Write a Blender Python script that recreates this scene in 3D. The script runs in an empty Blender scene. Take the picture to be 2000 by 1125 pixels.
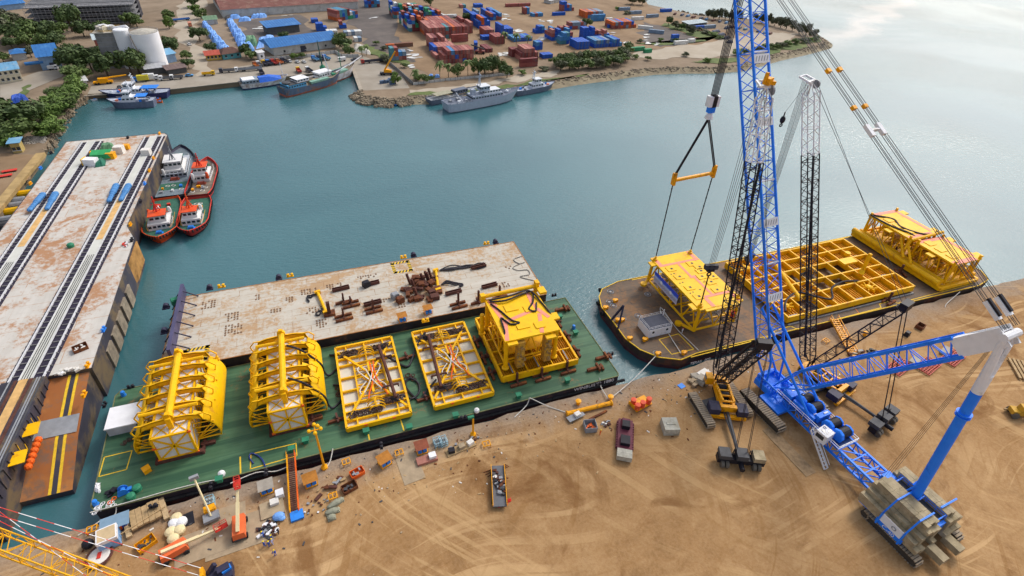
import bpy, math, random
from mathutils import Vector as V, Matrix
R = math.radians
S = bpy.context.scene
C = S.collection

# ---------------------------------------------------------------- camera
CAMZ = 107.5
FOC, CY0 = 1081.95, 502.9                      # focal length and principal row in 2000-px units
_p, _r, _y = R(35.100), R(2.776), R(21.484)
def _axes():
    f = V((0, math.cos(_p), -math.sin(_p))); x = V((1, 0, 0)); u = x.cross(f)
    c, s = math.cos(_r), math.sin(_r)
    rows = [x*c + u*s, u*c - x*s, f]
    Z = Matrix(((math.cos(_y), math.sin(_y), 0), (-math.sin(_y), math.cos(_y), 0), (0, 0, 1)))
    return [Z @ a for a in rows]
AX, AU, AF = _axes()
cam_d = bpy.data.cameras.new("camera"); cam = bpy.data.objects.new("camera", cam_d); C.objects.link(cam)
cam_d.sensor_width = 36.0; cam_d.lens = FOC/2000*36; cam_d.shift_y = -(562.5-CY0)/2000
cam_d.clip_start = 1.0; cam_d.clip_end = 20000
cam.matrix_world = Matrix(((AX.x, AU.x, -AF.x, 0), (AX.y, AU.y, -AF.y, 0), (AX.z, AU.z, -AF.z, CAMZ), (0, 0, 0, 1)))
S.camera = cam

# ---------------------------------------------------------------- light
SUN_AZ, SUN_EL = R(62), R(46)                  # azimuth from +Y towards +X
w = bpy.data.worlds.new("World"); S.world = w; w.use_nodes = True
nt = w.node_tree; bg = nt.nodes['Background']
sky = nt.nodes.new('ShaderNodeTexSky'); sky.sky_type = 'NISHITA'; sky.sun_disc = False
sky.sun_elevation = SUN_EL; sky.sun_rotation = SUN_AZ
sky.air_density = 1.0; sky.dust_density = 4.0; sky.ozone_density = 1.0; sky.altitude = 50
# thin overcast: the blue of the clear sky is washed out towards cloud white
hs = nt.nodes.new('ShaderNodeHueSaturation'); hs.inputs['Saturation'].default_value = 0.52
nt.links.new(sky.outputs[0], hs.inputs['Color']); nt.links.new(hs.outputs[0], bg.inputs[0])
bg.inputs[1].default_value = 0.15
sd = bpy.data.lights.new("sun", 'SUN'); so = bpy.data.objects.new("sun", sd); C.objects.link(so)
sd.energy = 1.15; sd.angle = R(13); sd.color = (1, .95, .87)
sdir = V((math.sin(SUN_AZ)*math.cos(SUN_EL), math.cos(SUN_AZ)*math.cos(SUN_EL), math.sin(SUN_EL)))
so.rotation_euler = sdir.to_track_quat('Z', 'Y').to_euler()
S.view_settings.view_transform = 'Standard'; S.view_settings.look = 'None'
S.view_settings.exposure = 0.38; S.view_settings.gamma = 1
S.render.engine = 'CYCLES'
S.cycles.max_bounces = 6; S.cycles.diffuse_bounces = 3; S.cycles.glossy_bounces = 3

# ---------------------------------------------------------------- helpers
def U(px, py, z=2.5):
    """point of the horizontal plane z seen at photo pixel (px,py)"""
    d = AX*((px-1000)/FOC) - AU*((py-CY0)/FOC) + AF
    t = (z-CAMZ)/d.z
    return V((d.x*t, d.y*t, z))
def ang(a, b): return math.atan2(b[1]-a[1], b[0]-a[0])

class MB:
    def __init__(s): s.v = []; s.f = []
    def add(s, vs, fs):
        n = len(s.v); s.v += [tuple(a) for a in vs]; s.f += [tuple(i+n for i in f) for f in fs]; return s
    def box(s, c, d, rz=0, taper=1.0):
        x, y, z = d[0]/2, d[1]/2, d[2]/2; co, si = math.cos(rz), math.sin(rz); vs = []
        for k in (-1, 1):
            t = taper if k > 0 else 1
            for a, b in ((-1, -1), (1, -1), (1, 1), (-1, 1)):
                u, w_ = a*x*t, b*y*t
                vs.append((c[0]+u*co-w_*si, c[1]+u*si+w_*co, c[2]+k*z))
        return s.add(vs, [(3, 2, 1, 0), (4, 5, 6, 7), (0, 1, 5, 4), (1, 2, 6, 5), (2, 3, 7, 6), (3, 0, 4, 7)])
    def b2(s, x0, x1, y0, y1, z0, z1): return s.box(((x0+x1)/2, (y0+y1)/2, (z0+z1)/2), (x1-x0, y1-y0, z1-z0))
    def bar(s, p, q, w_, h=None, up=(0, 0, 1)):
        p, q = V(p), V(q); d = (q-p)
        if d.length < 1e-6: return s
        d.normalize(); u = V(up)
        if abs(d.dot(u)) > .98: u = V((0, 1, 0))
        a = d.cross(u).normalized(); b = a.cross(d); h = h or w_
        a *= w_/2; b *= h/2
        vs = [p-a-b, p+a-b, p+a+b, p-a+b, q-a-b, q+a-b, q+a+b, q-a+b]
        return s.add(vs, [(0, 1, 2, 3), (7, 6, 5, 4), (0, 4, 5, 1), (1, 5, 6, 2), (2, 6, 7, 3), (3, 7, 4, 0)])
    def tube(s, p, q, r, n=6, r2=None):
        p, q = V(p), V(q); d = q-p
        if d.length < 1e-6: return s
        d.normalize(); u = V((0, 0, 1)) if abs(d.z) < .95 else V((0, 1, 0))
        a = d.cross(u).normalized(); b = a.cross(d); r2 = r if r2 is None else r2; vs = []
        for c, rr in ((p, r), (q, r2)):
            for i in range(n):
                t = 2*math.pi*(i+.5)/n; vs.append(c + (a*math.cos(t) + b*math.sin(t))*rr)
        fs = [(i, (i+1) % n, n+(i+1) % n, n+i) for i in range(n)] + [tuple(range(n))[::-1], tuple(range(n, 2*n))]
        return s.add(vs, fs)
    def path(s, pts, r, n=5):
        for a, b in zip(pts[:-1], pts[1:]): s.tube(a, b, r, n)
        return s
    def prism(s, poly, z0, z1, scale_top=None):
        n = len(poly); vs = [(p[0], p[1], z0) for p in poly]
        if scale_top:
            cx = sum(p[0] for p in poly)/n; cy = sum(p[1] for p in poly)/n
            vs += [(cx+(p[0]-cx)*scale_top, cy+(p[1]-cy)*scale_top, z1) for p in poly]
        else: vs += [(p[0], p[1], z1) for p in poly]
        return s.add(vs, [tuple(range(n))[::-1], tuple(range(n, 2*n))] + [(i, (i+1) % n, n+(i+1) % n, n+i) for i in range(n)])
    def poly(s, pts): return s.add(pts, [tuple(range(len(pts)))])
    def lathe(s, c, prof, n=16, axis=None):
        vs = []; c = V(c)
        a, b, d = V((1, 0, 0)), V((0, 1, 0)), V((0, 0, 1))
        if axis is not None:
            d = V(axis).normalized(); u = V((0, 0, 1)) if abs(d.z) < .95 else V((0, 1, 0))
            a = d.cross(u).normalized(); b = d.cross(a)
        for r, z in prof:
            for i in range(n):
                t = 2*math.pi*i/n; vs.append(c + a*(r*math.cos(t)) + b*(r*math.sin(t)) + d*z)
        fs = []
        for k in range(len(prof)-1):
            for i in range(n): fs.append((k*n+i, k*n+(i+1) % n, (k+1)*n+(i+1) % n, (k+1)*n+i))
        fs += [tuple(range(n))[::-1], tuple(range((len(prof)-1)*n, len(prof)*n))]
        return s.add(vs, fs)
    def torus(s, c, Rr, r, axis=(0, 0, 1), n=14, m=6):
        d = V(axis).normalized(); u = V((0, 0, 1)) if abs(d.z) < .95 else V((0, 1, 0))
        a = d.cross(u).normalized(); b = d.cross(a); c = V(c); vs = []
        for i in range(n):
            t = 2*math.pi*i/n; e = a*math.cos(t)+b*math.sin(t)
            for j in range(m):
                q = 2*math.pi*j/m; vs.append(c + e*(Rr+r*math.cos(q)) + d*(r*math.sin(q)))
        return s.add(vs, [(i*m+j, ((i+1) % n)*m+j, ((i+1) % n)*m+(j+1) % m, i*m+(j+1) % m) for i in range(n) for j in range(m)])
    def sph(s, c, r, n=10, m=6, sq=(1, 1, 1)):
        prof = [(r*math.sin(math.pi*k/m)+1e-4, -r*math.cos(math.pi*k/m)) for k in range(m+1)]
        k0 = len(s.v); s.lathe((0, 0, 0), prof, n)
        for i in range(k0, len(s.v)):
            x = s.v[i]; s.v[i] = (c[0]+x[0]*sq[0], c[1]+x[1]*sq[1], c[2]+x[2]*sq[2])
        return s
    def loft(s, rings, caps=True):
        n = len(rings[0]); vs = [p for r in rings for p in r]; fs = []
        for k in range(len(rings)-1):
            for i in range(n): fs.append((k*n+i, k*n+(i+1) % n, (k+1)*n+(i+1) % n, (k+1)*n+i))
        if caps: fs += [tuple(range(n))[::-1], tuple(range((len(rings)-1)*n, len(rings)*n))]
        return s.add(vs, fs)
    def mesh(s, name, m, smooth=False):
        me = bpy.data.meshes.new(name); me.from_pydata(s.v, [], s.f); me.update()
        me.materials.append(m)
        if smooth:
            for p in me.polygons: p.use_smooth = True
        return me
    def build(s, name, m, parent=None, loc=(0, 0, 0), rz=0, smooth=False, **kw):
        o = bpy.data.objects.new(name, s.mesh(name, m, smooth)); C.objects.link(o)
        o.location = loc; o.rotation_euler = (0, 0, rz)
        if parent is not None: o.parent = parent
        for k, v in kw.items(): o[k] = v
        return o
def each(mb, name, m, parent, loc=(0, 0, 0), limit=100):
    """every loose piece of a shape becomes a part of its own"""
    par = list(range(len(mb.v)))
    def root(i):
        while par[i] != i: par[i] = par[par[i]]; i = par[i]
        return i
    for f in mb.f:
        for j in f[1:]: par[root(j)] = root(f[0])
    gr = {}
    for f in mb.f: gr.setdefault(root(f[0]), []).append(f)
    rest = MB()
    for n, fs in enumerate(gr.values()):
        ids = sorted({i for f in fs for i in f}); mp = {i: k for k, i in enumerate(ids)}; vs = [mb.v[i] for i in ids]; fs = [tuple(mp[i] for i in f) for f in fs]
        (MB() if n < limit else rest).add(vs, fs) if n >= limit else MB().add(vs, fs).build(name, m, parent, loc)
    if rest.v: rest.build(name, m, parent, loc, kind='stuff')
def tag(o, label, cat, group=None, kind=None):
    if label: o['label'] = label
    if cat: o['category'] = cat
    if group: o['group'] = group
    if kind: o['kind'] = kind
    return o
def thing(name, label, cat, loc=(0, 0, 0), rz=0, group=None):
    o = bpy.data.objects.new(name, None); C.objects.link(o); o.empty_display_size = .5
    o.location = loc; o.rotation_euler = (0, 0, rz); return tag(o, label, cat, group)
def struct(o): o['kind'] = 'structure'; return o
def dup(src, loc=None, rz=None, label=None, scale=None):
    """copy a thing with copies of its parts and their sub-parts"""
    r = src.copy(); C.objects.link(r)
    if loc is not None: r.location = loc
    if rz is not None: r.rotation_euler = (0, 0, rz)
    if scale is not None: r.scale = scale if hasattr(scale, '__len__') else (scale,)*3
    if label: r['label'] = label
    for ch in list(src.children):
        c = ch.copy(); C.objects.link(c); c.parent = r
        for g in list(ch.children):
            d = g.copy(); C.objects.link(d); d.parent = c
    return r
ORD = ['first', 'second', 'third', 'fourth', 'fifth', 'sixth', 'seventh', 'eighth', 'ninth', 'tenth', 'eleventh', 'twelfth', 'thirteenth', 'fourteenth', 'fifteenth', 'sixteenth']
def text_mesh(body, size, m, parent, loc, rot, name='lettering'):
    cu = bpy.data.curves.new('t', 'FONT'); cu.body = body; cu.size = size; cu.extrude = .012; cu.align_x = 'CENTER'; cu.align_y = 'CENTER'
    to = bpy.data.objects.new('t', cu); C.objects.link(to); bpy.context.view_layer.update()
    me = bpy.data.meshes.new_from_object(to.evaluated_get(bpy.context.evaluated_depsgraph_get()))
    bpy.data.objects.remove(to); me.materials.clear(); me.materials.append(m)
    o = bpy.data.objects.new(name, me); C.objects.link(o); o.parent = parent; o.location = loc; o.rotation_euler = rot
    return o
def lattice(mb, p, q, w0, d0, side, n, rc, rl, w1=None, d1=None, kind='z', t0=0.0, t1=1.0):
    """four-chord lattice member from p to q; side = horizontal cross axis; w across, d in plane"""
    p, q = V(p), V(q); ax = (q-p).normalized(); a = V(side); a = (a-ax*a.dot(ax)).normalized(); b = ax.cross(a)
    w1 = w0 if w1 is None else w1; d1 = d0 if d1 is None else d1
    def st(t):
        c = p+(q-p)*t; w_ = w0+(w1-w0)*t; d = d0+(d1-d0)*t
        return [c-a*w_/2-b*d/2, c+a*w_/2-b*d/2, c+a*w_/2+b*d/2, c-a*w_/2+b*d/2]
    s0, s1 = st(t0), st(t1)
    for i in range(4): mb.tube(s0[i], s1[i], rc, 5)
    for k in range(n+1):
        s = st(t0+(t1-t0)*k/n)
        if k < n: e = st(t0+(t1-t0)*(k+1)/n)
        for i in range(4):
            j = (i+1) % 4
            if k % 3 == 0: mb.tube(s[i], s[j], rl, 4)
            if k < n: mb.tube(s[i] if k % 2 else s[j], e[j] if k % 2 else e[i], rl, 4)
    return st

# ---------------------------------------------------------------- materials
MATS = {}
def _n(t, ty, **kw):
    n = t.nodes.new(ty)
    for k, v in kw.items():
        if k in n.inputs: n.inputs[k].default_value = v
        else: setattr(n, k, v)
    return n
def ramp(t, fac, stops):
    r = t.nodes.new('ShaderNodeValToRGB'); e = r.color_ramp.elements
    while len(e) < len(stops): e.new(.5)
    for el, (p, c) in zip(e, stops): el.position = p; el.color = c if len(c) == 4 else (*c, 1)
    t.links.new(fac, r.inputs[0]); return r.outputs[0]
def mix(t, fac, a, b, mode='MIX'):
    m = t.nodes.new('ShaderNodeMix'); m.data_type = 'RGBA'; m.blend_type = mode
    for s, v in ((m.inputs[0], fac), (m.inputs[6], a), (m.inputs[7], b)):
        if hasattr(v, 'links'): t.links.new(v, s)
        elif hasattr(v, '__len__'): s.default_value = (*v, 1) if len(v) == 3 else v
        else: s.default_value = v
    return m.outputs[2]
def noise(t, co, scale, detail=4, rough=.6, dist=0):
    n = _n(t, 'ShaderNodeTexNoise', Scale=scale, Detail=detail, Roughness=rough, Distortion=dist)
    t.links.new(co, n.inputs['Vector']); return n.outputs['Fac']
def new_mat(name):
    m = bpy.data.materials.new(name); m.use_nodes = True; t = m.node_tree
    return m, t, t.nodes['Principled BSDF'], t.nodes.new('ShaderNodeTexCoord')
def mat(name, col, rough=.6, metal=0, var=.18, scale=.6, dirt=None, damt=.5, dscale=.25, bump=0, coat=0):
    """painted or weathered surface: tone variation plus an optional second colour in patches"""
    if name in MATS: return MATS[name]
    m, t, b, tc = new_mat(name); co = tc.outputs['Object']
    n1 = noise(t, co, scale, 5)
    lo = tuple(c*(1-var) for c in col); hi = tuple(min(1, c*(1+var)) for c in col)
    c = ramp(t, n1, [(.3, lo), (.7, hi)])
    if dirt:
        n2 = noise(t, co, dscale, 7, .68, .4)
        f = ramp(t, n2, [(.62-damt*.3, (0, 0, 0)), (.72-damt*.2, (1, 1, 1))])
        c = mix(t, f, c, dirt)
    t.links.new(c, b.inputs['Base Color']); b.inputs['Roughness'].default_value = rough; b.inputs['Metallic'].default_value = metal; b.inputs['Specular IOR Level'].default_value = .5 if rough < .3 else .22
    if bump:
        bp = _n(t, 'ShaderNodeBump', Strength=bump, Distance=.1); t.links.new(noise(t, co, scale*8, 4), bp.inputs['Height']); t.links.new(bp.outputs[0], b.inputs['Normal'])
    MATS[name] = m; return m
YEL = mat('yellow_paint', (.84, .455, .002), .5, var=.10, scale=.5, dirt=(.60, .26, .015), damt=.24, dscale=.6)
YEL2 = mat('yellow_deck_paint', (.87, .50, .002), .5, var=.07, scale=.3, dirt=(.72, .36, .02), damt=.22, dscale=.5)
YELK = mat('crane_yellow', (.84, .36, .004), .42, var=.12, scale=.7, dirt=(.35, .15, .02), damt=.2, dscale=.8)
BLU = mat('crane_blue', (.022, .225, 1.0), .45, var=.10, scale=.5, dirt=(.014, .13, .68), damt=.15)
WHT = mat('white_paint', (.78, .78, .80), .5, var=.06, scale=.6, dirt=(.5, .47, .42), damt=.15)
BLK = mat('black_steel', (.018, .017, .024), .5, var=.3)
NAVY = mat('navy_steel', (.035, .034, .065), .55, var=.25, dirt=(.10, .08, .08), damt=.15)
RUST = mat('rust_steel', (.13, .045, .022), .85, var=.35, scale=1.2, dirt=(.26, .09, .025), damt=.4, dscale=.8)
RUSTB = mat('brown_steel', (.10, .04, .03), .8, var=.3, scale=1.0)
GREY = mat('grey_steel', (.28, .29, .31), .55, var=.15)
DGREY = mat('dark_grey_steel', (.07, .07, .075), .6, var=.2)
STEEL = mat('track_steel', (.30, .24, .175), .75, var=.25, scale=1.0, dirt=(.36, .26, .16), damt=.4, dscale=.7)
CONC = mat('concrete', (.40, .36, .30), .85, var=.2, scale=.4, dirt=(.25, .20, .15), damt=.3, bump=.2)
BLOCK = mat('mossy_concrete', (.37, .30, .19), .9, var=.28, scale=.6, dirt=(.26, .21, .12), damt=.35, dscale=.5, bump=.3)
WOOD = mat('timber', (.42, .29, .15), .85, var=.25, scale=1.2)
ORG = mat('orange_paint', (.80, .13, .015), .5, var=.1)
REDP = mat('red_paint', (.62, .045, .03), .5, var=.12)
SALMON = mat('salmon_walkway', (.83, .29, .20), .6, var=.08, scale=.8)
GLASS = mat('dark_glass', (.03, .04, .05), .12, var=.2)
CABLE = mat('grey_cable', (.045, .05, .058), .5, var=.2)
CABLK = mat('black_cable', (.022, .02, .028), .6, var=.2)
ROPE = mat('pale_rope', (.62, .60, .55), .9, var=.15)
RUB = mat('black_rubber', (.02, .02, .022), .8, var=.3)
CREAM = mat('cream_paint', (.74, .62, .36), .5, var=.08)
GRNP = mat('green_paint', (.03, .20, .11), .55, var=.2)
BLUB = mat('bright_blue_paint', (.03, .22, .72), .45, var=.12)
PANEL = mat('pale_panel', (.72, .69, .64), .6, var=.06)
BLUCV = mat('blue_cover', (.07, .22, .48), .7, var=.2, scale=1.0)
GRATE = mat('pale_grating', (.55, .53, .46), .7, var=.12, scale=2)
# ================================================================ setting
def deck_mat(name, base, alt, rust, ramt, plate=(12, 3.2), mortar=None, streak=(.12, 1.2), rough=.8, rsc=.12, wet=None):
    m, t, b, tc = new_mat(name); co = tc.outputs['Object']
    mp = t.nodes.new('ShaderNodeMapping'); mp.inputs['Scale'].default_value = (streak[0], streak[1], .3); t.links.new(co, mp.inputs[0])
    n1 = noise(t, mp.outputs[0], 1.0, 6, .65); n2 = noise(t, co, .35, 6, .6)
    c = ramp(t, n1, [(.32, base), (.68, alt)])
    c = mix(t, .35, c, ramp(t, n2, [(.35, alt), (.65, base)]))
    if wet:
        n5 = noise(t, mp.outputs[0], .5, 4, .6, .8); c = mix(t, ramp(t, n5, [(.44, (0, 0, 0)), (.58, (.8, .8, .8))]), c, wet)
    n3 = noise(t, co, rsc, 9, .7, .5); n4 = noise(t, co, .9, 6, .7)
    f = mix(t, .35, n3, n4)
    c = mix(t, ramp(t, f, [(.60-ramt*.30, (0, 0, 0)), (.67-ramt*.28, (.9, .9, .9))]), c, rust)
    if mortar:
        br = t.nodes.new('ShaderNodeTexBrick'); br.inputs['Scale'].default_value = 1; br.inputs['Brick Width'].default_value = plate[0]; br.inputs['Row Height'].default_value = plate[1]
        br.inputs['Mortar Size'].default_value = .10; br.inputs['Mortar Smooth'].default_value = .5
        br.inputs['Color1'].default_value = (0, 0, 0, 1); br.inputs['Color2'].default_value = (0, 0, 0, 1); br.inputs['Mortar'].default_value = (1, 1, 1, 1)
        t.links.new(co, br.inputs['Vector'])
        mm = t.nodes.new('ShaderNodeMath'); mm.operation = 'MULTIPLY'; t.links.new(br.outputs['Color'], mm.inputs[0])
        t.links.new(ramp(t, n2, [(.38, (.05, .05, .05)), (.6, (.95, .95, .95))]), mm.inputs[1]); c = mix(t, mm.outputs[0], c, mortar)
    t.links.new(c, b.inputs['Base Color']); b.inputs['Roughness'].default_value = rough; b.inputs['Specular IOR Level'].default_value = .25
    bp = _n(t, 'ShaderNodeBump', Strength=.15, Distance=.1); t.links.new(n4, bp.inputs['Height']); t.links.new(bp.outputs[0], b.inputs['Normal'])
    return m

# --- water
def water_mat():
    m, t, b, tc = new_mat('sea_water'); co = tc.outputs['Object']
    big = noise(t, co, .012, 5, .55, .6)
    c = ramp(t, big, [(.3, (.030, .112, .134)), (.7, (.054, .158, .178))])
    # pale silt drawn out in a curved streak off the spit
    sx = t.nodes.new('ShaderNodeSeparateXYZ'); t.links.new(co, sx.inputs[0]); P0, P1 = U(1625, 92, 0), U(1800, -5, 0); dl = (P1-P0).normalized()
    dn = t.nodes.new('ShaderNodeVectorMath'); dn.operation = 'DOT_PRODUCT'; sb = t.nodes.new('ShaderNodeVectorMath'); sb.operation = 'SUBTRACT'; sb.inputs[1].default_value = P0; t.links.new(co, sb.inputs[0]); t.links.new(sb.outputs[0], dn.inputs[0]); dn.inputs[1].default_value = (-dl.y, dl.x, 0)
    wn = t.nodes.new('ShaderNodeMath'); wn.operation = 'MULTIPLY_ADD'; wn.inputs[1].default_value = 90; t.links.new(noise(t, co, .012, 4, .6), wn.inputs[0]); t.links.new(dn.outputs['Value'], wn.inputs[2])
    along = t.nodes.new('ShaderNodeVectorMath'); along.operation = 'DOT_PRODUCT'; t.links.new(sb.outputs[0], along.inputs[0]); along.inputs[1].default_value = dl
    m1 = _n(t, 'ShaderNodeMapRange'); m1.inputs['From Min'].default_value = 0; m1.inputs['From Max'].default_value = 120; t.links.new(wn.outputs[0], m1.inputs[0]); m2 = _n(t, 'ShaderNodeMapRange'); m2.inputs['From Min'].default_value = -20; m2.inputs['From Max'].default_value = 60; t.links.new(along.outputs['Value'], m2.inputs[0])
    mm = t.nodes.new('ShaderNodeMath'); mm.operation = 'MULTIPLY'; t.links.new(ramp(t, m1.outputs[0], [(.28, (0, 0, 0)), (.40, (1, 1, 1)), (.46, (1, 1, 1)), (.62, (0, 0, 0))]), mm.inputs[0]); t.links.new(m2.outputs[0], mm.inputs[1]); c = mix(t, mm.outputs[0], c, (.30, .30, .28))
    t.links.new(c, b.inputs['Base Color']); t.links.new(ramp(t, noise(t, co, .006, 4, .6, 1.0), [(.4, (.10,)*3), (.62, (.24,)*3)]), b.inputs['Roughness']); b.inputs['IOR'].default_value = 1.62
    mp = t.nodes.new('ShaderNodeMapping'); mp.inputs['Rotation'].default_value = (0, 0, R(35)); mp.inputs['Scale'].default_value = (1, 2.2, 1); t.links.new(co, mp.inputs[0])
    r1 = noise(t, mp.outputs[0], .42, 3, .6, .3); r2 = noise(t, mp.outputs[0], 1.5, 3, .6); calm = noise(t, co, .008, 3, .5, .5)
    a = t.nodes.new('ShaderNodeMath'); a.operation = 'MULTIPLY_ADD'; a.inputs[1].default_value = .35; t.links.new(r2, a.inputs[0]); t.links.new(r1, a.inputs[2])
    bp = _n(t, 'ShaderNodeBump', Distance=.55); t.links.new(a.outputs[0], bp.inputs['Height'])
    st = ramp(t, calm, [(.38, (.14, .14, .14)), (.62, (.42, .42, .42))]); t.links.new(st, bp.inputs['Strength'])
    t.links.new(bp.outputs[0], b.inputs['Normal']); return m
struct(MB().poly([(-4000, -60, 0), (6000, -60, 0), (6000, 7000, 0), (-4000, 7000, 0)]).build('water', water_mat()))

# --- near quay: sandy yard
def sand_mat():
    m, t, b, tc = new_mat('sandy_ground'); co = tc.outputs['Object']
    n1 = noise(t, co, .028, 9, .62, 1.2); n2 = noise(t, co, .16, 9, .68, .6); n3 = noise(t, co, 1.6, 6, .72)
    c = ramp(t, n1, [(.34, (.225, .112, .036)), (.47, (.345, .19, .076)), (.60, (.43, .262, .12))])
    c = mix(t, .5, c, ramp(t, n2, [(.34, (.18, .085, .028)), (.5, (.345, .19, .078)), (.66, (.48, .30, .145))]))
    c = mix(t, .22, c, ramp(t, n3, [(.3, (.22, .12, .05)), (.7, (.62, .45, .27))]))
    # wheel tracks: noise drawn out along the way the machines drive, bent by a slow warp
    wp = _n(t, 'ShaderNodeTexNoise', Scale=.012, Detail=1); t.links.new(co, wp.inputs['Vector'])
    va = t.nodes.new('ShaderNodeVectorMath'); va.operation = 'MULTIPLY_ADD'; va.inputs[1].default_value = (60, 60, 0); t.links.new(wp.outputs['Color'], va.inputs[0]); t.links.new(co, va.inputs[2])
    for rot, sc, lo, col, amt in ((0, .55, .54, (.54, .35, .175), .8), (-8, .9, .56, (.27, .14, .05), .4), (48, .6, .57, (.51, .33, .16), .6), (-42, .7, .58, (.25, .125, .042), .42), (78, .8, .60, (.28, .15, .055), .3)):
        mr_ = t.nodes.new('ShaderNodeMapping'); mr_.inputs['Rotation'].default_value = (0, 0, R(rot)); t.links.new(va.outputs[0], mr_.inputs[0])
        mp = t.nodes.new('ShaderNodeMapping'); mp.inputs['Scale'].default_value = (.018, sc, 1); mp.inputs['Location'].default_value = (rot*.37, rot, 0); t.links.new(mr_.outputs[0], mp.inputs[0])
        st = noise(t, mp.outputs[0], 1.0, 3, .5); pt = noise(t, mr_.outputs[0], .03, 3, .6)
        fm = t.nodes.new('ShaderNodeMath'); fm.operation = 'MULTIPLY'; t.links.new(ramp(t, st, [(lo, (0, 0, 0)), (lo+.05, (1, 1, 1))]), fm.inputs[0]); t.links.new(ramp(t, pt, [(.46, (0, 0, 0)), (.58, (amt, amt, amt))]), fm.inputs[1]); c = mix(t, fm.outputs[0], c, col)
    # dark damp earth in irregular patches
    dp = noise(t, co, .05, 8, .66, .9); c = mix(t, ramp(t, dp, [(.56, (0, 0, 0)), (.66, (.75, .75, .75))]), c, (.185, .085, .03))
    # grey concrete-dust strip along the quay edge, fading inland
    sx = t.nodes.new('ShaderNodeSeparateXYZ'); t.links.new(co, sx.inputs[0])
    ad = t.nodes.new('ShaderNodeMath'); ad.operation = 'MULTIPLY_ADD'; ad.inputs[1].default_value = 16; t.links.new(n2, ad.inputs[0]); t.links.new(sx.outputs['Y'], ad.inputs[2])
    mr = _n(t, 'ShaderNodeMapRange'); mr.inputs['From Min'].default_value = 79; mr.inputs['From Max'].default_value = 87; t.links.new(ad.outputs[0], mr.inputs[0])
    m8 = t.nodes.new('ShaderNodeMath'); m8.operation = 'MULTIPLY'; m8.inputs[1].default_value = .85; t.links.new(mr.outputs[0], m8.inputs[0])
    c = mix(t, m8.outputs[0], c, ramp(t, n3, [(.3, (.20, .155, .12)), (.7, (.37, .30, .235))]))
    t.links.new(c, b.inputs['Base Color']); b.inputs['Roughness'].default_value = .95; b.inputs['Specular IOR Level'].default_value = .08
    bp = _n(t, 'ShaderNodeBump', Strength=.6, Distance=.3); t.links.new(mix(t, .4, n2, n3), bp.inputs['Height']); t.links.new(bp.outputs[0], b.inputs['Normal'])
    return m
SAND = sand_mat()
g = MB(); xs = [-1500, -140, -72]+[i*4-68 for i in range(75)]+[260, 400, 1500]
rnd = random.Random(3); edge = [(x, 79.0+(rnd.uniform(-.5, .4) if -80 < x < 300 else 0)) for x in xs]
g.poly([(x, y, 2.5) for x, y in edge][::-1]+[(-1500, -1500, 2.5), (1500, -1500, 2.5)])
for (a, b_) in zip(edge[:-1], edge[1:]): g.poly([(a[0], a[1], 2.5), (b_[0], b_[1], 2.5), (b_[0], b_[1], -3), (a[0], a[1], -3)])
struct(g.build('ground', SAND))
# beach at the right end of the quay, where the sand runs out into the water
bp = [U(1925, 560, 2.54), U(1950, 562, 2.4), U(1975, 551, 1.6), U(2010, 541, .9), U(2080, 520, .4), U(2300, 500, -.4), U(2400, 560, 2.45)]
struct(MB().poly(bp).build('beach', mat('beach_sand', (.44, .31, .19), .95, var=.2, scale=.3, bump=.2)))

# concrete slabs and planks let into the yard
SLZ = [2.52]
def slab(px, py, L, Wd, rz, m, name='ground_slab'):
    SLZ[0] += .012; z = SLZ[0]
    return struct(MB().box((0, 0, 0), (L, Wd, .06)).build(name, m, None, U(px, py, z), rz))
SLAB = mat('dusty_slab', (.38, .29, .19), .95, var=.18, scale=.5)
MATW = mat('timber_mat', (.33, .22, .12), .95, var=.3, scale=.8)
slab(447, 1010, 6, 5, .05, SLAB); slab(470, 1040, 12, 7, .06, SLAB); slab(800, 910, 4.5, 8, .1, SLAB)
slab(400, 1060, 10, 6, .1, SLAB); slab(1540, 880, 3, 13, .06, MATW)

# --- far land
def far_mat(name, a, b_, c_, sc=.02, sc2=.12):
    m, t, b, tc = new_mat(name); co = tc.outputs['Object']
    n1 = noise(t, co, sc, 7, .62, .4); n2 = noise(t, co, sc2, 6, .65, .2)
    c = ramp(t, n1, [(.32, a), (.52, b_), (.70, c_)]); c = mix(t, .4, c, ramp(t, n2, [(.3, a), (.5, b_), (.72, c_)]))
    t.links.new(c, b.inputs['Base Color']); b.inputs['Roughness'].default_value = .95; return m
FAR = far_mat('far_ground', (.14, .10, .06), (.235, .17, .11), (.33, .255, .18))
coast = [(-260, 700), (0, 415), (83, 302), (86, 292), (95, 272), (112, 245), (125, 222), (150, 197), (165, 189), (171, 184), (250, 179), (331, 175), (468, 160), (560, 150), (689, 134),
         (704, 177), (712, 186), (735, 192), (770, 194), (798, 188), (850, 187), (899, 184), (955, 178), (1017, 170), (1065, 161), (1113, 153), (1150, 148), (1185, 144), (1225, 138), (1270, 133), (1330, 131), (1390, 131), (1441, 127), (1510, 108), (1566, 96), (1609, 85), (1612, 79),
         (1600, 70), (1577, 54), (1545, 47), (1505, 38), (1430, 36), (1363, 30), (1318, 20), (1267, 9), (1240, -12), (1200, -40), (1100, -70), (900, -100), (500, -120)]
CP = [U(x, y, 2.5) for x, y in coast]
far_poly = CP + [V((-3000, 3000, 2.5)), V((-3000, 300, 2.5))]
g = MB().poly(far_poly)
for a, b_ in zip(CP[:-1], CP[1:]): g.poly([a, (a.x, a.y, -2), (b_.x, b_.y, -2), b_])
struct(g.build('far_ground', FAR))
zl = [2.5]
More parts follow.
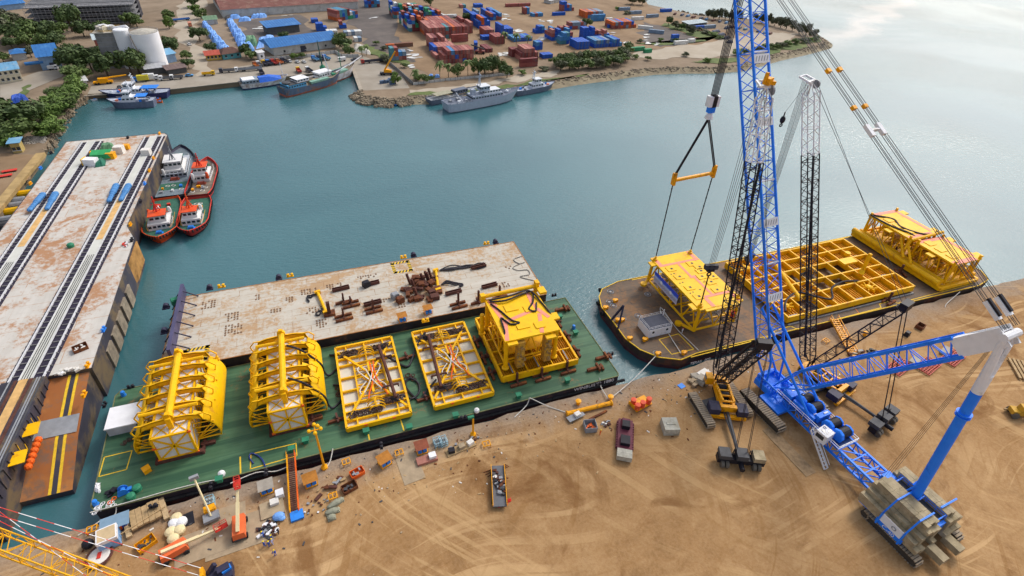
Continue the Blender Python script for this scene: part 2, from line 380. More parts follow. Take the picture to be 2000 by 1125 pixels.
def patch(name, px, m, z=None):
    zl[0] += .02
    P = [U(x, y, zl[0]) for x, y in px]; Q_ = []; rr = random.Random(int(px[0][0])); amp = 0 if m is FCONC else .035
    for a, b_ in zip(P, P[1:]+P[:1]):
        L = (b_-a).length; n = V((-(b_-a).y, (b_-a).x, 0))/max(L, 1e-3); Q_ += [a.lerp(b_, k/8)+n*(rr.uniform(-1, 1)*min(4.5, amp*L*2) if k else 0) for k in range(8)]
    return struct(MB().poly(Q_).build(name, m))
FCONC = far_mat('quay_concrete', (.25, .21, .165), (.32, .28, .225), (.38, .34, .29), .05)
ASPH = far_mat('dark_yard', (.075, .065, .06), (.12, .10, .09), (.19, .16, .135), .03)
BROWN = far_mat('brown_earth', (.17, .105, .055), (.255, .165, .09), (.34, .24, .145), .03)
GRASS = far_mat('rough_grass', (.06, .09, .02), (.10, .14, .035), (.19, .19, .07), .08, .4)
DIRT = far_mat('dirt_road', (.33, .27, .20), (.40, .34, .26), (.47, .41, .33), .05)
patch('quay_apron', [(171, 184), (331, 175), (468, 160), (689, 134), (704, 177), (800, 172), (780, 140), (700, 105), (640, 108), (520, 122), (330, 152), (180, 165)], FCONC)
patch('quay_road', [(385, 150), (420, 140), (375, 60), (395, 20), (400, -5), (360, -5), (345, 30), (340, 70), (372, 110)], DIRT)
patch('storage_yard', [(470, 40), (585, 28), (640, 80), (560, 90), (480, 70)], ASPH)
patch('container_yard', [(690, 0), (760, 0), (800, 75), (860, 150), (800, 120), (720, 90), (680, 40)], ASPH)
patch('earth_yard', [(800, 95), (770, 70), (770, -30), (1210, -30), (1300, 30), (1420, 60), (1420, 90), (1240, 95), (1180, 118), (1060, 115), (980, 140), (870, 160), (805, 130)], BROWN)
patch('dark_hardstand', [(1255, 42), (1330, 62), (1370, 78), (1290, 92), (1250, 80)], ASPH)
patch('spit_track', [(1200, 110), (1300, 116), (1440, 108), (1545, 75), (1560, 66), (1480, 62), (1400, 80), (1300, 92)], DIRT)
patch('shore_path', [(800, 183), (850, 180), (955, 166), (1085, 147), (1095, 136), (1000, 150), (900, 168), (800, 175)], DIRT)
patch('driveway', [(0, 165), (75, 140), (140, 132), (120, 150), (60, 175), (0, 200)], FCONC)
patch('earth_lot', [(0, 300), (83, 302), (0, 405), (-60, 470), (-60, 300)], BROWN)
patch('verge', [(795, 186), (905, 181), (1020, 167), (1150, 146), (1150, 143), (1020, 163), (905, 177), (800, 182)], GRASS)
patch('verge', [(0, 215), (55, 165), (62, 165), (30, 200), (0, 232)], GRASS)
patch('verge', [(80, 270), (110, 240), (128, 218), (118, 200), (90, 220), (60, 260)], GRASS)
patch('verge', [(715, 85), (755, 105), (800, 120), (800, 128), (740, 112), (705, 95)], GRASS)
patch('verge', [(1240, 85), (1330, 82), (1420, 75), (1400, 65), (1300, 45), (1290, 50), (1380, 80), (1300, 88)], GRASS)
patch('verge', [(1470, 100), (1545, 84), (1600, 74), (1605, 82), (1510, 105), (1480, 112)], GRASS); patch('verge', [(1350, 121), (1390, 114), (1440, 112), (1445, 120), (1400, 124)], GRASS)
# concrete cap of the pier and of the left yard wall
def kerb(name, pts, w_, h, m, z=2.5):
    g = MB()
    for a, b_ in zip(pts[:-1], pts[1:]): g.bar(U(*a, z)+V((0, 0, h/2)), U(*b_, z)+V((0, 0, h/2)), w_, h)
    return struct(g.build(name, m))
QCAP = mat('quay_cap', (.36, .31, .25), .9, var=.2, scale=.3)
kerb('pier_kerb', [(690, 135), (705, 177)], 2.0, .5, QCAP)
kerb('quay_kerb', [(165, 188), (331, 175), (468, 160), (688, 135)], 1.2, .35, QCAP)
WALLC = mat('ochre_wall', (.42, .29, .13), .9, var=.25, scale=.3)
o = MB().bar(U(82, 304, 2.5)+V((0, 0, .6)), U(-60, 480, 2.5)+V((0, 0, .6)), 3.2, 1.4).build('sea_wall', WALLC); tag(o, 'thick ochre sea wall beside the left barge, along the brown earth lot', 'wall')
# dark fender face of the far quay
o = MB().bar(U(171, 185, 1.2), U(331, 176, 1.2), .5, 2.4).bar(U(331, 176, 1.2), U(468, 161, 1.2), .5, 2.4).build('quay_fender', mat('fender_face', (.08, .065, .055), .9)); tag(o, 'dark fender timbers on the far quay face behind the patrol ships', 'quay fender')
# grey rubble bank, shore rocks
def rocks(name, pts, wid, n, rad, m, seed, z0=0.2):
    rr = random.Random(seed); g = MB(); P = [U(x, y, 2.5) for x, y in pts]; Ls = [(b-a).length for a, b in zip(P[:-1], P[1:])]; T = sum(Ls)
    for _ in range(n):
        s = rr.random()*T; k = 0
        while k < len(Ls)-1 and s > Ls[k]: s -= Ls[k]; k += 1
        c = P[k].lerp(P[k+1], s/Ls[k]); d = (P[k+1]-P[k]).normalized(); nn = V((d.y, -d.x, 0)); u = rr.random()
        c = c + nn*(u*wid-.5); r = rad*rr.uniform(.5, 1.5); k0 = len(g.v)
        g.box((0, 0, 0), (r*2, r*1.6, r*1.3), rr.uniform(0, 3), rr.uniform(.5, .8))
        g.v[k0:] = [(c.x+v[0]+rr.uniform(-.2, .2)*r, c.y+v[1]+rr.uniform(-.2, .2)*r, 2.3-u*2.3+v[2]+z0+rr.uniform(-.3, .3)*r) for v in g.v[k0:]]
    o = g.build(name, m); o['kind'] = 'stuff'; return o
ROCK = mat('shore_rock', (.26, .21, .15), .95, var=.4, scale=.25)
rocks('shore_rocks', coast[15:20], 7, 420, .75, ROCK, 1); rocks('shore_rocks', coast[19:25], 5, 500, .55, ROCK, 2)
rocks('shore_rocks', coast[24:38], 4.5, 900, .75, ROCK, 3); rocks('shore_rocks', coast[3:9], 3, 160, .5, ROCK, 4)
rocks('shore_rocks', [(1600, 70), (1577, 54), (1505, 38), (1430, 36), (1318, 20)], 3, 250, .8, ROCK, 5)
rocks('rubble_heap', [(50, 275), (92, 272)], 6, 260, .45, mat('pale_rubble', (.42, .38, .33), .95, var=.3), 6, 1.5)
# hidden sloping bank below the rocks
def bank(pts, wid):
    P = [U(x, y, 2.45) for x, y in pts]; g = MB()
    for k in range(len(P)-1):
        a, b_ = P[k], P[k+1]; d = (b_-a).normalized(); n = V((d.y, -d.x, 0))*wid
        g.poly([a, a+n+V((0, 0, -3)), b_+n+V((0, 0, -3)), b_])
    struct(g.build('shore_bank', mat('bank_earth', (.27, .225, .15), .95, var=.3, scale=.2)))
bank(coast[15:38], 8)
# ================================================================ barges
def Wd(mb, name, m, T, smooth=False, **kw):     # mesh given in world coordinates, parented to thing T (unrotated)
    return mb.build(name, m, T, -T.location, smooth=smooth, **kw)
def bollard_at(T, p, m, s=1.0, rz=0):
    g = MB()
    for k in (-1, 1):
        x, y = p[0]+k*.55*s*math.cos(rz), p[1]+k*.55*s*math.sin(rz)
        g.lathe((x, y, p[2]), [(.3*s, 0), (.3*s, .7*s), (.42*s, .75*s), (.42*s, .95*s), (.2*s, 1.05*s)], 10)
    g.box((p[0], p[1], p[2]+.08), (2.0*s, .8*s, .16), rz); return Wd(g, 'bollard', m, T)
def hull_boxy(T, poly, z0, z1, m, band=None, zb=None, rim=None, rimm=None):
    n = len(poly)
    Wd(MB().prism(poly, zb if band else z0, z1-.02), 'hull', m, T)
    if band:
        cx = sum(p[0] for p in poly)/n; cy = sum(p[1] for p in poly)/n
        Wd(MB().prism([(cx+(p[0]-cx)*.9985, cy+(p[1]-cy)*.995) for p in poly], z0, zb), 'lower_hull', band, T)
    if rim:
        g = MB()
        for i in range(n):
            a, b = poly[i], poly[(i+1) % n]; g.bar((a[0], a[1], z1+rim/2-.02), (b[0], b[1], z1+rim/2-.02), .22, rim)
        Wd(g, 'gunwale', rimm or m, T)
def marking(T, name, pts, wd, m, z, closed=True):
    g = MB(); P = pts+[pts[0]] if closed else pts
    for a, b in zip(P[:-1], P[1:]): g.bar((a[0], a[1], z), (b[0], b[1], z), wd, .012)
    return Wd(g, name, m, T)
HULLBK = mat('black_hull', (.030, .026, .035), .5, var=.3, scale=.3, dirt=(.11, .055, .04), damt=.2, dscale=.3)
HULLRD = mat('red_brown_hull', (.085, .035, .045), .6, var=.35, scale=.25, dirt=(.13, .04, .03), damt=.3, dscale=.2)
YLINE = mat('yellow_line', (.75, .48, .03), .7, var=.15, scale=1.5)

# ---- green barge
GZ = 4.0
GB = thing('flat_barge', 'long flat barge with wet green deck and black hull moored along the sandy quay', 'barge', (5, 96.5, 0))
gp = [(-50.9, 80.6), (62.0, 80.6), (62.4, 81.4), (62.0, 113.0), (-52.0, 112.6), (-53.1, 111.0), (-52.0, 82.0)]
GREEN = deck_mat('green_deck', (.046, .110, .054), (.086, .180, .098), (.20, .12, .05), .10, streak=(.05, .9), rough=.55, wet=(.026, .078, .045))
hull_boxy(GB, gp, -1.5, GZ-.02, HULLBK, HULLRD, 1.7, .16, mat('gunwale_green', (.16, .17, .08), .8, var=.3))
Wd(MB().prism(gp, GZ-.03, GZ), 'deck', GREEN, GB)
g = MB()
for x in range(-48, 62, 4): g.tube((x, 80.35, 2.2), (x+3.9, 80.35, 2.2), .38, 8)
Wd(g, 'fender_pipe', RUB, GB)
[text_mesh(w_, 1.5, WHT, GB, V((x_, 80.57, 3.0))-GB.location, (R(90), 0, 0)) for w_, x_ in (('WINBUILD', 53.4), ('1880', 59.4))]
marking(GB, 'deck_marking', [U(193, 931, GZ), U(247, 917, GZ), U(258, 880, GZ), U(204, 893, GZ)], .22, YLINE, GZ+.012)
marking(GB, 'deck_marking', [U(489, 916, GZ), U(580, 890, GZ), U(578, 866, GZ), U(490, 887, GZ)], .22, YLINE, GZ+.012)
for a, b in (((470, 925), (469, 892)), ((722, 860), (717, 838)), ((789, 841), (782, 818))):
    marking(GB, 'deck_marking', [U(*a, GZ), U(*b, GZ)], .3, YLINE, GZ+.012, False)
for px in ((300, 990), (413, 951), (520, 924), (745, 872), (905, 817), (1168, 752), (205, 792), (256, 757), (443, 712), (1082, 578), (1193, 693)): bollard_at(GB, U(*px, GZ), BLK, .8, rnd.choice((0, 1.5)))
for px in ((598, 864), (716, 846), (1013, 776), (1108, 746), (571, 881), (430, 940), (1093, 622), (1124, 653), (800, 838), (890, 815)):
    p = U(*px, GZ); Wd(MB().box(p+V((0, 0, .5)), (1.0, .8, 1.0)).box(p+V((0, 0, 1.1)), (1.4, 1.2, .2)), 'deck_vent', GRNP, GB)
for px in ((1178, 700), (1162, 722), (1098, 606)):     # rusty towing brackets welded on the stern deck
    p = U(*px, GZ); q = MB(); q.bar(p+V((-2.2, 0, .4)), p+V((2.2, 0, .4)), .7, .8).bar(p+V((.8, -1.2, .7)), p+V((.8, 1.2, .7)), .5, .9).bar(p+V((1.9, -1, .4)), p+V((1.9, 1, .4)), .5, .6)
    Wd(q, 'towing_bracket', RUST, GB)
# ---- grey barge (higher deck, behind)
YZ = 6.6
yb = thing('flat_barge', 'rust streaked pale grey deck barge lying behind the green deck barge', 'barge', (7, 128, 0))
a, b, c, d = U(312, 716, YZ), U(1072, 582, YZ), U(1003, 472, YZ), U(345, 583, YZ)
a.y = b.y = 113.3
yp = [(a.x, a.y), (b.x, b.y), (c.x, c.y), (d.x+2.5, c.y-.2), (d.x, c.y-3)]
PALE = deck_mat('pale_rusty_deck', (.44, .40, .33), (.56, .52, .45), (.42, .26, .13), .42, plate=(9, 2.6), mortar=(.30, .17, .09), streak=(.035, .55), rsc=.07)
hull_boxy(yb, yp, -1.5, YZ-.02, HULLBK, None, None, .12, mat('rusty_edge', (.38, .17, .06), .85, var=.4, scale=.5))
Wd(MB().prism(yp, YZ-.03, YZ), 'deck', PALE, yb)
def hatch_square(T, corners, wd, z):
    gy, gk = MB(), MB(); P = [V((p.x, p.y, z)) for p in corners]; cen = sum(P, V())/4
    for i in range(4):
        a, b = P[i], P[(i+1) % 4]; L = (b-a).length; u = (b-a)/L; n = V((-u.y, u.x, 0)); n = n if n.dot(cen-a) > 0 else -n; N = int(L/.45)
        for k in range(N):
            s0, s1 = k*L/N, (k+1)*L/N; sh = .5
            (gk if k % 2 else gy).poly([a+u*s0, a+u*s1, a+u*min(L, s1+sh)+n*wd, a+u*min(L, s0+sh)+n*wd])
    Wd(gy, 'hatched_marking', YLINE, T); Wd(gk, 'hatched_marking', mat('black_line', (.05, .05, .04), .8), T)
hatch_square(yb, [U(352, 712, YZ), U(405, 703, YZ), U(411, 673, YZ), U(358, 684, YZ)], 1.1, YZ+.012)
hatch_square(yb, [U(769, 535, YZ), U(807, 529, YZ), U(799, 508, YZ), U(762, 514, YZ)], 1.0, YZ+.012)
for px in ((433, 561), (567, 540), (788, 504), (950, 477), (420, 703), (831, 628)): bollard_at(yb, U(*px, YZ), YEL, 1.0)
for px in ((410, 565), (545, 545), (808, 501), (968, 475), (325, 602), (322, 650)):
    p = U(*px, YZ); Wd(MB().lathe(p+V((0, .3, .6)), [(.7, -.5), (.75, 0), (.7, .5)], 12, (0, 1, 0)).box(p+V((0, 0, .15)), (1.8, 1.2, .3)), 'fairlead', NAVY, yb)
g = MB()
A, B = U(336, 702, YZ), U(362, 572, YZ)
g.bar(A+V((0, 0, 1.6)), B+V((0, 0, 1.6)), .8, 3.2)
Wd(g, 'breakwater', mat('navy_plate', (.075, .07, .14), .55, var=.2, scale=.2), yb)
for k in range(6):
    p = A.lerp(B, .1+k*.16); q = MB(); q.bar(p+V((.3, 0, 2.6)), p+V((3.6, 0, .1)), .25).bar(p+V((-.3, 0, 2.6)), p+V((-2.4, 0, .1)), .25); Wd(q, 'breakwater_brace', NAVY, yb)
g = MB()
rr = random.Random(11)
for px, nx, ny in (((395, 603), 5, 4), ((440, 627), 5, 4), ((440, 655), 6, 5), ((590, 575), 6, 3), ((640, 565), 6, 3), ((620, 640), 4, 4), ((600, 612), 6, 3), ((530, 610), 4, 2), ((560, 590), 3, 3), ((700, 545), 8, 2), ((500, 585), 2, 3), ((780, 600), 3, 3), ((745, 590), 4, 2), ((985, 560), 3, 3), ((990, 525), 3, 2)):
    o = U(*px, YZ)
    for i in range(nx):
        for j in range(ny):
            if rr.random() < .8: g.box((o.x+i*.75, o.y+j*.9, YZ+.05), (.4, .55, .1), rr.uniform(-.2, .2))
each(g, 'padeye_stub', mat('stub_steel', (.20, .12, .07), .9, var=.4, scale=2), yb, -yb.location)
# ---- right barge
TZ = 3.6
TB = thing('flat_barge', 'dark brown decked barge with rounded bow carrying the yellow topside modules on the right', 'barge', (138, 97, 0))
tp = [(1197, 628), (1222, 662), (1250, 683), (1286, 698), (1330, 703), (1361, 690)]
near_y = 79.6
tpoly = [(U(px, py, TZ).x, max(near_y, U(px, py, TZ).y)) for px, py in tp] + [(193, near_y), (199.5, 81), (202.2, 85.5), (200, 90), (195, 114.3)] + [(U(px, py, TZ).x, min(116, U(px, py, TZ).y)) for px, py in ((1660, 463), (1259, 540), (1207, 550), (1176, 565), (1170, 580), (1175, 600))]
TDECK = deck_mat('brown_barge_deck', (.085, .058, .040), (.155, .105, .068), (.22, .11, .045), .34, plate=(10, 3), mortar=(.06, .045, .035), streak=(.06, .5), rough=.65)
THULL = mat('rusty_barge_hull', (.055, .038, .032), .7, var=.3, scale=.2, dirt=(.19, .065, .035), damt=.45, dscale=.12)
hull_boxy(TB, tpoly, -1.5, TZ-.02, THULL, HULLRD, 1.2, .2, YLINE)
Wd(MB().prism(tpoly, TZ-.03, TZ), 'deck', TDECK, TB)
marking(TB, 'deck_marking', [(84, 80.9), (112, 80.9), (113, 82.6), (119, 82.6), (120, 80.9), (152, 80.9), (153, 82.4), (158, 82.4), (159, 80.9), (192, 80.9)], .28, YLINE, TZ+.012, False)
marking(TB, 'deck_marking', [(86, 115.3), (192, 115.0)], .28, YLINE, TZ+.012, False)
marking(TB, 'deck_marking', [U(1287, 663, TZ), U(1325, 652, TZ), U(1355, 682, TZ), U(1312, 692, TZ)], .25, YLINE, TZ+.012)
marking(TB, 'deck_marking', [U(1625, 602, TZ), U(1660, 590, TZ), U(1678, 612, TZ)], .2, mat('orange_line', (.75, .2, .03), .8), TZ+.012, False)
[text_mesh(w_, 1.3, WHT, TB, V((x_, near_y-.03, 2.55))-TB.location, (R(90), 0, 0)) for w_, x_ in (('TERAS', 84.9), ('003', 88.6))]
for px in ((1200, 590), (1181, 604), (1205, 628), (1213, 628), (1228, 664), (1258, 666), (1283, 694), (1334, 692)):
    p = U(*px, TZ); Wd(MB().lathe(p, [(.45, 0), (.45, .7), (.62, .8), (.62, 1.0), (.1, 1.1)], 10).box(p+V((.7, .2, .4)), (.9, .7, .8)), 'bollard', YELK, TB)
for px in ((1192, 570), (1190, 590), (1198, 597), (1246, 617), (1216, 622), (1282, 690), (1265, 575)):
    p = U(*px, TZ); Wd(MB().torus(p+V((0, 0, .06)), .9, .14, n=14, m=4).lathe(p, [(.4, 0), (.4, .12)], 10), 'deck_hatch', GREY, TB)
p0, p1, p2 = U(1194, 625, TZ), U(1205, 605, TZ)+V((0, 0, 0)), U(1207, 642, TZ)
ap = p0.lerp(p2, .5)+V((2.5, 1, 5.5)); Wd(MB().bar(p0, ap, .5).bar(p2, ap, .5), 'towing_frame', NAVY, TB)
for px in ((1175, 566), (1171, 592), (1179, 612)):
    Wd(MB().lathe(U(*px, 2.6)-V((.5, 0, 0)), [(.3, -.3), (.7, -.3), (.7, .3), (.3, .3)], 12, (1, 0, 0)), 'tyre_fender', RUB, TB)
# the white deckhouse on its bow
p = U(1277, 660, TZ); h = MB().b2(-4.2, 4.2, -3.2, 3.2, 0, 3.0)
DH = thing('deckhouse', 'small white steel deckhouse with dark flat roof and railing on the rounded barge bow', 'deckhouse', U(1277, 643, TZ))
MB().b2(-4.3, 4.3, -3.1, 3.1, 0, 3.0).build('wall', WHT, DH); MB().b2(-4.2, 4.2, -3.0, 3.0, 3.0, 3.06).build('roof', mat('slate_roof', (.05, .055, .08), .7), DH); DH.scale = (.86, .86, .9)
q = MB()
for x in (-4.1, -2, 0, 2, 4.1):
    for y in (-2.9, 2.9): q.tube((x, y, 3), (x, y, 4.1), .035, 4)
for z in (3.55, 4.1):
    q.bar((-4.1, -2.9, z), (4.1, -2.9, z), .045).bar((-4.1, 2.9, z), (4.1, 2.9, z), .045).bar((-4.1, -2.9, z), (-4.1, 2.9, z), .045).bar((4.1, -2.9, z), (4.1, 2.9, z), .045)
q.build('railing', WHT, DH)
for x in (-2.5, 2.6): MB().lathe((x, -3.11, 1.9), [(.45, -.03), (.45, .03)], 12, (0, 1, 0)).build('porthole', GLASS, DH)
MB().tube((4.0, 2, 3), (4.0, 2, 5.5), .12).build('vent_pipe', WHT, DH)

# ---- left barge: high deck with two launch skidways
LZ = 9.5
LB = thing('launch_barge', 'huge launch barge on the left with rusty white deck and two long skidways', 'barge', (-78, 180, 0))
NV = mat('launch_hull', (.046, .044, .06), .6, var=.3, scale=.15, dirt=(.16, .115, .065), damt=.48, dscale=.12)
WDECK = deck_mat('white_plate_deck', (.46, .43, .385), (.59, .56, .515), (.38, .18, .075), .36, plate=(16, 5.2), mortar=(.40, .20, .09), streak=(.4, .06), rsc=.08)
x_r = lambda y: -57.0-(0.3 if y < 174 else 2.6-(y-181)*.035)
yE = U(100, 734, LZ).y
lp = [(-56.9, yE), (-57.1, 172.5), (-60.6, 181.5), (-58.0, 256), (-59.5, 258.5), tuple(U(130, 277, LZ)[:2]), tuple(U(0, 452, LZ)[:2]), (-99.5, yE)]
hull_boxy(LB, lp, -1.5, LZ-.02, NV, None, None, .1, NV)
Wd(MB().prism(lp, LZ-.03, LZ), 'deck', WDECK, LB)
RAMP = deck_mat('rusty_ramp', (.34, .12, .035), (.52, .235, .075), (.20, .12, .08), .36, streak=(.2, .05), rough=.85, wet=(.30, .10, .03))
yT = 89.4
rampL, rampR = U(-40, 735, 8.2), U(166, 726, 8.2)
ya = yE-.05
ring = lambda y, zt: [(-118, y, -1.5), (-57.6, y, -1.5), (-57.6, y, zt), (-118, y, zt)]
Wd(MB().loft([ring(ya, 8.6), ring(112, 7.9), ring(100, 5.2), ring(yT, 1.4)]), 'stern_hull', NV, LB)
Wd(MB().poly([(-118, ya, 8.62), (-57.6, ya, 8.62), (-57.6, 112, 7.92), (-118, 112, 7.92)][::-1]).poly([(-118, 112, 7.92), (-57.6, 112, 7.92), (-57.6, 100, 5.22), (-118, 100, 5.22)][::-1]).poly([(-118, 100, 5.22), (-57.6, 100, 5.22), (-57.6, yT, 1.42), (-118, yT, 1.42)][::-1]), 'ramp', RAMP, LB)
for x in (-60.0, -61.5):
    q = MB()
    for (y0, z0), (y1, z1) in (((ya, 8.65), (112, 7.95)), ((112, 7.95), (100, 5.25)), ((100, 5.25), (yT, 1.45))): q.bar((x, y0, z0), (x, y1, z1), .55, .03)
    Wd(q, 'ramp_stripe', YLINE, LB)
q = MB()
for (y0, z0), (y1, z1) in (((ya, 8.65), (112, 7.95)), ((112, 7.95), (100, 5.25)), ((100, 5.25), (yT, 1.45))): q.bar((-60.75, y0, z0), (-60.75, y1, z1), .9, .02)
Wd(q, 'ramp_stripe', NV, LB)
q = MB(); q.poly([(-69.5, 105.3, 6.55), (-58.0, 105.3, 6.55), (-58.0, 101, 5.6), (-69.5, 101, 5.6)][::-1]); Wd(q, 'ramp_panel', GREY, LB)
# skidways
def skid(pa, pb, pc):
    a, b = U(*pa, LZ+1), U(*pb, LZ+1); d = (b-a); L = d.length; d /= L; n = V((d.y, -d.x, 0)); e = a-d*max(0, pc)
    def strip(mb, off, w_, z0, z1, s0=0.0, s1=None):
        s1 = L if s1 is None else s1
        p, q_ = a+d*s0+n*off, a+d*s1+n*off; p.z = q_.z = (z0+z1)/2; mb.bar(p, q_, w_, z1-z0)
    cen = MB(); strip(cen, 0, 2.4, LZ, LZ+.55); Wd(cen, 'skid_track', mat('skid_pale', (.55, .55, .50), .7, var=.12, scale=.2), LB)
    ts = MB(); strip(ts, 0, 1.7, LZ+.55, LZ+.60, L*.42, L*.62); Wd(ts, 'skid_timber', mat('skid_timber', (.62, .38, .15), .8, var=.2), LB)
    dk = MB(); strip(dk, -2.2, 2.0, LZ, LZ+.12); strip(dk, 2.2, 2.0, LZ, LZ+.12); strip(dk, 3.75, .8, LZ, LZ+.1); strip(dk, -3.75, .5, LZ, LZ+.1); Wd(dk, 'skid_trough', mat('skid_dark', (.03, .025, .045), .7), LB)
    for sgn in (-1, 1):
        r = MB(); strip(r, sgn*3.3, .34, LZ, LZ+.5); strip(r, sgn*1.28, .16, LZ+.3, LZ+.62); Wd(r, 'skid_rail', mat('rail_white', (.60, .60, .62), .6, var=.1), LB)
        rb = MB(); k = 0
        while k < L-.5:
            p = a+d*k; rb.bar(p+n*sgn*1.65+V((0, 0, -.8)), p+n*sgn*3.05+V((0, 0, -.8)), .22, .3); rb.bar(p+n*sgn*3.35+V((0, 0, -.7)), p+n*sgn*4.0+V((0, 0, -.9)), .16, .3); k += 2.1
        each(rb, 'skid_rib', mat('rib_grey', (.20, .19, .19), .7), LB, -LB.location, 26)
    ln = MB()
    for o_ in (-.75, -.25, .25, .75): strip(ln, o_, .16, LZ+.55, LZ+.61, 0.0, L*.36)
    Wd(ln, 'skid_cable_tray', DGREY, LB)
    return a, d, n, L
s1 = skid((46, 741), (300, 263), 0); s2 = skid((-150, 760), (178, 273), 0)
# skidway carried out over the ramp on a dark tapering girder
a, d, n, L = s1
for k_, (a, d, n, L) in enumerate((s1, s2)):
    e = a-d*33; q = MB(); ring = lambda p, zt: [p-n*4.2+V((0, 0, -LZ-1)), p+n*4.2+V((0, 0, -LZ-1)), p+n*4.2+V((0, 0, zt)), p-n*4.2+V((0, 0, zt))]
    Wd(MB().loft([ring(a, -.1), ring(a-d*22, -.6), ring(e, -3.2)]), 'skid_girder', NV, LB)
    for off, w_, m_ in ((0, 1.7, MATS['skid_timber']), (-1.5, .6, RUSTB), (1.5, .6, RUSTB), (-2.6, .25, GREY), (2.6, .25, GREY), (3.1, .25, GREY), (3.7, .3, DGREY)):
        q = MB().bar(a+n*off+V((0, 0, -.04)), a-d*22+n*off+V((0, 0, -.54)), w_, .12).bar(a-d*22+n*off+V((0, 0, -.54)), e+n*off+V((0, 0, -3.1)), w_, .12); Wd(q, 'girder_rail', m_, LB)
    q = MB()
    for s in range(1, 16): p = a-d*s*2.0+n*4.25; q.bar(p+V((0, 0, -.6)), p+V((0, 0, -4)), .3)
    each(q, 'girder_stiffener', NV, LB, -LB.location)
a, d, n, L = s1
for s_ in (14, 21):
    p = a-d*s_+n*5.3+V((0, 0, -1.6)); q = MB().box(p, (2.6, 3.4, .15), .1)
    for k in range(3): q.bar(p+V((-1.2+k*1.2, 1.6, 0)), p+V((-1.6+k*1.2, 2.4, .9)), .08)
    Wd(q, 'access_platform', YEL, LB)
o = a-d*16+n*6.6; q = MB()
for i in range(6): q.sph((o.x-.2*i, o.y-1.0*i, 7.5-.35*i), .75, 8, 5)
tag(q.build('float_hose', ORG), 'orange bundled float hose hanging beside the dark skid girder', 'hose')
# blue covers, pads on hull side, bollards
for k, (p0, p1) in enumerate((((250, 362), (236, 388)), ((226, 362), (213, 390)), ((107, 378), (92, 405)), ((82, 380), (58, 408)))):
    a_, b_ = U(*p0, LZ+1.4), U(*p1, LZ+1.4); q = MB()
    for i in range(8):
        p = a_.lerp(b_, i/7); q.sph((p.x, p.y, p.z-.2), 1.2 if i < 4 else .9, 7, 5, (1, 1.3, .7))
    tag(q.build('tarpaulin_cover', BLUCV), ['blue cover over the right trough of the inner skidway', 'blue cover over the left trough of the inner skidway', 'blue cover over the right trough of the outer skidway', 'blue cover over the left trough of the outer skidway'][k], 'cover', 'blue covers on the skidways')
q = MB()
for y in (125, 131, 137, 143, 149): q.b2(-57.0, -56.5, y, y+4.2, .6, 6.2)
Wd(q, 'hull_fendering', mat('pad_wood', (.24, .20, .15), .85, var=.35), LB)
Wd(MB().prism([(-57.05, 172.3), (-56.7, 172.3), (-56.7, 162), (-57.05, 160)], 1.5, 8.7), 'rust_panel', mat('ochre_rust', (.36, .19, .06), .8, var=.5, scale=.3), LB)
for i, px in enumerate(((255, 440), (275, 395), (283, 360), (292, 335), (300, 310), (258, 470), (203, 645), (172, 715), (165, 772), (100, 300), (80, 330), (60, 360), (312, 262), (250, 270))):
    bollard_at(LB, U(*px, LZ), (YELK, BLK, BLUB, YELK)[i % 4], .9, 1.5)
# ================================================================ yellow modules
def hose(name, pts, r, m, label, cat='hose', group=None, sag=0, n=5, sub=4):
    """smooth curve through points"""
    P = [V(p) for p in pts]; out = []
    for i in range(len(P)-1):
        p0, p1, p2, p3 = P[max(0, i-1)], P[i], P[i+1], P[min(len(P)-1, i+2)]
        for k in range(sub):
            t = k/sub; out.append(.5*((2*p1)+(p2-p0)*t+(2*p0-5*p1+4*p2-p3)*t*t+(3*p1-p0-3*p2+p3)*t**3))
    out.append(P[-1]); o = MB().path(out, r, n).build(name, m)
    return tag(o, label, cat, group) if label else o
def xtruss(mb, p, q, z0, z1, n, r, warren=True):
    p, q = V(p), V(q)
    for k in range(n+1):
        c = p.lerp(q, k/n); a, b = V((c.x, c.y, z0)), V((c.x, c.y, z1))
        if not warren or k in (0, n): mb.tube(a, b, r, 6)
        if k < n:
            e = p.lerp(q, (k+1)/n); m_ = p.lerp(q, (k+.5)/n)
            mb.tube(a, (m_.x, m_.y, z1), r*.8, 5); mb.tube((e.x, e.y, z0), (m_.x, m_.y, z1), r*.8, 5)
    mb.tube((p.x, p.y, z0), (q.x, q.y, z0), r*1.2, 6); mb.tube((p.x, p.y, z1), (q.x, q.y, z1), r*1.2, 6)

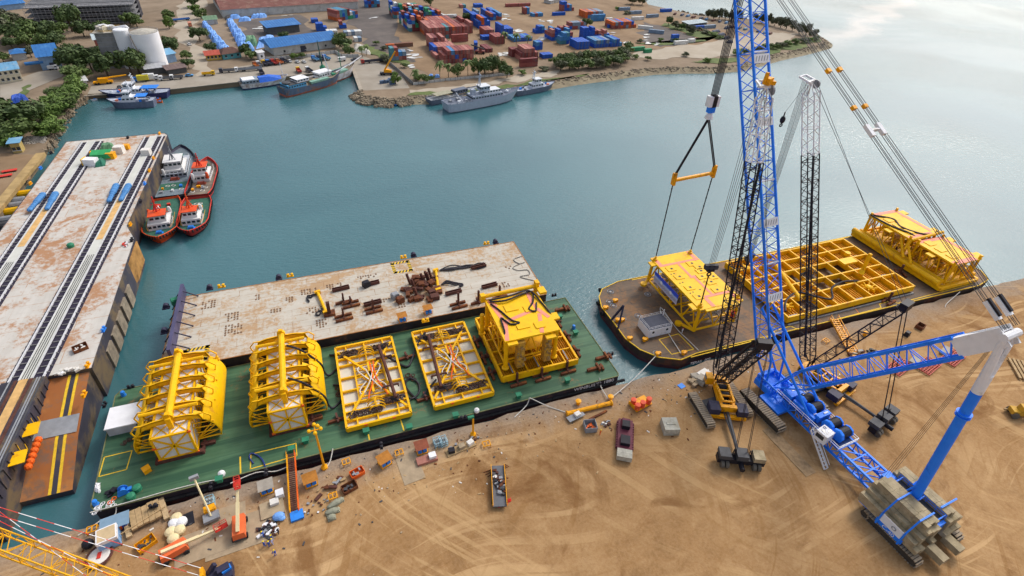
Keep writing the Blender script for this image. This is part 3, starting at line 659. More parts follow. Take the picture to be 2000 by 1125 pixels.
# ---- two hooded modules with curved side shells
def make_hood(loc, label):
    T = thing('hooded_module', label, 'module', loc, 0, 'hooded subsea modules on the green barge')
    MB().b2(-3.3, 3.3, -11.4, 10.8, .9, 7.35).build('panel_box', PANEL, T)
    f = MB(); X, Y0, Y1, z0, z1 = 3.4, -11.5, 10.9, .85, 7.45
    for x in (-X, X):
        for z in (z0, z1): f.bar((x, Y0, z), (x, Y1, z), .4)
        for y in (Y0, Y1): f.bar((x, y, z0), (x, y, z1), .4)
        for k in range(5):
            y0, y1 = Y0+k*4.48, Y0+(k+1)*4.48; f.bar((x, y1, z0), (x, y1, z1), .25).bar((x, y0, z0), (x, y1, z1), .2)
    for y in (Y0, Y1):
        f.bar((-X, y, z0), (X, y, z0), .4).bar((-X, y, z1), (X, y, z1), .4).bar((-X, y, z0), (X, y, z1), .3).bar((X, y, z0), (-X, y, z1), .3).bar((0, y, z0), (0, y, z1), .3).bar((-X, y, (z0+z1)/2), (X, y, (z0+z1)/2), .25)
    for k in range(6):
        y0, y1 = Y0+k*3.7, Y0+(k+1)*3.7; f.bar((-X, y0, z1), (X, y0, z1), .25)
        for s in (-1, 1): f.bar((0, y0, z1), (s*X, y1, z1), .2).bar((s*X, y0, z1), (0, y1, z1), .2)
    f.bar((0, Y0, z1), (0, Y1, z1), .28); f.build('box_frame', YEL, T)
    for sx in (-1, 1):
        prof = [(8.0, .9), (8.15, 1.9), (8.1, 2.9), (7.9, 3.9), (7.55, 4.8), (7.05, 5.7), (6.4, 6.5), (5.7, 7.1)]
        nrm = [(p[0]-.25, p[1]-.12) for p in prof]; ring = prof+nrm[::-1]
        sh = MB().loft([[(sx*x, y, z) for x, z in (ring if sx > 0 else ring[::-1])] for y in (-8.6, 10.4)])
        sh.build('side_shell', YEL2, T, smooth=True)
        for k in range(6):
            y = -8.5+k*3.76; r = MB()
            P = [(5.7, 7.0), (5.2, 8.5), (3.2, 9.0), (0, 9.2)]
            for a, b in zip(P[:-1], P[1:]): r.bar((sx*a[0], y, a[1]), (sx*b[0], y, b[1]), .32, .3)
            for a, b in (((5.4, 7.5), (3.3, 7.6)), ((3.3, 7.5), (3.2, 9.0)), ((6.9, 5.9), (7.3, 7.4)), ((7.3, 7.4), (6.2, 8.7)), ((6.2, 8.7), (5.0, 8.6)), ((3.3, 7.6), (.4, 8.9))): r.bar((sx*a[0], y, a[1]), (sx*b[0], y, b[1]), .22)
            pl = [(5.7, 7.0), (5.2, 8.5), (3.2, 9.0), (.5, 9.2), (.5, 8.3), (3.2, 8.0), (4.6, 7.5)]; pl = pl if sx > 0 else pl[::-1]
            r.loft([[(sx*a_, y-.16, z_) for a_, z_ in pl], [(sx*a_, y+.16, z_) for a_, z_ in pl]])
            if k < 5:
                r.poly([(sx*5.75, y+.1, 7.15), (sx*5.75, y+1.5, 7.15), (sx*4.2, y+1.5, 8.5), (sx*4.2, y+.1, 8.5)])
                r.poly([(sx*3.2, y+.1, 7.6), (sx*.6, y+.1, 7.6), (sx*.6, y+.1, 8.9), (sx*3.2, y+.1, 8.8)])
            r.build('rib', YEL, T)
        b = MB()
        for y in (-8.4, -2.5, 3.5, 10.2):
            b.tube((sx*8, y, 1.0), (sx*3.4, y, 1.0), .2, 5)
            for z in (2.6, 4.2, 5.6): b.tube((sx*(8.0-(.0 if z < 4 else .5)), y, z), (sx*3.4, y, 1.2), .13, 5).tube((sx*(8.0-(.0 if z < 4 else .6)), y, z), (sx*3.4, y, z+.3), .13, 5)
        each(b, 'outrigger_brace', YEL, T)
    MB().tube((.2, -8.4, 10.0), (.2, 9.2, 10.4), .72, 10).tube((.2, -9.2, 10.0), (.2, -8.4, 10.0), .95, 10).tube((.2, 9.2, 10.4), (.2, 10, 10.4), .95, 10).b2(-.2, .6, -9.4, -8.6, 8.8, 11.2).b2(-.2, .6, 9.0, 9.7, 8.8, 11.8).b2(-.3, .7, -9.9, -9.3, 7.4, 10.3).build('ridge_beam', YEL, T)
    for y in (-6.4, 7.6): MB().tube((-5.6, y, 9.5), (5.2, y, 9.5), .42, 8).build('cross_tube', YEL, T)
    for x, y, z in ((-3.5, -11.6, .8), (3.5, -11.6, .8), (-3.5, -11.6, 4.6), (3.5, -11.6, 7.4)): MB().box((x, y, z), (.7, .3, .5)).build('lashing_lug', ORG, T)
    return T
hA = make_hood((-37.3, 100.0, GZ), 'hooded yellow module nearest the left end of the green barge, beside the white container roof')
hB = make_hood((-15.4, 99.8, GZ), 'hooded yellow module draped with a black hose, between its twin and the flat chain frames')
for cx, d in ((-37.3, 'first hooded module, at the green deck end'), (-15.4, 'hooded module draped with a black hose')):
    q = MB()
    for y in (88.6, 93, 100, 107, 111): q.b2(cx-4.2, cx+4.6, y-.5, y+.5, GZ+.02, GZ+.85)
    q.b2(cx+3.8, cx+6.6, 90, 90.8, GZ+.02, GZ+.7).b2(cx-4.5, cx-4, 88, 111, GZ+.02, GZ+.6).b2(cx+4.2, cx+4.7, 88, 111, GZ+.02, GZ+.6)
    tag(q.build('timber_cribbing', RUSTB), 'dark brown steel cribbing under the '+d, 'cribbing')
for y0 in (92.5, 103): hose('black_hose', [(-14, y0+1, 15.2), (-11.5, y0, 14.2), (-9.3, y0, 11.2), (-7.4, y0-.3, 8), (-7.1, y0-.4, 5.5), (-6.0, y0-.5, 4.3), (-3.2, y0+2.5, 4.25), (-3.0, y0+5, 4.25), (-5.5, y0+6.5, 4.25)], .26, CABLK, 'black hose draped over the shell of the second hooded module, '+('nearer the quay' if y0 < 100 else 'nearer the grey barge'), 'hose', 'black hoses over the hooded module')

# ---- two flat chain frames
def grate_mat():
    m, t, b, tc = new_mat('perforated_plate'); v = _n(t, 'ShaderNodeTexVoronoi', Scale=1.55, Randomness=0.0); t.links.new(tc.outputs['Object'], v.inputs['Vector'])
    t.links.new(ramp(t, v.outputs['Distance'], [(.30, (.05, .045, .03)), (.36, (.60, .57, .48))]), b.inputs['Base Color']); b.inputs['Roughness'].default_value = .7; return m
PERF = grate_mat()
def make_frame(cx, cy, label, word, mir):
    T = thing('chain_module', label, 'frame', (cx, cy, GZ), 0, 'flat chain frames on the green barge')
    W2, L2, z0, z1 = 7.1, 13.0, .45, 1.75; f = MB()
    for x in (-W2, W2): f.b2(x-.25, x+.25, -L2, L2, z0, z1)
    for y in (-L2, L2): f.b2(-W2, W2, y-.25, y+.25, z0, z1)
    for y in (-11, -8.6, -6.2, -2.2, 2.0, 6.2, 8.6, 11): f.b2(-W2, W2, y-.17, y+.17, z0+.5, z1-.1)
    for x in (-4.6, -.1, 4.6): f.b2(x-.16, x+.16, -L2, -6.2, z0+.5, z1-.14); f.b2(x-.16, x+.16, 6.2, L2, z0+.5, z1-.14)
    for x in (-3.4, 3.4): f.b2(x-.2, x+.2, -6.2, 6.2, z0+.4, z1-.05)
    f.build('frame', YEL, T)
    MB().b2(-6.85, 6.85, -12.75, 12.75, z0+.3, z0+.42).build('perforated_plate', PERF, T)
    d = MB()
    for s in (-1, 1): d.bar((s*6.6, -11, z1), (s*.6, -2, z1+.5), .5, .35).bar((s*6.6, 11, z1), (s*.6, 2, z1+.5), .5, .35)
    d.bar((0, -5, z1+.4), (0, 5, z1+.4), .5).box((0, 0, z1+.4), (2.6, 2.6, .5), .78)
    for y in (-5, -3.5, -1.2, 1.2, 3.5, 5): d.bar((-3.4, y, z1-.3), (3.4, y, z1-.3), .3)
    d.build('cross_brace', YEL, T)
    for y in (-8.8, 8.3):
        a = MB()
        for k in range(4):
            yy = y+(k-1.5)*.9; rr_ = 2.0-.15*abs(k-1.5); P = [(rr_*math.cos(math.pi*i/8), yy, z1+1.6*math.sin(math.pi*i/8)) for i in range(9)]; a.path(P, .13, 5)
        a.tube((0, y-1.6, z1+1.5), (0, y+1.6, z1+1.5), .14, 5); a.build('guard_hoop', YEL, T)
    for x, y in ((-3, -13.3), (3.2, -13.3), (0, -9.8), (-1, 9.6)): MB().box((x, y, z1-.2), (.7, .25, .4)).build('lashing_lug', ORG, T)
    rr = random.Random(int(cx)); pos = (cx, cy, GZ+z1)
    for i, (x0, x1, y, w) in enumerate(((-6.2, -.6, 9.8, 'far left'), (.8, 6, 9.9, 'far right'), (-6.2, 1.2, -9.9, 'near left'), (1.0, 6, -8.3, 'near right'))):
        if mir: x0, x1 = -x1, -x0; w = w.replace('left', 'X').replace('right', 'left').replace('X', 'right')
        c = MB()
        for row in range(3):
            P = [V((x0+(x1-x0)*k/9, y+(row-1)*.55+rr.uniform(-.25, .25), .05+rr.uniform(0, .3))) for k in range(10)]
            for a, b in zip(P[:-1], P[1:]):
                for h in range(2):
                    p = a.lerp(b, (h+.5)/2); c.torus(p, .34, .12, (rr.uniform(-1, 1), rr.uniform(-1, 1), rr.uniform(.2, 1)), 6, 4)
        c = c.build('anchor_chain', mat('rusty_chain', (.085, .05, .04), .75, var=.4, scale=2), None, pos); tag(c, f'heap of dark rusty anchor chain on the {w} corner of the {word} chain frame', 'chain', 'chain heaps on the flat frames')
    for i, s in enumerate((-1, 1)):
        P = [(s*.6, -.5, .8), (s*2.6, 3.0, .6), (s*2.2, 4.6, .35), (s*1.0, 3.6, .55), (s*.3, .8, .85), (s*-.6, -1.6, .8), (s*-2.4, -4.2, .35), (s*-3.0, -2.9, .4), (s*-1.2, -.8, .7)]
        o = hose('rope_sling', [(cx+p[0], cy+p[1]-.6, pos[2]+p[2]) for p in P], .16, ROPE, f'white rope sling looped over the {word} chain frame, '+('upper end leaning left' if i else 'upper end leaning right'), 'sling', 'white slings on the flat frames', sub=5)
        P = [(s*.5, 5, .5), (s*.3, 2, .8), (s*.6, -2, .75), (s*1.8, -5, .5), (s*2.2, -6.6, .3)]
        o = hose('webbing_strap', [(cx+p[0]+.8, cy+p[1], pos[2]+p[2]) for p in P], .17, ORG, f'orange strap across the middle of the {word} chain frame, '+('left strand' if i == 0 else 'right strand'), 'strap', 'orange straps on the flat frames')
    m = -1 if mir else 1
    P = thing('spreader_pole', f'long brown spreader pole with crossbars lying along the {word} chain frame', 'spreader', (cx+m*4.0, cy, GZ+z1), 0, 'brown spreader poles')
    MB().tube((-m*.6, 9.6, .9), (m*.5, -8.6, .9), .42, 8).build('pole', RUSTB, P)
    for y in (5.2, -4.6): MB().tube((-1.8, y, .9), (1.8, y, .9), .26, 6).tube((-1.8, y, .9), (-1.8, y, .1), .2, 6).tube((1.8, y, .9), (1.8, y, .1), .2, 6).build('crossbar', RUSTB, P)
    for y in (9.4, -8.4):
        q = MB()
        for k in range(7): q.tube((0, y, .9), (rr.uniform(-1.6, 1.6), y+rr.uniform(-1.4, 1.4), .15), .16, 5)
        q.build('shackle_cluster', BLK, P)
    return T
make_frame(3.25, 97.1, 'flat yellow chain frame next to the hose draped hooded module, brown pole on its right', 'left', False)
make_frame(22.9, 97.0, 'flat yellow chain frame next to the tall platform module, brown pole on its left', 'right', True)
hose('black_hose', [(8, 103, 6), (10.5, 101, 4.6), (12.5, 99.5, 4.3), (14, 101.5, 4.4), (16, 105, 5.2), (19, 108, 6.6)], .3, CABLK, 'black hose strung between the two flat chain frames, far strand', 'hose')
hose('black_hose', [(9.2, 89.5, 6), (11.5, 89, 4.4), (13.5, 90.5, 4.3), (13.8, 93.5, 4.3), (12, 95.5, 4.3), (10.8, 93, 4.3), (13, 88, 4.3), (15, 89.5, 5), (18, 91.5, 6.2)], .26, CABLK, 'black looped hose on the green deck between the two flat chain frames', 'hose')
# hidden stub: rust skid beams beside the frames
def cross_stand(px, z, rz, lab, m=RUST, up=2.2, L=4.2, n=2, grp='rusty T shaped deck stands'):
    p = U(*px, z); T = thing('deck_stand', lab, 'deck stand', p, rz, grp); q = MB()
    for k in range(n): q.box((0, (k-.5*(n-1))*1.7, .35), (L, .6, .7))
    q.build('beam', m, T); MB().box((0, .2, .7+up/2), (.45, .6, up)).box((0, .4, .6), (.45, 2.6, .6)).build('post', RUSTB, T); return T
STANDS = [((598, 872), GZ), ]
for i, (px, up, n, where) in enumerate((((1010, 748), 2.6, 2, 'at the near left corner of the tall platform module'), ((1058, 738), 2.6, 2, 'at the middle of the near side of the tall platform module'), ((1107, 724), 2.6, 2, 'at the near right corner of the tall platform module'))):
    cross_stand(px, GZ, .05, 'rusty T shaped stand '+where, up=up, n=n)
for i, px in enumerate(((966, 730), (950, 700), (936, 668))): cross_stand(px, GZ, 1.57, f'rusty stand left of the tall platform module on green deck, {ORD[i]} from quay', up=.8, n=2)
for i, px in enumerate(((1126, 688), (1108, 659), (1090, 632))): cross_stand(px, GZ, 1.57, f'rusty stand right of the tall platform module on green deck, {ORD[i]} from quay', up=.6, n=1)
for i, px in enumerate(((832, 780), (795, 700), (660, 822), (612, 822))): cross_stand(px, GZ, .1, ['rusty skid beam at the near left corner of the right chain frame', 'rusty skid beam by the far left corner of the right chain frame', 'rusty skid beam under the near left corner of the left chain frame', 'rusty skid beam by the near right foot of the second hooded module'][i], up=.5, n=1)

# ---- tall platform module
PM = thing('platform_module', 'tall yellow platform module with salmon painted walkways on its deck', 'module', (43.4, 98.2, GZ))
b = MB(); W2, L2 = 10.1, 11.2
for x in (-W2, W2): b.b2(x-.25, x+.25, -L2, L2, .7, 2.5)
for y in (-L2, L2): b.b2(-W2, W2, y-.25, y+.25, .7, 2.5)
for k in range(1, 6): x = -W2+k*2*W2/6; b.b2(x-.12, x+.12, -L2, L2, 1.4, 2.45)
for k in range(1, 5): y = -L2+k*2*L2/5; b.b2(-W2, W2, y-.15, y+.15, 1.4, 2.38)
b.build('base_frame', YEL, PM)
g = MB().b2(-W2+.2, W2-.2, -L2+.2, L2-.2, 1.35, 1.5)
for k in range(70):
    x = -W2+.3+(k % 35)*.58; g.b2(x, x+.1, -L2+.3 if k < 35 else .2, -.2 if k < 35 else L2-.3, 1.5, 1.95)
g.build('base_grating', mat('yellow_grating', (.52, .25, .005), .6, var=.3, scale=1), PM)
dx0, dx1, dy0, dy1, dz = -9.0, 5.2, -9.0, 7.2, 11.9
MB().b2(dx0, dx1, dy0, dy1, dz-.5, dz).b2(dx0+.5, dx0+3, dy0-1.1, dy0, dz-.9, dz-.4).b2(dx1-4, dx1-1.4, dy0-1.4, dy0, dz-1.2, dz-.7).b2(dx1, dx1+1.8, dy0+4, dy0+6.4, dz-.6, dz-.1).b2(dx1, dx1+2, dy1-3, dy1-.5, dz+.6, dz+1.2).build('deck', YEL2, PM)
w = MB()
for p, q_, wd in (((dx0+.6, dy0+.2), (dx0+2.2, dy0+6), 1.0), ((dx0+2.2, dy0+6), (dx0+1.0, dy1-.6), 1.0), ((dx0+2.4, dy0+6.6), (dx1-2.5, dy0+9.0), 1.0), ((dx1-2.5, dy0+9), (dx1-.8, dy0+5), 1.0), ((dx1-3.0, dy0+9), (dx1-2.5, dy1-.8), 1.0), ((dx1-2.6, dy0+7), (dx1-4.6, dy0+.3), 1.0), ((dx0+1, dy1-.8), (dx0+2.2, dy1-3.5), .9)):
    w.bar((p[0], p[1], dz+.03+len(w.v)*.0004), (q_[0], q_[1], dz+.03+len(w.v)*.0004), wd, .03)
w.build('walkway_marking', SALMON, PM)
h = MB()
for x, y, a, c in ((-3.0, -4.6, 3.2, 3.0), (-3.5, 2.2, 3.4, 2.6), (.8, .5, 2.6, 2.4), (1.0, -6, 2.4, 2.2)): h.b2(x-a/2, x+a/2, y-c/2, y+c/2, dz, dz+.22)
each(h, 'deck_hatch', YEL2, PM)
for x, y in ((dx0+.6, dy0+.6), (dx1-.6, dy0+.6), (dx0+.6, dy1-.6), (dx1-.6, dy1-.6), (dx0-1.2, dy1-2)):
    MB().tube((x, y, 2.4), (x, y, dz-.4 if x > dx0-1 else dz-3), .55, 10).lathe((x, y, 2.3), [(.95, 0), (.95, .3), (.6, .6)], 10).build('leg', YEL, PM)
t = MB()
xtruss(t, (dx0+.8, dy0+1.2), (dx1-.8, dy0+1.2), 4.5, dz-.6, 3, .22); xtruss(t, (dx0+.8, dy1-1), (dx1-.8, dy1-1), 3, dz-.6, 3, .22)
xtruss(t, (dx0+.7, dy0+1), (dx0+.7, dy1-1), 3, dz-.6, 3, .22); xtruss(t, (dx1-.7, dy0+1), (dx1-.7, dy1-1), 3, dz-.6, 3, .22)
t.b2(dx0+2, dx1-2, dy0+2, dy1-2, 5.2, 5.6); t.build('side_truss', YEL, PM)
MB().tube((dx0-.6, dy1+.3, dz+.9), (dx1+.6, dy1+.3, dz+1.1), .55, 10).b2(dx1-.2, dx1+.9, dy1-.4, dy1+1, dz-.5, dz+2.6).b2(dx0-1, dx0+.2, dy1-.4, dy1+1, dz-.5, dz+1.6).build('end_beam', YEL, PM)
e = MB()
for x in (-4.9, 2.2):
    e.b2(x-.9, x+.9, dy0-.6, dy0+1.2, 2.5, dz-1)
each(e, 'service_duct', mat('duct_tan', (.58, .33, .04), .6, var=.25, scale=1.2, dirt=(.30, .17, .06), damt=.5, dscale=1.5), PM)
e = MB()
for k in range(30):
    x = rnd.choice((-4.9, 2.2))+rnd.uniform(-1, 1); z = rnd.uniform(3.2, dz-1.5); e.box((x, dy0-.65+rnd.uniform(-.25, 0), z), (rnd.uniform(.2, .7), .3, rnd.uniform(.2, .8)))
each(e, 'valve_gear', mat('valve_gear', (.34, .22, .09), .6, var=.5, scale=2), PM)
e = MB()
for x in (-7.2, -.4, 7.6): e.b2(x-.12, x+.12, -10.6, -7.2, 2.46, 2.56)
each(e, 'anode_bar', GREY, PM)
cx, cy, zt = PM.location.x, PM.location.y, GZ+dz+.25
hose('black_hose', [(cx-8, cy+5.8, zt), (cx-4, cy+4.6, zt+.5), (cx+1, cy+6, zt+.3), (cx+3.8, cy+6.2, zt+.2), (cx+2.6, cy+2.5, zt), (cx+.6, cy+.2, zt), (cx+2, cy-1, zt), (cx+3.4, cy+2, zt)], .24, CABLK, 'black hose looped over the far right corner of the tall platform deck', 'hose')
hose('black_hose', [(cx-8, cy+5, zt), (cx-6.5, cy+1.5, zt), (cx-5, cy-2.5, zt), (cx-3.5, cy-4, zt), (cx-5.8, cy-3.8, zt), (cx-7.3, cy-1, zt), (cx-8, cy-5.5, zt), (cx-8.6, cy-7.5, zt-1)], .24, CABLK, 'black hose looped down the left side of the tall platform deck', 'hose')
hose('black_hose', [(cx-8.2, cy+6.2, zt+.2), (cx-3, cy+5.6, zt+.8), (cx+3, cy+6.6, zt+.5), (cx+4.6, cy+2, zt), (cx+5.1, cy-2, zt-.1), (cx+5.6, cy-3.6, zt-1)], .24, CABLK, 'black hose along the far edge and right side of the tall platform deck', 'hose')

# ---- lifted topside module on the right barge
TM = thing('topside_module', 'yellow topside module with banner on its side, slung from the crane rigging', 'module', (96.4, 100.4, TZ))
dz = 9.3; X, Y = 7.1, 12.6
d = MB().b2(-X, X, -Y, Y, dz-.45, dz).b2(-X-1.6, -X, Y-3.6, Y-1.4, dz-.6, dz-.2).b2(-X-1.6, -X, -Y+.8, -Y+3.4, dz-.6, dz-.2).b2(-X+1.5, X-1.5, -Y-.9, -Y, dz-.5, dz-.1)
d.build('deck', YEL2, TM)
w = MB(); zz = dz+.02
for (p, q_, wd) in (((-X+.2, Y-4.6), (X-.2, Y-4.6), .9), ((-X+1, Y-.3), (-X+1, Y-4.2), 1.2), ((X-1.0, Y-.2), (X-1.0, Y-4.1), 1.3), ((-.6, Y-5.1), (-.6, .8), .8), ((.2, .6), (.2, -Y+4.6), .8), ((-1.2, .7), (1.0, .7), 1.0), ((-2.6, -Y+4.4), (X-1.2, -Y+4.4), .9), ((-2.6, -Y+3.9), (-2.6, -Y+.2), 1.2), ((X-1.2, -Y+4), (X-1.2, -Y+.2), 1.0)):
    w.bar((p[0], p[1], zz), (q_[0], q_[1], zz), wd, .03); zz += .004
w.build('walkway_marking', SALMON, TM)
h, hk = MB(), MB()
for x, y in ((-4.3, 5.8), (-4.2, 1.8), (-4.2, -3.4), (-4.2, -7.6), (3.2, 6.4), (3.6, 2.4), (2.2, .0), (3.2, -3.0), (4.4, 4.2), (2.6, -6.6), (5.4, -1.0)):
    h.b2(x-1.3, x+1.3, y-1.1, y+1.1, dz, dz+.16); hk.b2(x-.1, x+.6, y-.35, y+.35, dz+.161, dz+.18)
for x, y in ((-5.6, 3.6), (-4.6, 3.7), (-5.6, -.8), (-4.6, -.7), (-5.4, -5.6), (-4.4, -5.4), (4.6, 7.9), (5.6, 7.7), (1.4, -2.4), (-1.8, -5)): hk.b2(x-.2, x+.2, y-.2, y+.2, dz+.001, dz+.03)
each(h, 'deck_hatch', YEL2, TM); each(hk, 'hatch_opening', BLK, TM)
for sx in (-1, 1):
    for sy in (-1, 1):
        MB().tube((sx*(X-.5), sy*(Y-.6), 1.2), (sx*(X-.7), sy*(Y-.9), dz-.4), .5, 8).build('leg', YEL, TM)
        MB().tube((sx*(X-.5), sy*(Y-.6), 1.3), (sx*(X+1.5), sy*(Y-2.0) if sy > 0 else sy*(Y-4.5), 1.2), .45, 8).lathe((sx*(X+1.9), sy*(Y-2) if sy > 0 else sy*(Y-4.5), .9), [(.5, 0), (1.0, 0), (1.0, .7), (.5, .7)], 12).build('outrigger', YEL, TM)
        MB().lathe((sx*(X-.9), sy*(Y-1.3), dz), [(.7, 0), (.7, .5), (.35, .6), (.35, 1.2)], 8).build('lifting_eye', YEL, TM)
for sx in (-1, 1):
    t = MB(); xtruss(t, (sx*(X-.6), -Y+.8), (sx*(X-.6), Y-.8), 1.3, dz-.7, 4, .27); t.build('side_truss', YEL, TM)
for sy in (-1, 1):
    t = MB(); xtruss(t, (-X+.6, sy*(Y-.8)), (X-.6, sy*(Y-.8)), 1.3, dz-.7, 2, .27); t.build('end_truss', YEL, TM)
t = MB()
for y in (-9, -5, -1, 3, 7): t.bar((-X+.6, y, 1.3), (X-.6, y, 1.3), .4).bar((-X+.6, y, 4.4), (X-.6, y, 4.4), .3)
t.build('floor_beam', YEL, TM)
t = MB()
for k in range(26): t.box((rnd.uniform(-4.5, 4.5), rnd.uniform(-11.6, 9), rnd.uniform(2, 7)), (rnd.uniform(.4, 2), rnd.uniform(.4, 2), rnd.uniform(.4, 1.6)))
for k in range(10): x = rnd.uniform(-5, 5); t.tube((x, -11.5, rnd.uniform(2, 8)), (x+rnd.uniform(-2, 2), 8, rnd.uniform(2, 8)), .25)
each(t, 'process_equipment', mat('process_grey', (.42, .42, .40), .5, var=.4, scale=1.5), TM)
MB().tube((5.2, -12.3, 3.2), (5.2, -12.3, 5.4), .55, 8).build('red_cylinder', REDP, TM)
# banner
bn = thing('banner', 'blue and grey banner with two round emblems hung on the topside module side', 'banner', (96.4-X-.9, 102.2, TZ+6.3))
def banner_mat():
    m, t, b, tc = new_mat('banner_print'); sx = t.nodes.new('ShaderNodeSeparateXYZ'); t.links.new(tc.outputs['Object'], sx.inputs[0])
    n = noise(t, tc.outputs['Object'], .8, 6); a = t.nodes.new('ShaderNodeMath'); a.operation = 'MULTIPLY_ADD'; a.inputs[1].default_value = 1.2; t.links.new(n, a.inputs[0]); t.links.new(sx.outputs['Z'], a.inputs[2])
    mr = _n(t, 'ShaderNodeMapRange'); mr.inputs['From Min'].default_value = -1.6; mr.inputs['From Max'].default_value = 2.6; t.links.new(a.outputs[0], mr.inputs[0])
    t.links.new(ramp(t, mr.outputs[0], [(.15, (.52, .48, .60)), (.42, (.38, .37, .45)), (.58, (.45, .55, .80)), (.68, (.03, .10, .62)), (.9, (.03, .06, .62))]), b.inputs['Base Color']); b.inputs['Roughness'].default_value = .6; return m
MB().b2(-.04, .04, -6.0, 6.0, -1.7, 1.7).build('cloth', banner_mat(), bn)
for y in (2.2, -2.6): MB().lathe((-.045, y, .1), [(.55, 0), (.55, .02)], 12, (-1, 0, 0)).lathe((-.07, y, .1), [(.3, 0), (.3, .02)], 10, (-1, 0, 0)).build('emblem', WHT, bn)
q = MB()
for k in range(16): q.box((-.06, -5+k*.55, -.75-.25*(k % 2)), (.02, .32, .14))
each(q, 'print_line', mat('banner_ink', (.12, .11, .2), .7), bn)

# ---- low grid frame on the right barge
GF = thing('grid_module', 'low wide yellow grid frame with open cells in the middle of the brown barge', 'frame', (143.2, 97.8, TZ))
X, Y, z0, z1 = 24.8, 13.9, .5, 2.5; f = MB()
ys = (-Y, -7.0, -1.8, 4.2, 9.2, Y); xsx = (-X, -17.8, -10.6, -6.0, .8, 7.5, 13.0, 18.8, X)
for y in ys: f.b2(-X, X, y-.22, y+.22, z0, z1)
for x in xsx: f.b2(x-.2, x+.2, -Y, Y, z0+.1, z1-.02)
for x in (-X, X): f.b2(x-.25, x+.25, -Y-.2, Y+.2, z0, z1+.03)
f.build('grid_beam', YEL, GF)
fl, an = MB(), MB()
for i in range(len(xsx)-1):
    for j in range(len(ys)-1):
        if (i, j) in ((2, 2), (4, 2), (3, 2), (4, 1), (3, 1), (5, 2), (1, 0)): continue
        x0, x1, y0, y1 = xsx[i]+.2, xsx[i+1]-.2, ys[j]+.2, ys[j+1]-.2
        fl.b2(x0, x1, y0, y1, z0+.05, z0+.18)
        n = max(3, int((x1-x0)/.9))
        for k in range(n): xx = x0+(k+.5)*(x1-x0)/n; fl.b2(xx-.1, xx+.1, y0, y1, z0+.18, z0+.6)
        if (i+j) % 2 == 0: an.b2((x0+x1)/2-1.4, (x0+x1)/2+1.4, y0+1.0, y0+1.4, z0+.6, z0+.75)
each(fl, 'cell_floor', mat('yellow_floor', (.66, .32, .005), .6, var=.2, scale=.8), GF); each(an, 'anode_bar', GREY, GF)
MB().tube((-9.5, 10.5, 2.7), (-16.0, -9.0, 2.9), .62, 10).build('diagonal_pipe', YEL, GF)
for x, y in ((-20, 10), (10.5, -9.8), (-21.5, -9)):
    q = MB()
    for k in range(8): a_ = k*math.pi/4; q.bar((x, y, 1.2), (x+2.6*math.cos(a_), y+2.2*math.sin(a_), 2.2), .35, .8)
    q.lathe((x, y, .8), [(1.1, 0), (1.1, 1.6), (.6, 1.9)], 12).build('socket', YEL, GF)
MB().bar((13.5, -4.0, 2.4), (14.6, -3.2, 9.5), 1.0, .8).bar((12.6, -4.6, 2.6), (13.5, -3.8, 3.6), 1.4).build('docking_post', YEL, GF)
MB().b2(11.5, 17.2, 1.0, 3.8, 2.5, 3.2).lathe((17.6, 5.6, 2.4), [(.9, 0), (.9, 1.2)], 10).build('hatch_box', YEL2, GF)
f = MB().b2(-X, X, -Y-1.0, -Y-.6, .02, .35); f.build('grey_skid', GREY, GF)
hose('black_hose', [(119, 86, 6.4), (123, 90, 6.4), (129, 92, 6.4), (133, 89, 6.3), (137, 86.5, 6.3), (141, 90.5, 6.4), (147, 92, 6.4), (152, 91, 6.4)], .3, CABLK, 'black hose laid across the near cells of the low grid frame', 'hose')

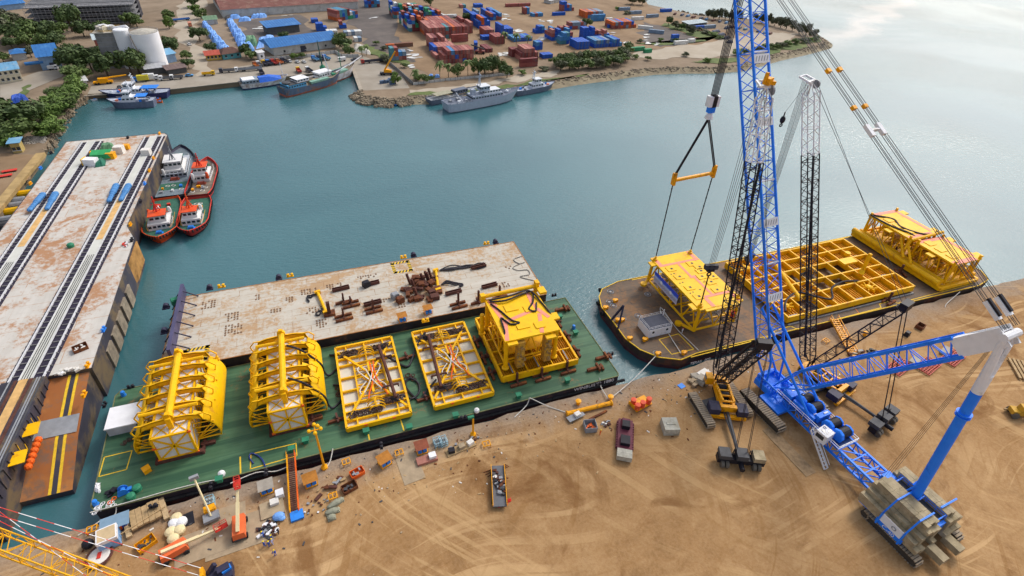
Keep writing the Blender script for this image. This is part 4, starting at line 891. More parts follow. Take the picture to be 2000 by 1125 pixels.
# ---- double-deck long module at the right end
DM = thing('platform_module', 'long yellow module with two stepped decks at the right end of the brown barge', 'module', (185, 98.2, TZ))
X, Y = 8.5, 17.0; f = MB()
for x in (-X, X): f.b2(x-.4, x+.4, -Y, Y, .5, 1.7)
for y in (-Y, -8.5, 0, 8.5, Y): f.b2(-X, X, y-.3, y+.3, .5, 1.6)
f.b2(-X, X, -Y, Y, .9, 1.0); f.build('base_frame', YEL, DM)
MB().tube((-X-.1, -Y+1, 2.6), (-X-.1, Y, 2.6), .95, 10).tube((-X+2.2, -Y+1.5, 2.5), (-X+2.2, Y-1, 2.5), .8, 10).tube((X-1, -Y+1, 2.5), (X-1, Y-1, 2.5), .8, 10).build('long_pipe', YEL, DM)
for x0, x1, y0, y1, z in ((-6.6, 6.4, -1.0, 15.4, 9.4), (-5.4, 6.8, -15.8, -2.2, 9.0)):
    MB().b2(x0, x1, y0, y1, z-.45, z).b2(x0-2, x0, y0+6, y0+8.4, z-1.0, z-.6).b2(x1, x1+2.2, y0+1, y0+3.4, z-.5, z-.1).b2(x1, x1+2.2, y1-3.4, y1-1, z-.5, z-.1).build('deck', YEL2, DM)
    w = MB().bar((x0+.8, y1-.5, z+.02), (x1-.6, y1-.8, z+.02), 1.5, .03).bar((x1-1.2, y1-1.8, z+.025), (x1-1.2, y0+2, z+.025), 1.2, .03).bar((x0+.4, y0+.9, z+.03), (x1-2, y0+.9, z+.03), 1.7, .03); w.build('walkway_marking', SALMON, DM)
    h = MB()
    for k in range(3): h.b2(x0+2.2, x0+5, y0+2.6+k*3.8, y0+5.2+k*3.8, z, z+.2)
    each(h, 'deck_hatch', YEL2, DM)
    t = MB()
    for x in (x0+.6, x1-.6): xtruss(t, (x, y0+.6), (x, y1-.6), 1.6, z-.6, 4, .28)
    for y in (y0+.6, y1-.6): xtruss(t, (x0+.6, y), (x1-.6, y), 1.6, z-.6, 3, .28)
    t.build('side_truss', YEL, DM)
    for x in (x0+.5, x1-.5):
        for y in (y0+.5, y1-.5): MB().tube((x, y, 1.5), (x, y, z+1.0), .42, 8).build('leg', YEL, DM)
t = MB().tube((-6.8, -1.4, 9.4), (7.4, -1.4, 10.0), .5, 10).tube((-8, -1.6, 6.2), (-6.8, -1.4, 9.4), .4).tube((-9, -3, 4), (-6.5, 2, 8), .45).tube((-9, -6, 3.5), (-7, -1, 8), .4)
t.build('tie_beam', YEL, DM)
t = MB()
for k in range(34): t.box((rnd.uniform(-5, 5), rnd.uniform(-15, 14), rnd.uniform(2.4, 7)), (rnd.uniform(.5, 2.4), rnd.uniform(.5, 2.6), rnd.uniform(.4, 1.8)))
for k in range(14): y = rnd.uniform(-15, 10); z = rnd.uniform(2.5, 7.5); t.tube((-6, y, z), (5, y+rnd.uniform(-2, 3), z), .3)
each(t, 'process_equipment', mat('process_yellow', (.60, .33, .03), .55, var=.5, scale=1.2), DM)
hose('black_hose', [(180, 112, 13.3), (184, 108.5, 13.2), (182, 104, 13.2), (184.5, 99, 13.2), (188, 97, 13.4), (191, 97.5, 13.8)], .3, CABLK, 'black hose running over the far deck of the long stepped module', 'hose')
hose('black_hose', [(180.5, 111.5, 13.2), (178.6, 113.2, 13.2), (179, 106, 13.2), (181.4, 99.5, 13.2), (182, 97.2, 12)], .3, CABLK, 'black hose curled at the far left corner of the long stepped module', 'hose')
for i, (px, rz) in enumerate((((1745, 500), .3), ((1757, 535), 1.2), ((1735, 590), .2))):
    cross_stand(px, TZ, rz, ['rusty upright stand between the grid frame and the long stepped module', 'fallen rusty stand near the long stepped module on the brown deck', 'rusty stand at the near edge of the brown deck by the grid frame'][i], up=3)
# ================================================================ cranes
def xf(mb, loc, rz=0):
    c, s = math.cos(rz), math.sin(rz)
    mb.v = [(loc[0]+v[0]*c-v[1]*s, loc[1]+v[0]*s+v[1]*c, loc[2]+v[2]) for v in mb.v]; return mb
def track(T, x, y0, y1, wd, h, nm='crawler_track'):
    """crawler track along local Y with separate shoes"""
    q = MB(); r = h/2; L = y1-y0; ym = (y0+y1)/2; prof = []
    for k in range(9): a = math.pi/2+math.pi*k/8; prof.append((y0+r+r*math.cos(a), r+r*math.sin(a)*.98))
    for k in range(9): a = -math.pi/2+math.pi*k/8; prof.append((y1-r+r*math.cos(a), r+r*math.sin(a)*.98))
    q.loft([[(x-wd*.38, p[0], p[1]) for p in prof], [(x+wd*.38, p[0], p[1]) for p in prof]])
    o = q.build('track_frame', mat('track_frame_brown', (.06, .05, .04), .8, var=.2), T); n = int(L/.6); q = MB()
    for k in range(n):
        y = y0+r*.5+(L-r)*(k+.5)/n; q.b2(x-wd/2, x+wd/2, y-.22, y+.22, h-.06, h+.09); q.b2(x-wd/2, x+wd/2, y-.15, y+.15, .0, .08)
    for yc, sg in ((y0+r, 1), (y1-r, -1)):
        for k in range(5): a = sg*(math.pi/2+math.pi*(k+.5)/5); q.box((x, yc+r*1.0*math.cos(a)*1.0 if sg > 0 else yc-r*math.cos(a+math.pi), r+r*abs(1)*math.sin(a)*sg), (wd, .22, .3))
    q.build(nm, STEEL, T)
def lines(T, name, segs, r, m=CABLE, world=False):
    q = MB()
    for a, b in segs: q.tube(a, b, r, 4)
    return Wd(q, name, m, T) if world else q.build(name, m, T)

# ---- the blue heavy lift crane
BCR = R(3.95)
BC = thing('crawler_crane', 'giant blue lattice crawler crane with stacked concrete counterweights, C-40 plate and tilted mast', 'crane', (97.2, 65.2, 2.5), BCR)
HEAD, FOOT, MAST = V((0, 43.7, 89.9)), V((0, .6, 2.6)), V((0, -31.8, 47.1))
q = MB(); st = lattice(q, FOOT, HEAD, 4.4, 4.2, (1, 0, 0), 32, .34, .11, t0=.07, t1=.95)
ax = (HEAD-FOOT).normalized(); lo = st(.07); hi = st(.95)
for i, c in enumerate(lo): q.tube((c.x*.95, FOOT.y, FOOT.z), c, .28, 6)
for c in hi: q.tube(c, (c.x*.5, HEAD.y, HEAD.z), .28, 6)
q.build('boom', BLU, BC)
q = MB(); q.box((HEAD.x, HEAD.y, HEAD.z), (3.0, 3.2, 2.6))
for x in (-1, -.4, .4, 1): q.lathe((x, HEAD.y+.9, HEAD.z), [(1.3, -.1), (1.3, .1)], 14, (1, 0, 0))
q.build('boom_head', BLU, BC)
for i, t in enumerate((.795, .655, .42, .235)):       # white name plates on the back face
    s = st(t); up = ax; a, b = s[0], s[1]; q = MB(); q.poly([a-ax*.95, b-ax*.95, b+ax*.95, a+ax*.95]); n_ = (b-a).cross(ax).normalized()
    for v_i in range(len(q.v)): q.v[v_i] = tuple(V(q.v[v_i])+n_*.34)
    q2 = MB(); k = [V(v) for v in q.v]; q2.add([tuple(v) for v in k]+[tuple(v-n_*.08) for v in k], [(0, 1, 2, 3), (7, 6, 5, 4), (0, 4, 5, 1), (1, 5, 6, 2), (2, 6, 7, 3), (3, 7, 4, 0)]); pl = q2.build('name_plate', WHT, BC)
    q = MB()
    for j in range(5):
        c = a.lerp(b, .14+j*.18)+n_*.36; q.bar(c-ax*.55+V((-.2, 0, 0)), c+ax*.55+V((.2, 0, 0)), .16, .05, n_)
    q.build('plate_print', GREY, pl)
for t in (.81, .52, .32, .14, .68):
    s = st(t); MB().tube(s[0], s[1], .22, 5).tube(s[1], s[2], .16, 5).build('white_cross_tube', WHT, BC)
q = MB(); sm = lattice(q, (0, -.6, 3.0), MAST, 3.4, 4.4, (1, 0, 0), 17, .2, .10, t0=.18, t1=.86, w1=3.0, d1=3.4)
for c in sm(.18): q.tube((c.x, -.6, 3.0), c, .2, 6)
md = (MAST-V((0, -.6, 3))).normalized(); mn = md.cross(V((1, 0, 0)))
for x in (-1.6, 1.6):
    a, b = V((x, -.6, 3))+ (MAST-V((0, -.6, 3)))*.2, V((x, -.6, 3))+(MAST-V((0, -.6, 3)))*.86
    for s in (-1, 1): q.bar(a+mn*s*2.1, b+mn*s*1.7, .34, .62)
q.build('mast', BLU, BC)
q = MB(); a = V((0, -.6, 3))+(MAST-V((0, -.6, 3)))*.85
for x in (-1.45, 1.45): q.bar(V((x, a.y, a.z)), V((x*.85, MAST.y, MAST.z)), .35, 3.3)
q.bar(V((0, a.y, a.z))+mn*1.6, V((0, MAST.y, MAST.z))+mn*.9, 2.8, .2).tube(MAST+V((-2, 0, 0)), MAST+V((2, 0, 0)), .7, 10); q.build('mast_head', WHT, BC)
T0 = V((0, -35.2, 6.0)); J = T0.lerp(MAST, .70)
MB().tube(T0, J, .88, 18).tube(T0.lerp(MAST, .56), T0.lerp(MAST, .565), 1.25, 14).tube(T0.lerp(MAST, .575), T0.lerp(MAST, .58), 1.25, 14).build('back_strut', BLU, BC)
q = MB().tube(J, T0.lerp(MAST, .80), .9, 18)
for x in (-1.5, 1.5): q.tube(T0.lerp(MAST, .79)+V((x*.35, 0, 0)), MAST+V((x, 0, 0)), .75, 8, .5)
q.build('strut_fork', WHT, BC)
for s in (-1, 1): MB().tube((s*1.8, 9.6, 20.5), (s*2.2, -12.5, 4.5), .34, 8).build('backstop', BLU, BC)
PT = HEAD+V((0, -1.9, 1.2)); MT = MAST+V((0, .5, 1.2))
for s in (-1, 1):
    q = MB(); a, b = PT+V((s*1.5+.5, 0, 0)), MT+V((s*1.5, 0, 0)); d = (b-a).normalized(); u = d.cross(V((1, 0, 0)))
    for k in range(4): o_ = V(((k % 2-.5)*.62, 0, 0))+u*(.3 if k > 1 else -.3); q.tube(a+o_, b+o_, .055, 4)
    q.build('pendant', CABLE, BC)
    for t, m_, h in ((.365, YELK, .55), (.472, YELK, .5), (.535, WHT, 1.7), (.96, WHT, 2.2)):
        c = a.lerp(b, t); MB().bar(c-d*h*.75, c+d*h*.75, .9, .7, u).build('pendant_link', m_, BC)
    c = a.lerp(b, .96); MB().bar(c-d*1.9+u*.5, c+d*1.2+u*.5, .5, .5, u).build('sheave_block', BLK, BC)
c = PT.lerp(MT, .535); MB().bar(c+V((-1.2, 0, 0)), c+V((2, 0, 0)), .5).build('pendant_spreader', WHT, BC)
HK = V((0, 43.7, 57.5))
q = MB()
for k in range(10): x, y = (k % 5-2)*.34, (.35 if k > 4 else -.35); q.tube((x*1.5, HEAD.y+y*1.3, HEAD.z-1), (x, HK.y+y, HK.z+2.2), .10, 4)
q.build('hoist_rope', CABLK, BC)
# carrier: long lattice box, machinery deck, tracks
q = MB()
for x in (-2.5, 2.5):
    for z in (2.0, 4.2): q.bar((x, 3, z), (x, -29, z), .45, .45)
    for k in range(16):
        y = 3-k*2; q.bar((x, y, 2.0 if k % 2 else 4.2), (x, y-2, 4.2 if k % 2 else 2.0), .2).bar((x, y, 2), (x, y, 4.2), .2)
for k in range(9):
    y = -20.5-k*1.05
    if k % 3 == 0: q.bar((-2.5, y, 4.2), (2.5, y, 4.2), .25)
    if k % 4 == 0 and k < 8: q.bar((-2.5, y, 4.2), (2.5, y-4, 4.2), .2).bar((-2.5, y, 2.1), (2.5, y-4, 2.1), .2)
q.bar((-2.5, 3, 3), (2.5, 3, 3), 1.0, 2.4).b2(-3.3, 3.3, -2, 3.2, 1.6, 3.2).b2(-5.6, 5.6, -7, -1, 1.3, 2.1); q.build('carrier_frame', BLU, BC)
MB().b2(-2.9, 2.9, -20.5, -3.5, 4.25, 4.4).build('machinery_deck', mat('deck_blue_dark', (.012, .045, .18), .6, var=.3), BC)
for y in (-8, -10.6, -15.6, -18.2):
    d = MB().lathe((.9, y, 5.6), [(.4, -1.2), (1.15, -1.2), (1.15, 1.2), (.4, 1.2)], 16, (1, 0, 0)).build('winch_drum', BLK, BC)
    MB().lathe((-.75, y, 5.5), [(1.3, -.5), (1.5, -.3), (1.5, .3), (1.3, .5)], 8, (1, 0, 0)).b2(-1.2, -.3, y-1.2, y+1.2, 4.4, 5.5).build('drum_guard', BLU, d); MB().lathe((2.45, y, 5.5), [(1.35, -.2), (1.35, .2)], 8, (1, 0, 0)).build('drum_guard', BLU, d)
MB().b2(-1.3, 2.4, -13.6, -12.4, 4.4, 6.2).b2(-2.2, -1.4, -13, -7, 4.4, 5.6).b2(-2.3, 1.5, -6.5, -4, 4.4, 6.0).build('engine_cover', BLU, BC)
q = MB()
for x, y, z, a, b in ((0, -5, 6.0, 1.6, .5), (1.2, -13, 6.25, 1.2, .4), (-.8, -11.9, 5.6, .8, .5), (1.6, -6.6, 5.0, .8, .6)): q.box((x, y, z), (a, b, .25))
each(q, 'machinery_label', WHT, BC)
q = MB()
for x in (-3.0, 3.0):
    for z in (4.9, 5.5): q.bar((x, -20.6, z), (x, -3, z), .09)
    for k in range(10): q.bar((x, -20.6+k*1.95, 4.3), (x, -20.6+k*1.95, 5.5), .08)
for z in (4.9, 5.5): q.bar((-3, -20.6, z), (3, -20.6, z), .12)
for k in range(3): q.bar((-3.3-.2*k, -14.6, 4.3), (-3.5-.2*k, -14.6, 5.5), .08)
q.bar((-3.2, -14.4, 4.3), (-5.0, -21.5, 0.3), .12, .5).bar((-4.2, -14.4, 4.3), (-6.0, -21.5, .3), .12, .5)
for k in range(12): t = k/11; q.bar((-3.2-1.8*t, -14.4-7.1*t, 4.3-4*t), (-4.2-1.8*t, -14.4-7.1*t, 4.3-4*t), .1, .3)
q.bar((-3.2, -14.4, 5.4), (-5.0, -21.5, 1.4), .09).bar((-4.2, -14.4, 5.4), (-6, -21.5, 1.4), .09); q.build('railing', WHT, BC)
cb = MB().box((-3.4, -16.9, 5.3), (2.8, 2.6, 2.6), .12).build('cab', WHT, BC)
q = MB().box((-3.9, -16.7, 6.63), (.45, .9, .05), .12).box((-2.6, -17.2, 6.63), (1.0, .3, .05), .12).box((-4.83, -16.9, 5.5), (.05, 1.8, 1.1), .12); q.build('cab_window', GLASS, cb)
MB().torus((-2.9, -16.1, 6.64), .28, .07, n=12, m=4).build('cab_emblem', mat('emblem_blue', (.12, .15, .35), .6), cb)
for x in (-7.4, 6.6): track(BC, x, -10.5, 2.6, 2.5, 2.0)
for x in (-6.6, 5.6): track(BC, x, -43.5, -31.5, 2.0, 1.7)
MB().b2(-6.6, 6.6, -40.5, -30, 1.6, 2.3).b2(-1.2, 1.2, -41, -29, 2.3, 6.2).b2(-7.0, -5.6, -39.6, -34.2, 1.3, 3.5).build('counterweight_tray', BLU, BC)
MB().b2(-1.3, 1.3, -40.4, -31, 6.2, 6.35).build('tray_walkway', DGREY, BC)
rr = random.Random(5)
for sx, xa in ((-1, (-6.1, -4.9, -3.7, -2.5, -1.35)), (1, (1.4, 2.6, 3.8, 5.0))):
    for lv in range(5):
        n = len(xa)-(1 if lv > 2 else 0)-(1 if lv > 3 else 0); xo = (xa if sx > 0 else xa[::-1])[:max(2, n)]
        xo = xo if lv < 2 else [x for x in xo if abs(x) < 6.2-.45*lv]
        for x in xo:
            inner = abs(x) < 4.6
            if lv < 4 and inner and abs(x) > 1.8 and sx < 0 and lv < 3: continue       # buried blocks nobody can see
            y0, y1 = -41.4+rr.uniform(-.12, .12)+(.9 if lv > 3 else 0)-(.8 if lv < 1 else 0), -29.7+rr.uniform(-.12, .12)-(.7 if lv > 3 else 0)
            cuts = [y0+(y1-y0)*k/4 for k in range(5)]
            for a, b in zip(cuts[:-1], cuts[1:]):
                MB().box((x+sx*.5, (a+b)/2, 2.9+lv*1.08), (1.14, b-a-.04, 1.05), rr.uniform(-.006, .006)).build('counterweight_block', BLOCK, BC)
for x in (-2.6, 2.2): MB().box((x, -43.6, 2.0), (1.8, 3.2, 1.5)).build('counterweight_block', BLOCK, BC)
for y in (-34.6, -39.2):
    MB().bar((-7.5, y, 1.6), (-7.3, y, 5.2), .32).bar((-7.3, y, 5.2), (-5.2, y, 8.0), .28).bar((-5.2, y, 8.0), (-1.2, y, 8.2), .28).build('retaining_frame', BLU, BC)
MB().bar((1.2, -39, 8.1), (5.8, -39, 8.2), .3).bar((1.2, -33.5, 7.6), (2.2, -33.5, 8.2), .3).build('retaining_frame', BLU, BC)
q = MB()
for y in (-31.5, -36, -40.2):
    for z in (6.9, 7.5): q.bar((-1.3, y, z), (1.3, y, z), .1)
for x in (-1.3, 1.3):
    for z in (6.9, 7.5): q.bar((x, -40.4, z), (x, -31, z), .1)
    for k in range(6): q.bar((x, -40.4+k*1.9, 6.3), (x, -40.4+k*1.9, 7.5), .1)
for x in (-.9, .9): q.bar((x, -33.5, 6.3), (x*.8, -34.9, 11.5), .3)
q.build('tray_railing', BLU, BC)
sg = MB().add([(x+dx, y, z) for dx in (0, .08) for x, y, z in ((-7.5, -34.8, 2.98), (-7.5, -39.0, 2.98), (-7.32, -39.0, 4.9), (-7.32, -34.8, 4.9))], [(0, 1, 2, 3), (7, 6, 5, 4), (0, 4, 5, 1), (1, 5, 6, 2), (2, 6, 7, 3), (3, 7, 4, 0)]).build('sign_board', WHT, BC)
MB().torus((-7.45, -37.4, 3.95), .4, .1, (1, 0, .1), 12, 4).build('sign_emblem', GREY, sg)
q = MB().b2(-7.35, -7.0, -39.6, -34.2, 1.35, 2.95).build('blue_plate', BLU, BC)
text_mesh('C-40', 1.25, WHT, BC, V((-7.38, -36.9, 2.2)), (R(90), 0, R(-90)))
q = MB()
for k in range(4): q.tube((-2.2+k*1.4, -29.5, 5.0), (-.6+k*.4, MAST.y+1, MAST.z-1), .035, 4)
q.build('mast_cable', CABLE, BC)

def Bw(x, y, z): c, s = math.cos(BCR), math.sin(BCR); return V((97.2+x*c-y*s, 65.2+x*s+y*c, 2.5+z))
# hook block, slings, spreader bar of the blue crane
hk = Bw(0, 43.7, 57.5); T = thing('hook_block', 'white and blue hook block hanging above the yellow spreader bar', 'hook block', hk)
MB().b2(-1.5, 1.5, -.8, .8, 1.0, 3.6).build('sheave_frame', WHT, T); MB().b2(-.5, .7, -.85, .85, .9, 3.7).build('sheave', BLK, T)
MB().b2(-.9, .9, -.6, .6, -.6, 1.0).build('swivel', BLU, T); MB().lathe((0, 0, -2.2), [(1.1, 0), (.9, .8), (.5, 1.6)], 8).build('hook', WHT, T)
sL, sR = V((87.6, 108.4, 41.6)), V((101.0, 109.4, 41.4))
T = thing('spreader_bar', 'yellow spreader bar with end lugs hanging above the lifted topside module', 'spreader', (sL+sR)/2, ang(sL, sR)); L = (sR-sL).length/2
MB().tube((-L, 0, 0), (L, 0, 0), .5, 10).build('beam', YELK, T)
for s in (-1, 1): MB().b2(s*L-.35, s*L+.35, -.6, .6, -1.3, 1.6).b2(s*L-.6, s*L+.6, -.3, .3, .8, 2.2).build('end_lug', YELK, T)
for nm, s0, ends in (('left', sL, V((90.2, 111.7, 14.2))), ('right', sR, V((102.6, 111.7, 14.2)))):
    q = MB(); hp = hk+V((0, 0, -2.2))
    for k in (-.22, .22): q.tube(hp+V((k, 0, 0)), s0+V((k, 0, 1.4)), .17, 6)
    tag(q.build('lifting_sling', CABLK), f'black sling from the hook block down to the {nm} end of the spreader bar', 'sling')
    q = MB().tube(s0+V((0, 0, -1.2)), ends, .15, 6)
    for k in range(9): p = (s0).lerp(ends, .1+k*.1); q.sph(p, .24, 6, 4)
    tag(q.build('lifting_sling', CABLK), f'black sling from the {nm} spreader end to the far {nm} corner of the topside module', 'sling')

# ---- the two black crawler cranes
def black_crane(label, foot, hookp, head_z, tray, mast, center, axis_to, hook_z, sling_to, hk_label, sl_label, track_x, tr, far):
    T = thing('crawler_crane', label, 'crane', (center[0], center[1], 2.5), 0, 'black boomed crawler cranes'); g0 = V((center[0], center[1], 2.5))
    foot = V(foot); head = V((hookp[0], hookp[1], head_z)); ax = (head-foot).normalized()
    dp = V((hookp[0]-foot.x, hookp[1]-foot.y, 0)).normalized(); side = V((dp.y, -dp.x, 0))
    q = MB(); st = lattice(q, foot, head, 2.9, 2.6, side, 34, .15, .085, t0=.05, t1=.78); [q.tube(foot+side*(1.3 if i in (1, 2) else -1.3), c, .16, 5) for i, c in enumerate(st(.05))]
    q.tube(st(.06)[0].lerp(st(.06)[3], .5), st(.78)[1].lerp(st(.78)[2], .5), .28, 5); Wd(q, 'boom', BLK, T)
    q = MB(); su = lattice(q, foot, head, 2.9, 2.6, side, 7, .15, .085, t0=.78, t1=.97, w1=2.4); Wd(q, 'boom_top', WHT, T)
    hd = MB(); n_ = side.cross(ax); p = head
    hd.bar(p-side*1.6, p+side*1.6, .5).bar(p-side*1.3-dp*.5, p-side*1.3+dp*2.2+V((0, 0, .6)), .4).bar(p+side*1.3-dp*.5, p+side*1.3+dp*2.2+V((0, 0, .6)), .4).bar(p-side*1.3+dp*2.2+V((0, 0, .6)), p+side*1.3+dp*2.2+V((0, 0, .6)), .3)
    for c in st(.96): hd.tube(c, p, .14, 5)
    Wd(hd, 'boom_head', WHT, T)
    if not far: Wd(MB().box(p+V((.2, 0, 1.2)), (1.8, 1.2, 1.4), .4).bar(p+V((-.8, 0, .6)), p+V((-.6, 0, 3.0)), .6).bar(p+V((.3, 0, 1)), p+V((1.6, -.5, .8)), .8), 'sheave_bracket', YELK, T)
    Wd(MB().lathe(p+side*1.2-dp*.6+V((0, 0, -.6)), [(.4, -.2), (.95, -.2), (.95, .2), (.4, .2)], 12, side), 'head_sheave', GREY, T)
    # mast
    tr_p = V((tray[0], tray[1], 2.5)); mst = V(mast); md = V((tr_p.x-foot.x, tr_p.y-foot.y, 0)).normalized(); ms = V((md.y, -md.x, 0))
    q = MB(); sm = lattice(q, foot, mst, 2.8, 1.9, ms, 15, .2 if not far else .15, .09, t0=.1, t1=.97)
    [q.tube(foot+ms*(1.2 if i in (1, 2) else -1.2), c, .18, 5) for i, c in enumerate(sm(.1))]
    for i in (0, 1):
        a_, b_ = sm(.15), sm(.95); q.bar(a_[i], b_[i], .5 if not far else .28, .5 if not far else .28)
    Wd(q, 'mast', BLK, T)
    Wd(MB().box(mst, (3.0, 1.6, 1.8), math.atan2(ms.y, ms.x)).tube(mst-ms*1.7, mst+ms*1.7, .5, 8), 'mast_head', BLK, T)
    seg = []
    for s in (-1, 1):
        for k in range(2): seg.append((mst+ms*(s*1.1+k*.2), tr_p+ms*(s*1.3+k*.3)+V((0, 0, 2.4))))
    lines(T, 'mast_hanger', seg, .07, BLK, True)
    seg = [(mst+ms*s, head-side*s*-.9-dp*.8) for s in (-1, 1)]; lines(T, 'boom_pendant', seg, .05, CABLE, True)
    hook = V((hookp[0], hookp[1], hook_z)); seg = []
    for k in range(8): o_ = side*((k % 4-1.5)*.36)+dp*(.3 if k > 3 else -.3); seg.append((head+o_*1.8+dp*.9, hook+o_+V((0, 0, 1.4))))
    lines(T, 'hoist_rope', seg, .045, CABLE, True)
    seg = []
    for k in range(4): seg.append((foot+ms*(k-1.5)*.4+V((0, 0, 2)), mst+ms*(k-1.5)*.4)); 
    lines(T, 'luffing_rope', seg, .04, BLK, True)
    # house
    rz = math.atan2(-md.x*-1, 1) if False else math.atan2(md.x, -md.y); P = V((foot.x, foot.y, 2.5))
    def L(mb): return xf(mb, P, rz)
    Wd(L(MB().b2(-1.9, -1.1, -9.5, 1, 1.8, 2.9).b2(1.1, 1.9, -9.5, 1, 1.8, 2.9).b2(-1.9, 1.9, -9.5, -8.6, 1.8, 3.4).b2(-1.6, 1.6, -.2, 1.4, 1.5, 3.0).bar((-1.5, -2, 3), (-1.3, -8, 3.9), .5).bar((1.5, -2, 3), (1.3, -8, 3.9), .5).bar((-1.5, -4, 3.2), (1.5, -4, 3.2), .35).bar((-1.5, -6, 3.5), (1.5, -6, 3.5), .35).bar((-1.5, -8, 3.8), (1.5, -8, 3.8), .35)), 'superstructure', YELK, T)
    Wd(L(MB().b2(-1.8, 1.8, -7.5, -1.5, .9, 1.9).lathe((0, -2.5, 2.6), [(.8, -.9), (.8, .9)], 12, (1, 0, 0)).lathe((0, -5, 2.7), [(.8, -.9), (.8, .9)], 12, (1, 0, 0))), 'winch_drum', BLK, T)
    cabm = L(MB().b2(-3.6, -2.0, -1.2, 1.0, 1.8, 3.9)); cb = Wd(cabm, 'cab', YELK, T)
    g_ = L(MB().b2(-3.4, -2.2, .96, 1.03, 2.4, 3.7).b2(-3.66, -3.58, -.8, .8, 2.5, 3.6)); g_.build('cab_window', GLASS, cb, (0, 0, 0))
    Wd(L(MB().b2(-4.4, -2.0, -10.4, -7.6, 1.4, 3.2).b2(2.0, 4.4, -10.4, -7.6, 1.4, 3.2)), 'counterweight', NAVY, T)
    Wd(L(MB().b2(-4.2, 4.2, -10.8, -9.9, .7, 1.5)), 'counterweight_frame', YELK, T)
    for k, x in enumerate(track_x):
        tt = MB(); 
        sub = thing('tmp', None, None, (0, 0, 0)); track(sub, 0, tr[0], tr[1], 2.1, 1.5)
        for ch in list(sub.children):
            ch.parent = T; ch.location = V((x, 0, 2.5))-V((0, 0, 0))-T.location+V((0, center[1], 0)); ch.rotation_euler = (0, 0, R(-8) if not far else R(-12))
        bpy.data.objects.remove(sub)
    Wd(MB().b2(track_x[0], track_x[1], center[1]-2, center[1]+2, 3.0, 3.8).lathe((foot.x+md.x*4, foot.y+md.y*4, 3.6), [(1.7, 0), (1.7, .6)], 16), 'undercarriage', DGREY, T)
    # superlift tray on wheels with connecting pole
    def LT(mb): return xf(mb, V((tr_p.x, tr_p.y, 2.5)), rz)
    Wd(LT(MB().b2(-5.0, 5.0, -.7, 1.0, .9, 2.3).lathe((0, -1.2, 1.2), [(.55, -1.2), (.55, 1.2)], 10, (0, 1, 0))), 'tray', BLK, T)
    for x0, x1, z in ((-4.8, -2.4, 3.4), (2.4, 4.8, 3.5), (-1.2, 1.2, 3.7)): Wd(LT(MB().b2(x0, x1, -.9, 1.6, 2.3, z)), 'counterweight', DGREY if x0 < 2 or far else BLOCK, T)
    for x in (-1.7, 1.7):
        q = MB(); [q.bar((x+e, .4, .9), (x+e, .4, 4.6), .14) for e in (-.2, .2)]; [q.bar((x-.2, .4, 1.5+k*.55), (x+.2, .4, 1.5+k*.55), .08) for k in range(6)]; Wd(LT(q), 'ladder', BLK, T)
    for x in (-3.9, -2.9, 2.9, 3.9): Wd(LT(MB().lathe((x, -.9, .8), [(.35, -.35), (.8, -.35), (.85, 0), (.8, .35), (.35, .35)], 14, (1, 0, 0))), 'wheel', mat('dusty_tyre', (.13, .115, .095), .9), T)
    Wd(MB().tube(P+md*9.5+V((0, 0, 1.6)), tr_p+V((0, 0, 1.4)), .4, 8).tube(P+md*9.5+ms*.8+V((0, 0, 1.6)), tr_p-md*1.5+V((0, 0, 1.4)), .15, 6), 'connecting_pole', DGREY, T)
    # hook block
    H = thing('hook_block', hk_label, 'hook block', hook, math.atan2(side.y, side.x), 'black hook blocks')
    MB().b2(-1.7, 1.7, -.5, .5, .3, 1.6).b2(-1.0, 1.0, -.45, .45, -.4, .4).build('sheave_frame', BLK, H)
    for x in (-1.2, 0, 1.2): MB().lathe((x, 0, .9), [(.6, -.55), (.6, .55)], 12, (0, 1, 0)).build('sheave', DGREY, H)
    MB().lathe((0, 0, -.9), [(.25, 0), (.3, .6)], 8).torus((0, 0, -1.4), .5, .2, (0, 1, 0), 12, 6).build('hook', BLK, H)
    q = MB(); s_ = V(sling_to)
    for k in (-.12, .12): q.tube(hook+V((k, 0, -1.6)), s_+V((k, 0, 0)), .09, 5)
    tag(q.build('lifting_sling', BLK), sl_label, 'sling')
    return T
black_crane('black lattice crawler crane beside the giant blue boom, yellow house, wheeled ballast tray behind', (85.2, 70.8, 4.2), (89.9, 89.2), 72.4, (75.6, 50.6), (79.9, 59.3, 29.5), (82.0, 65.5), None, 25.2, (90.2, 89.2, 13.8),
            'black hook block hanging over the near left corner of the topside module', 'black sling from the left hook block to the near left corner of the topside module', (76.2, 87.0), (-5.2, 5.2), False)
black_crane('black lattice crawler crane with white boom tip, to the right of the giant blue boom', (110.4, 67.4, 4.2), (103.0, 90.2), 72.3, (115.2, 48.4), (112.7, 55.7, 34.5), (110.6, 63.0), None, 25.0, (102.7, 89.2, 13.8),
            'black hook block hanging behind the blue boom near the grid frame', 'black sling from the right hook block to the near right corner of the topside module', (105.0, 115.6), (-5.0, 5.0), True)
T = thing('hook_block', 'small black ball hook hanging left of the white boom tip of the right crane', 'hook block', (101.0, 92.5, 63.0))
MB().sph((0, 0, 0), .75, 10, 6, (.8, .8, 1.2)).tube((0, 0, .6), (0, 0, 1.8), .15).build('ball', BLK, T); MB().torus((0, 0, -1.3), .35, .14, (0, 1, 0), 10, 5).build('hook', BLK, T); MB().tube((0, 0, 1.8), (1.6, -2.4, 10.2), .04, 4).build('whip_rope', CABLE, T)

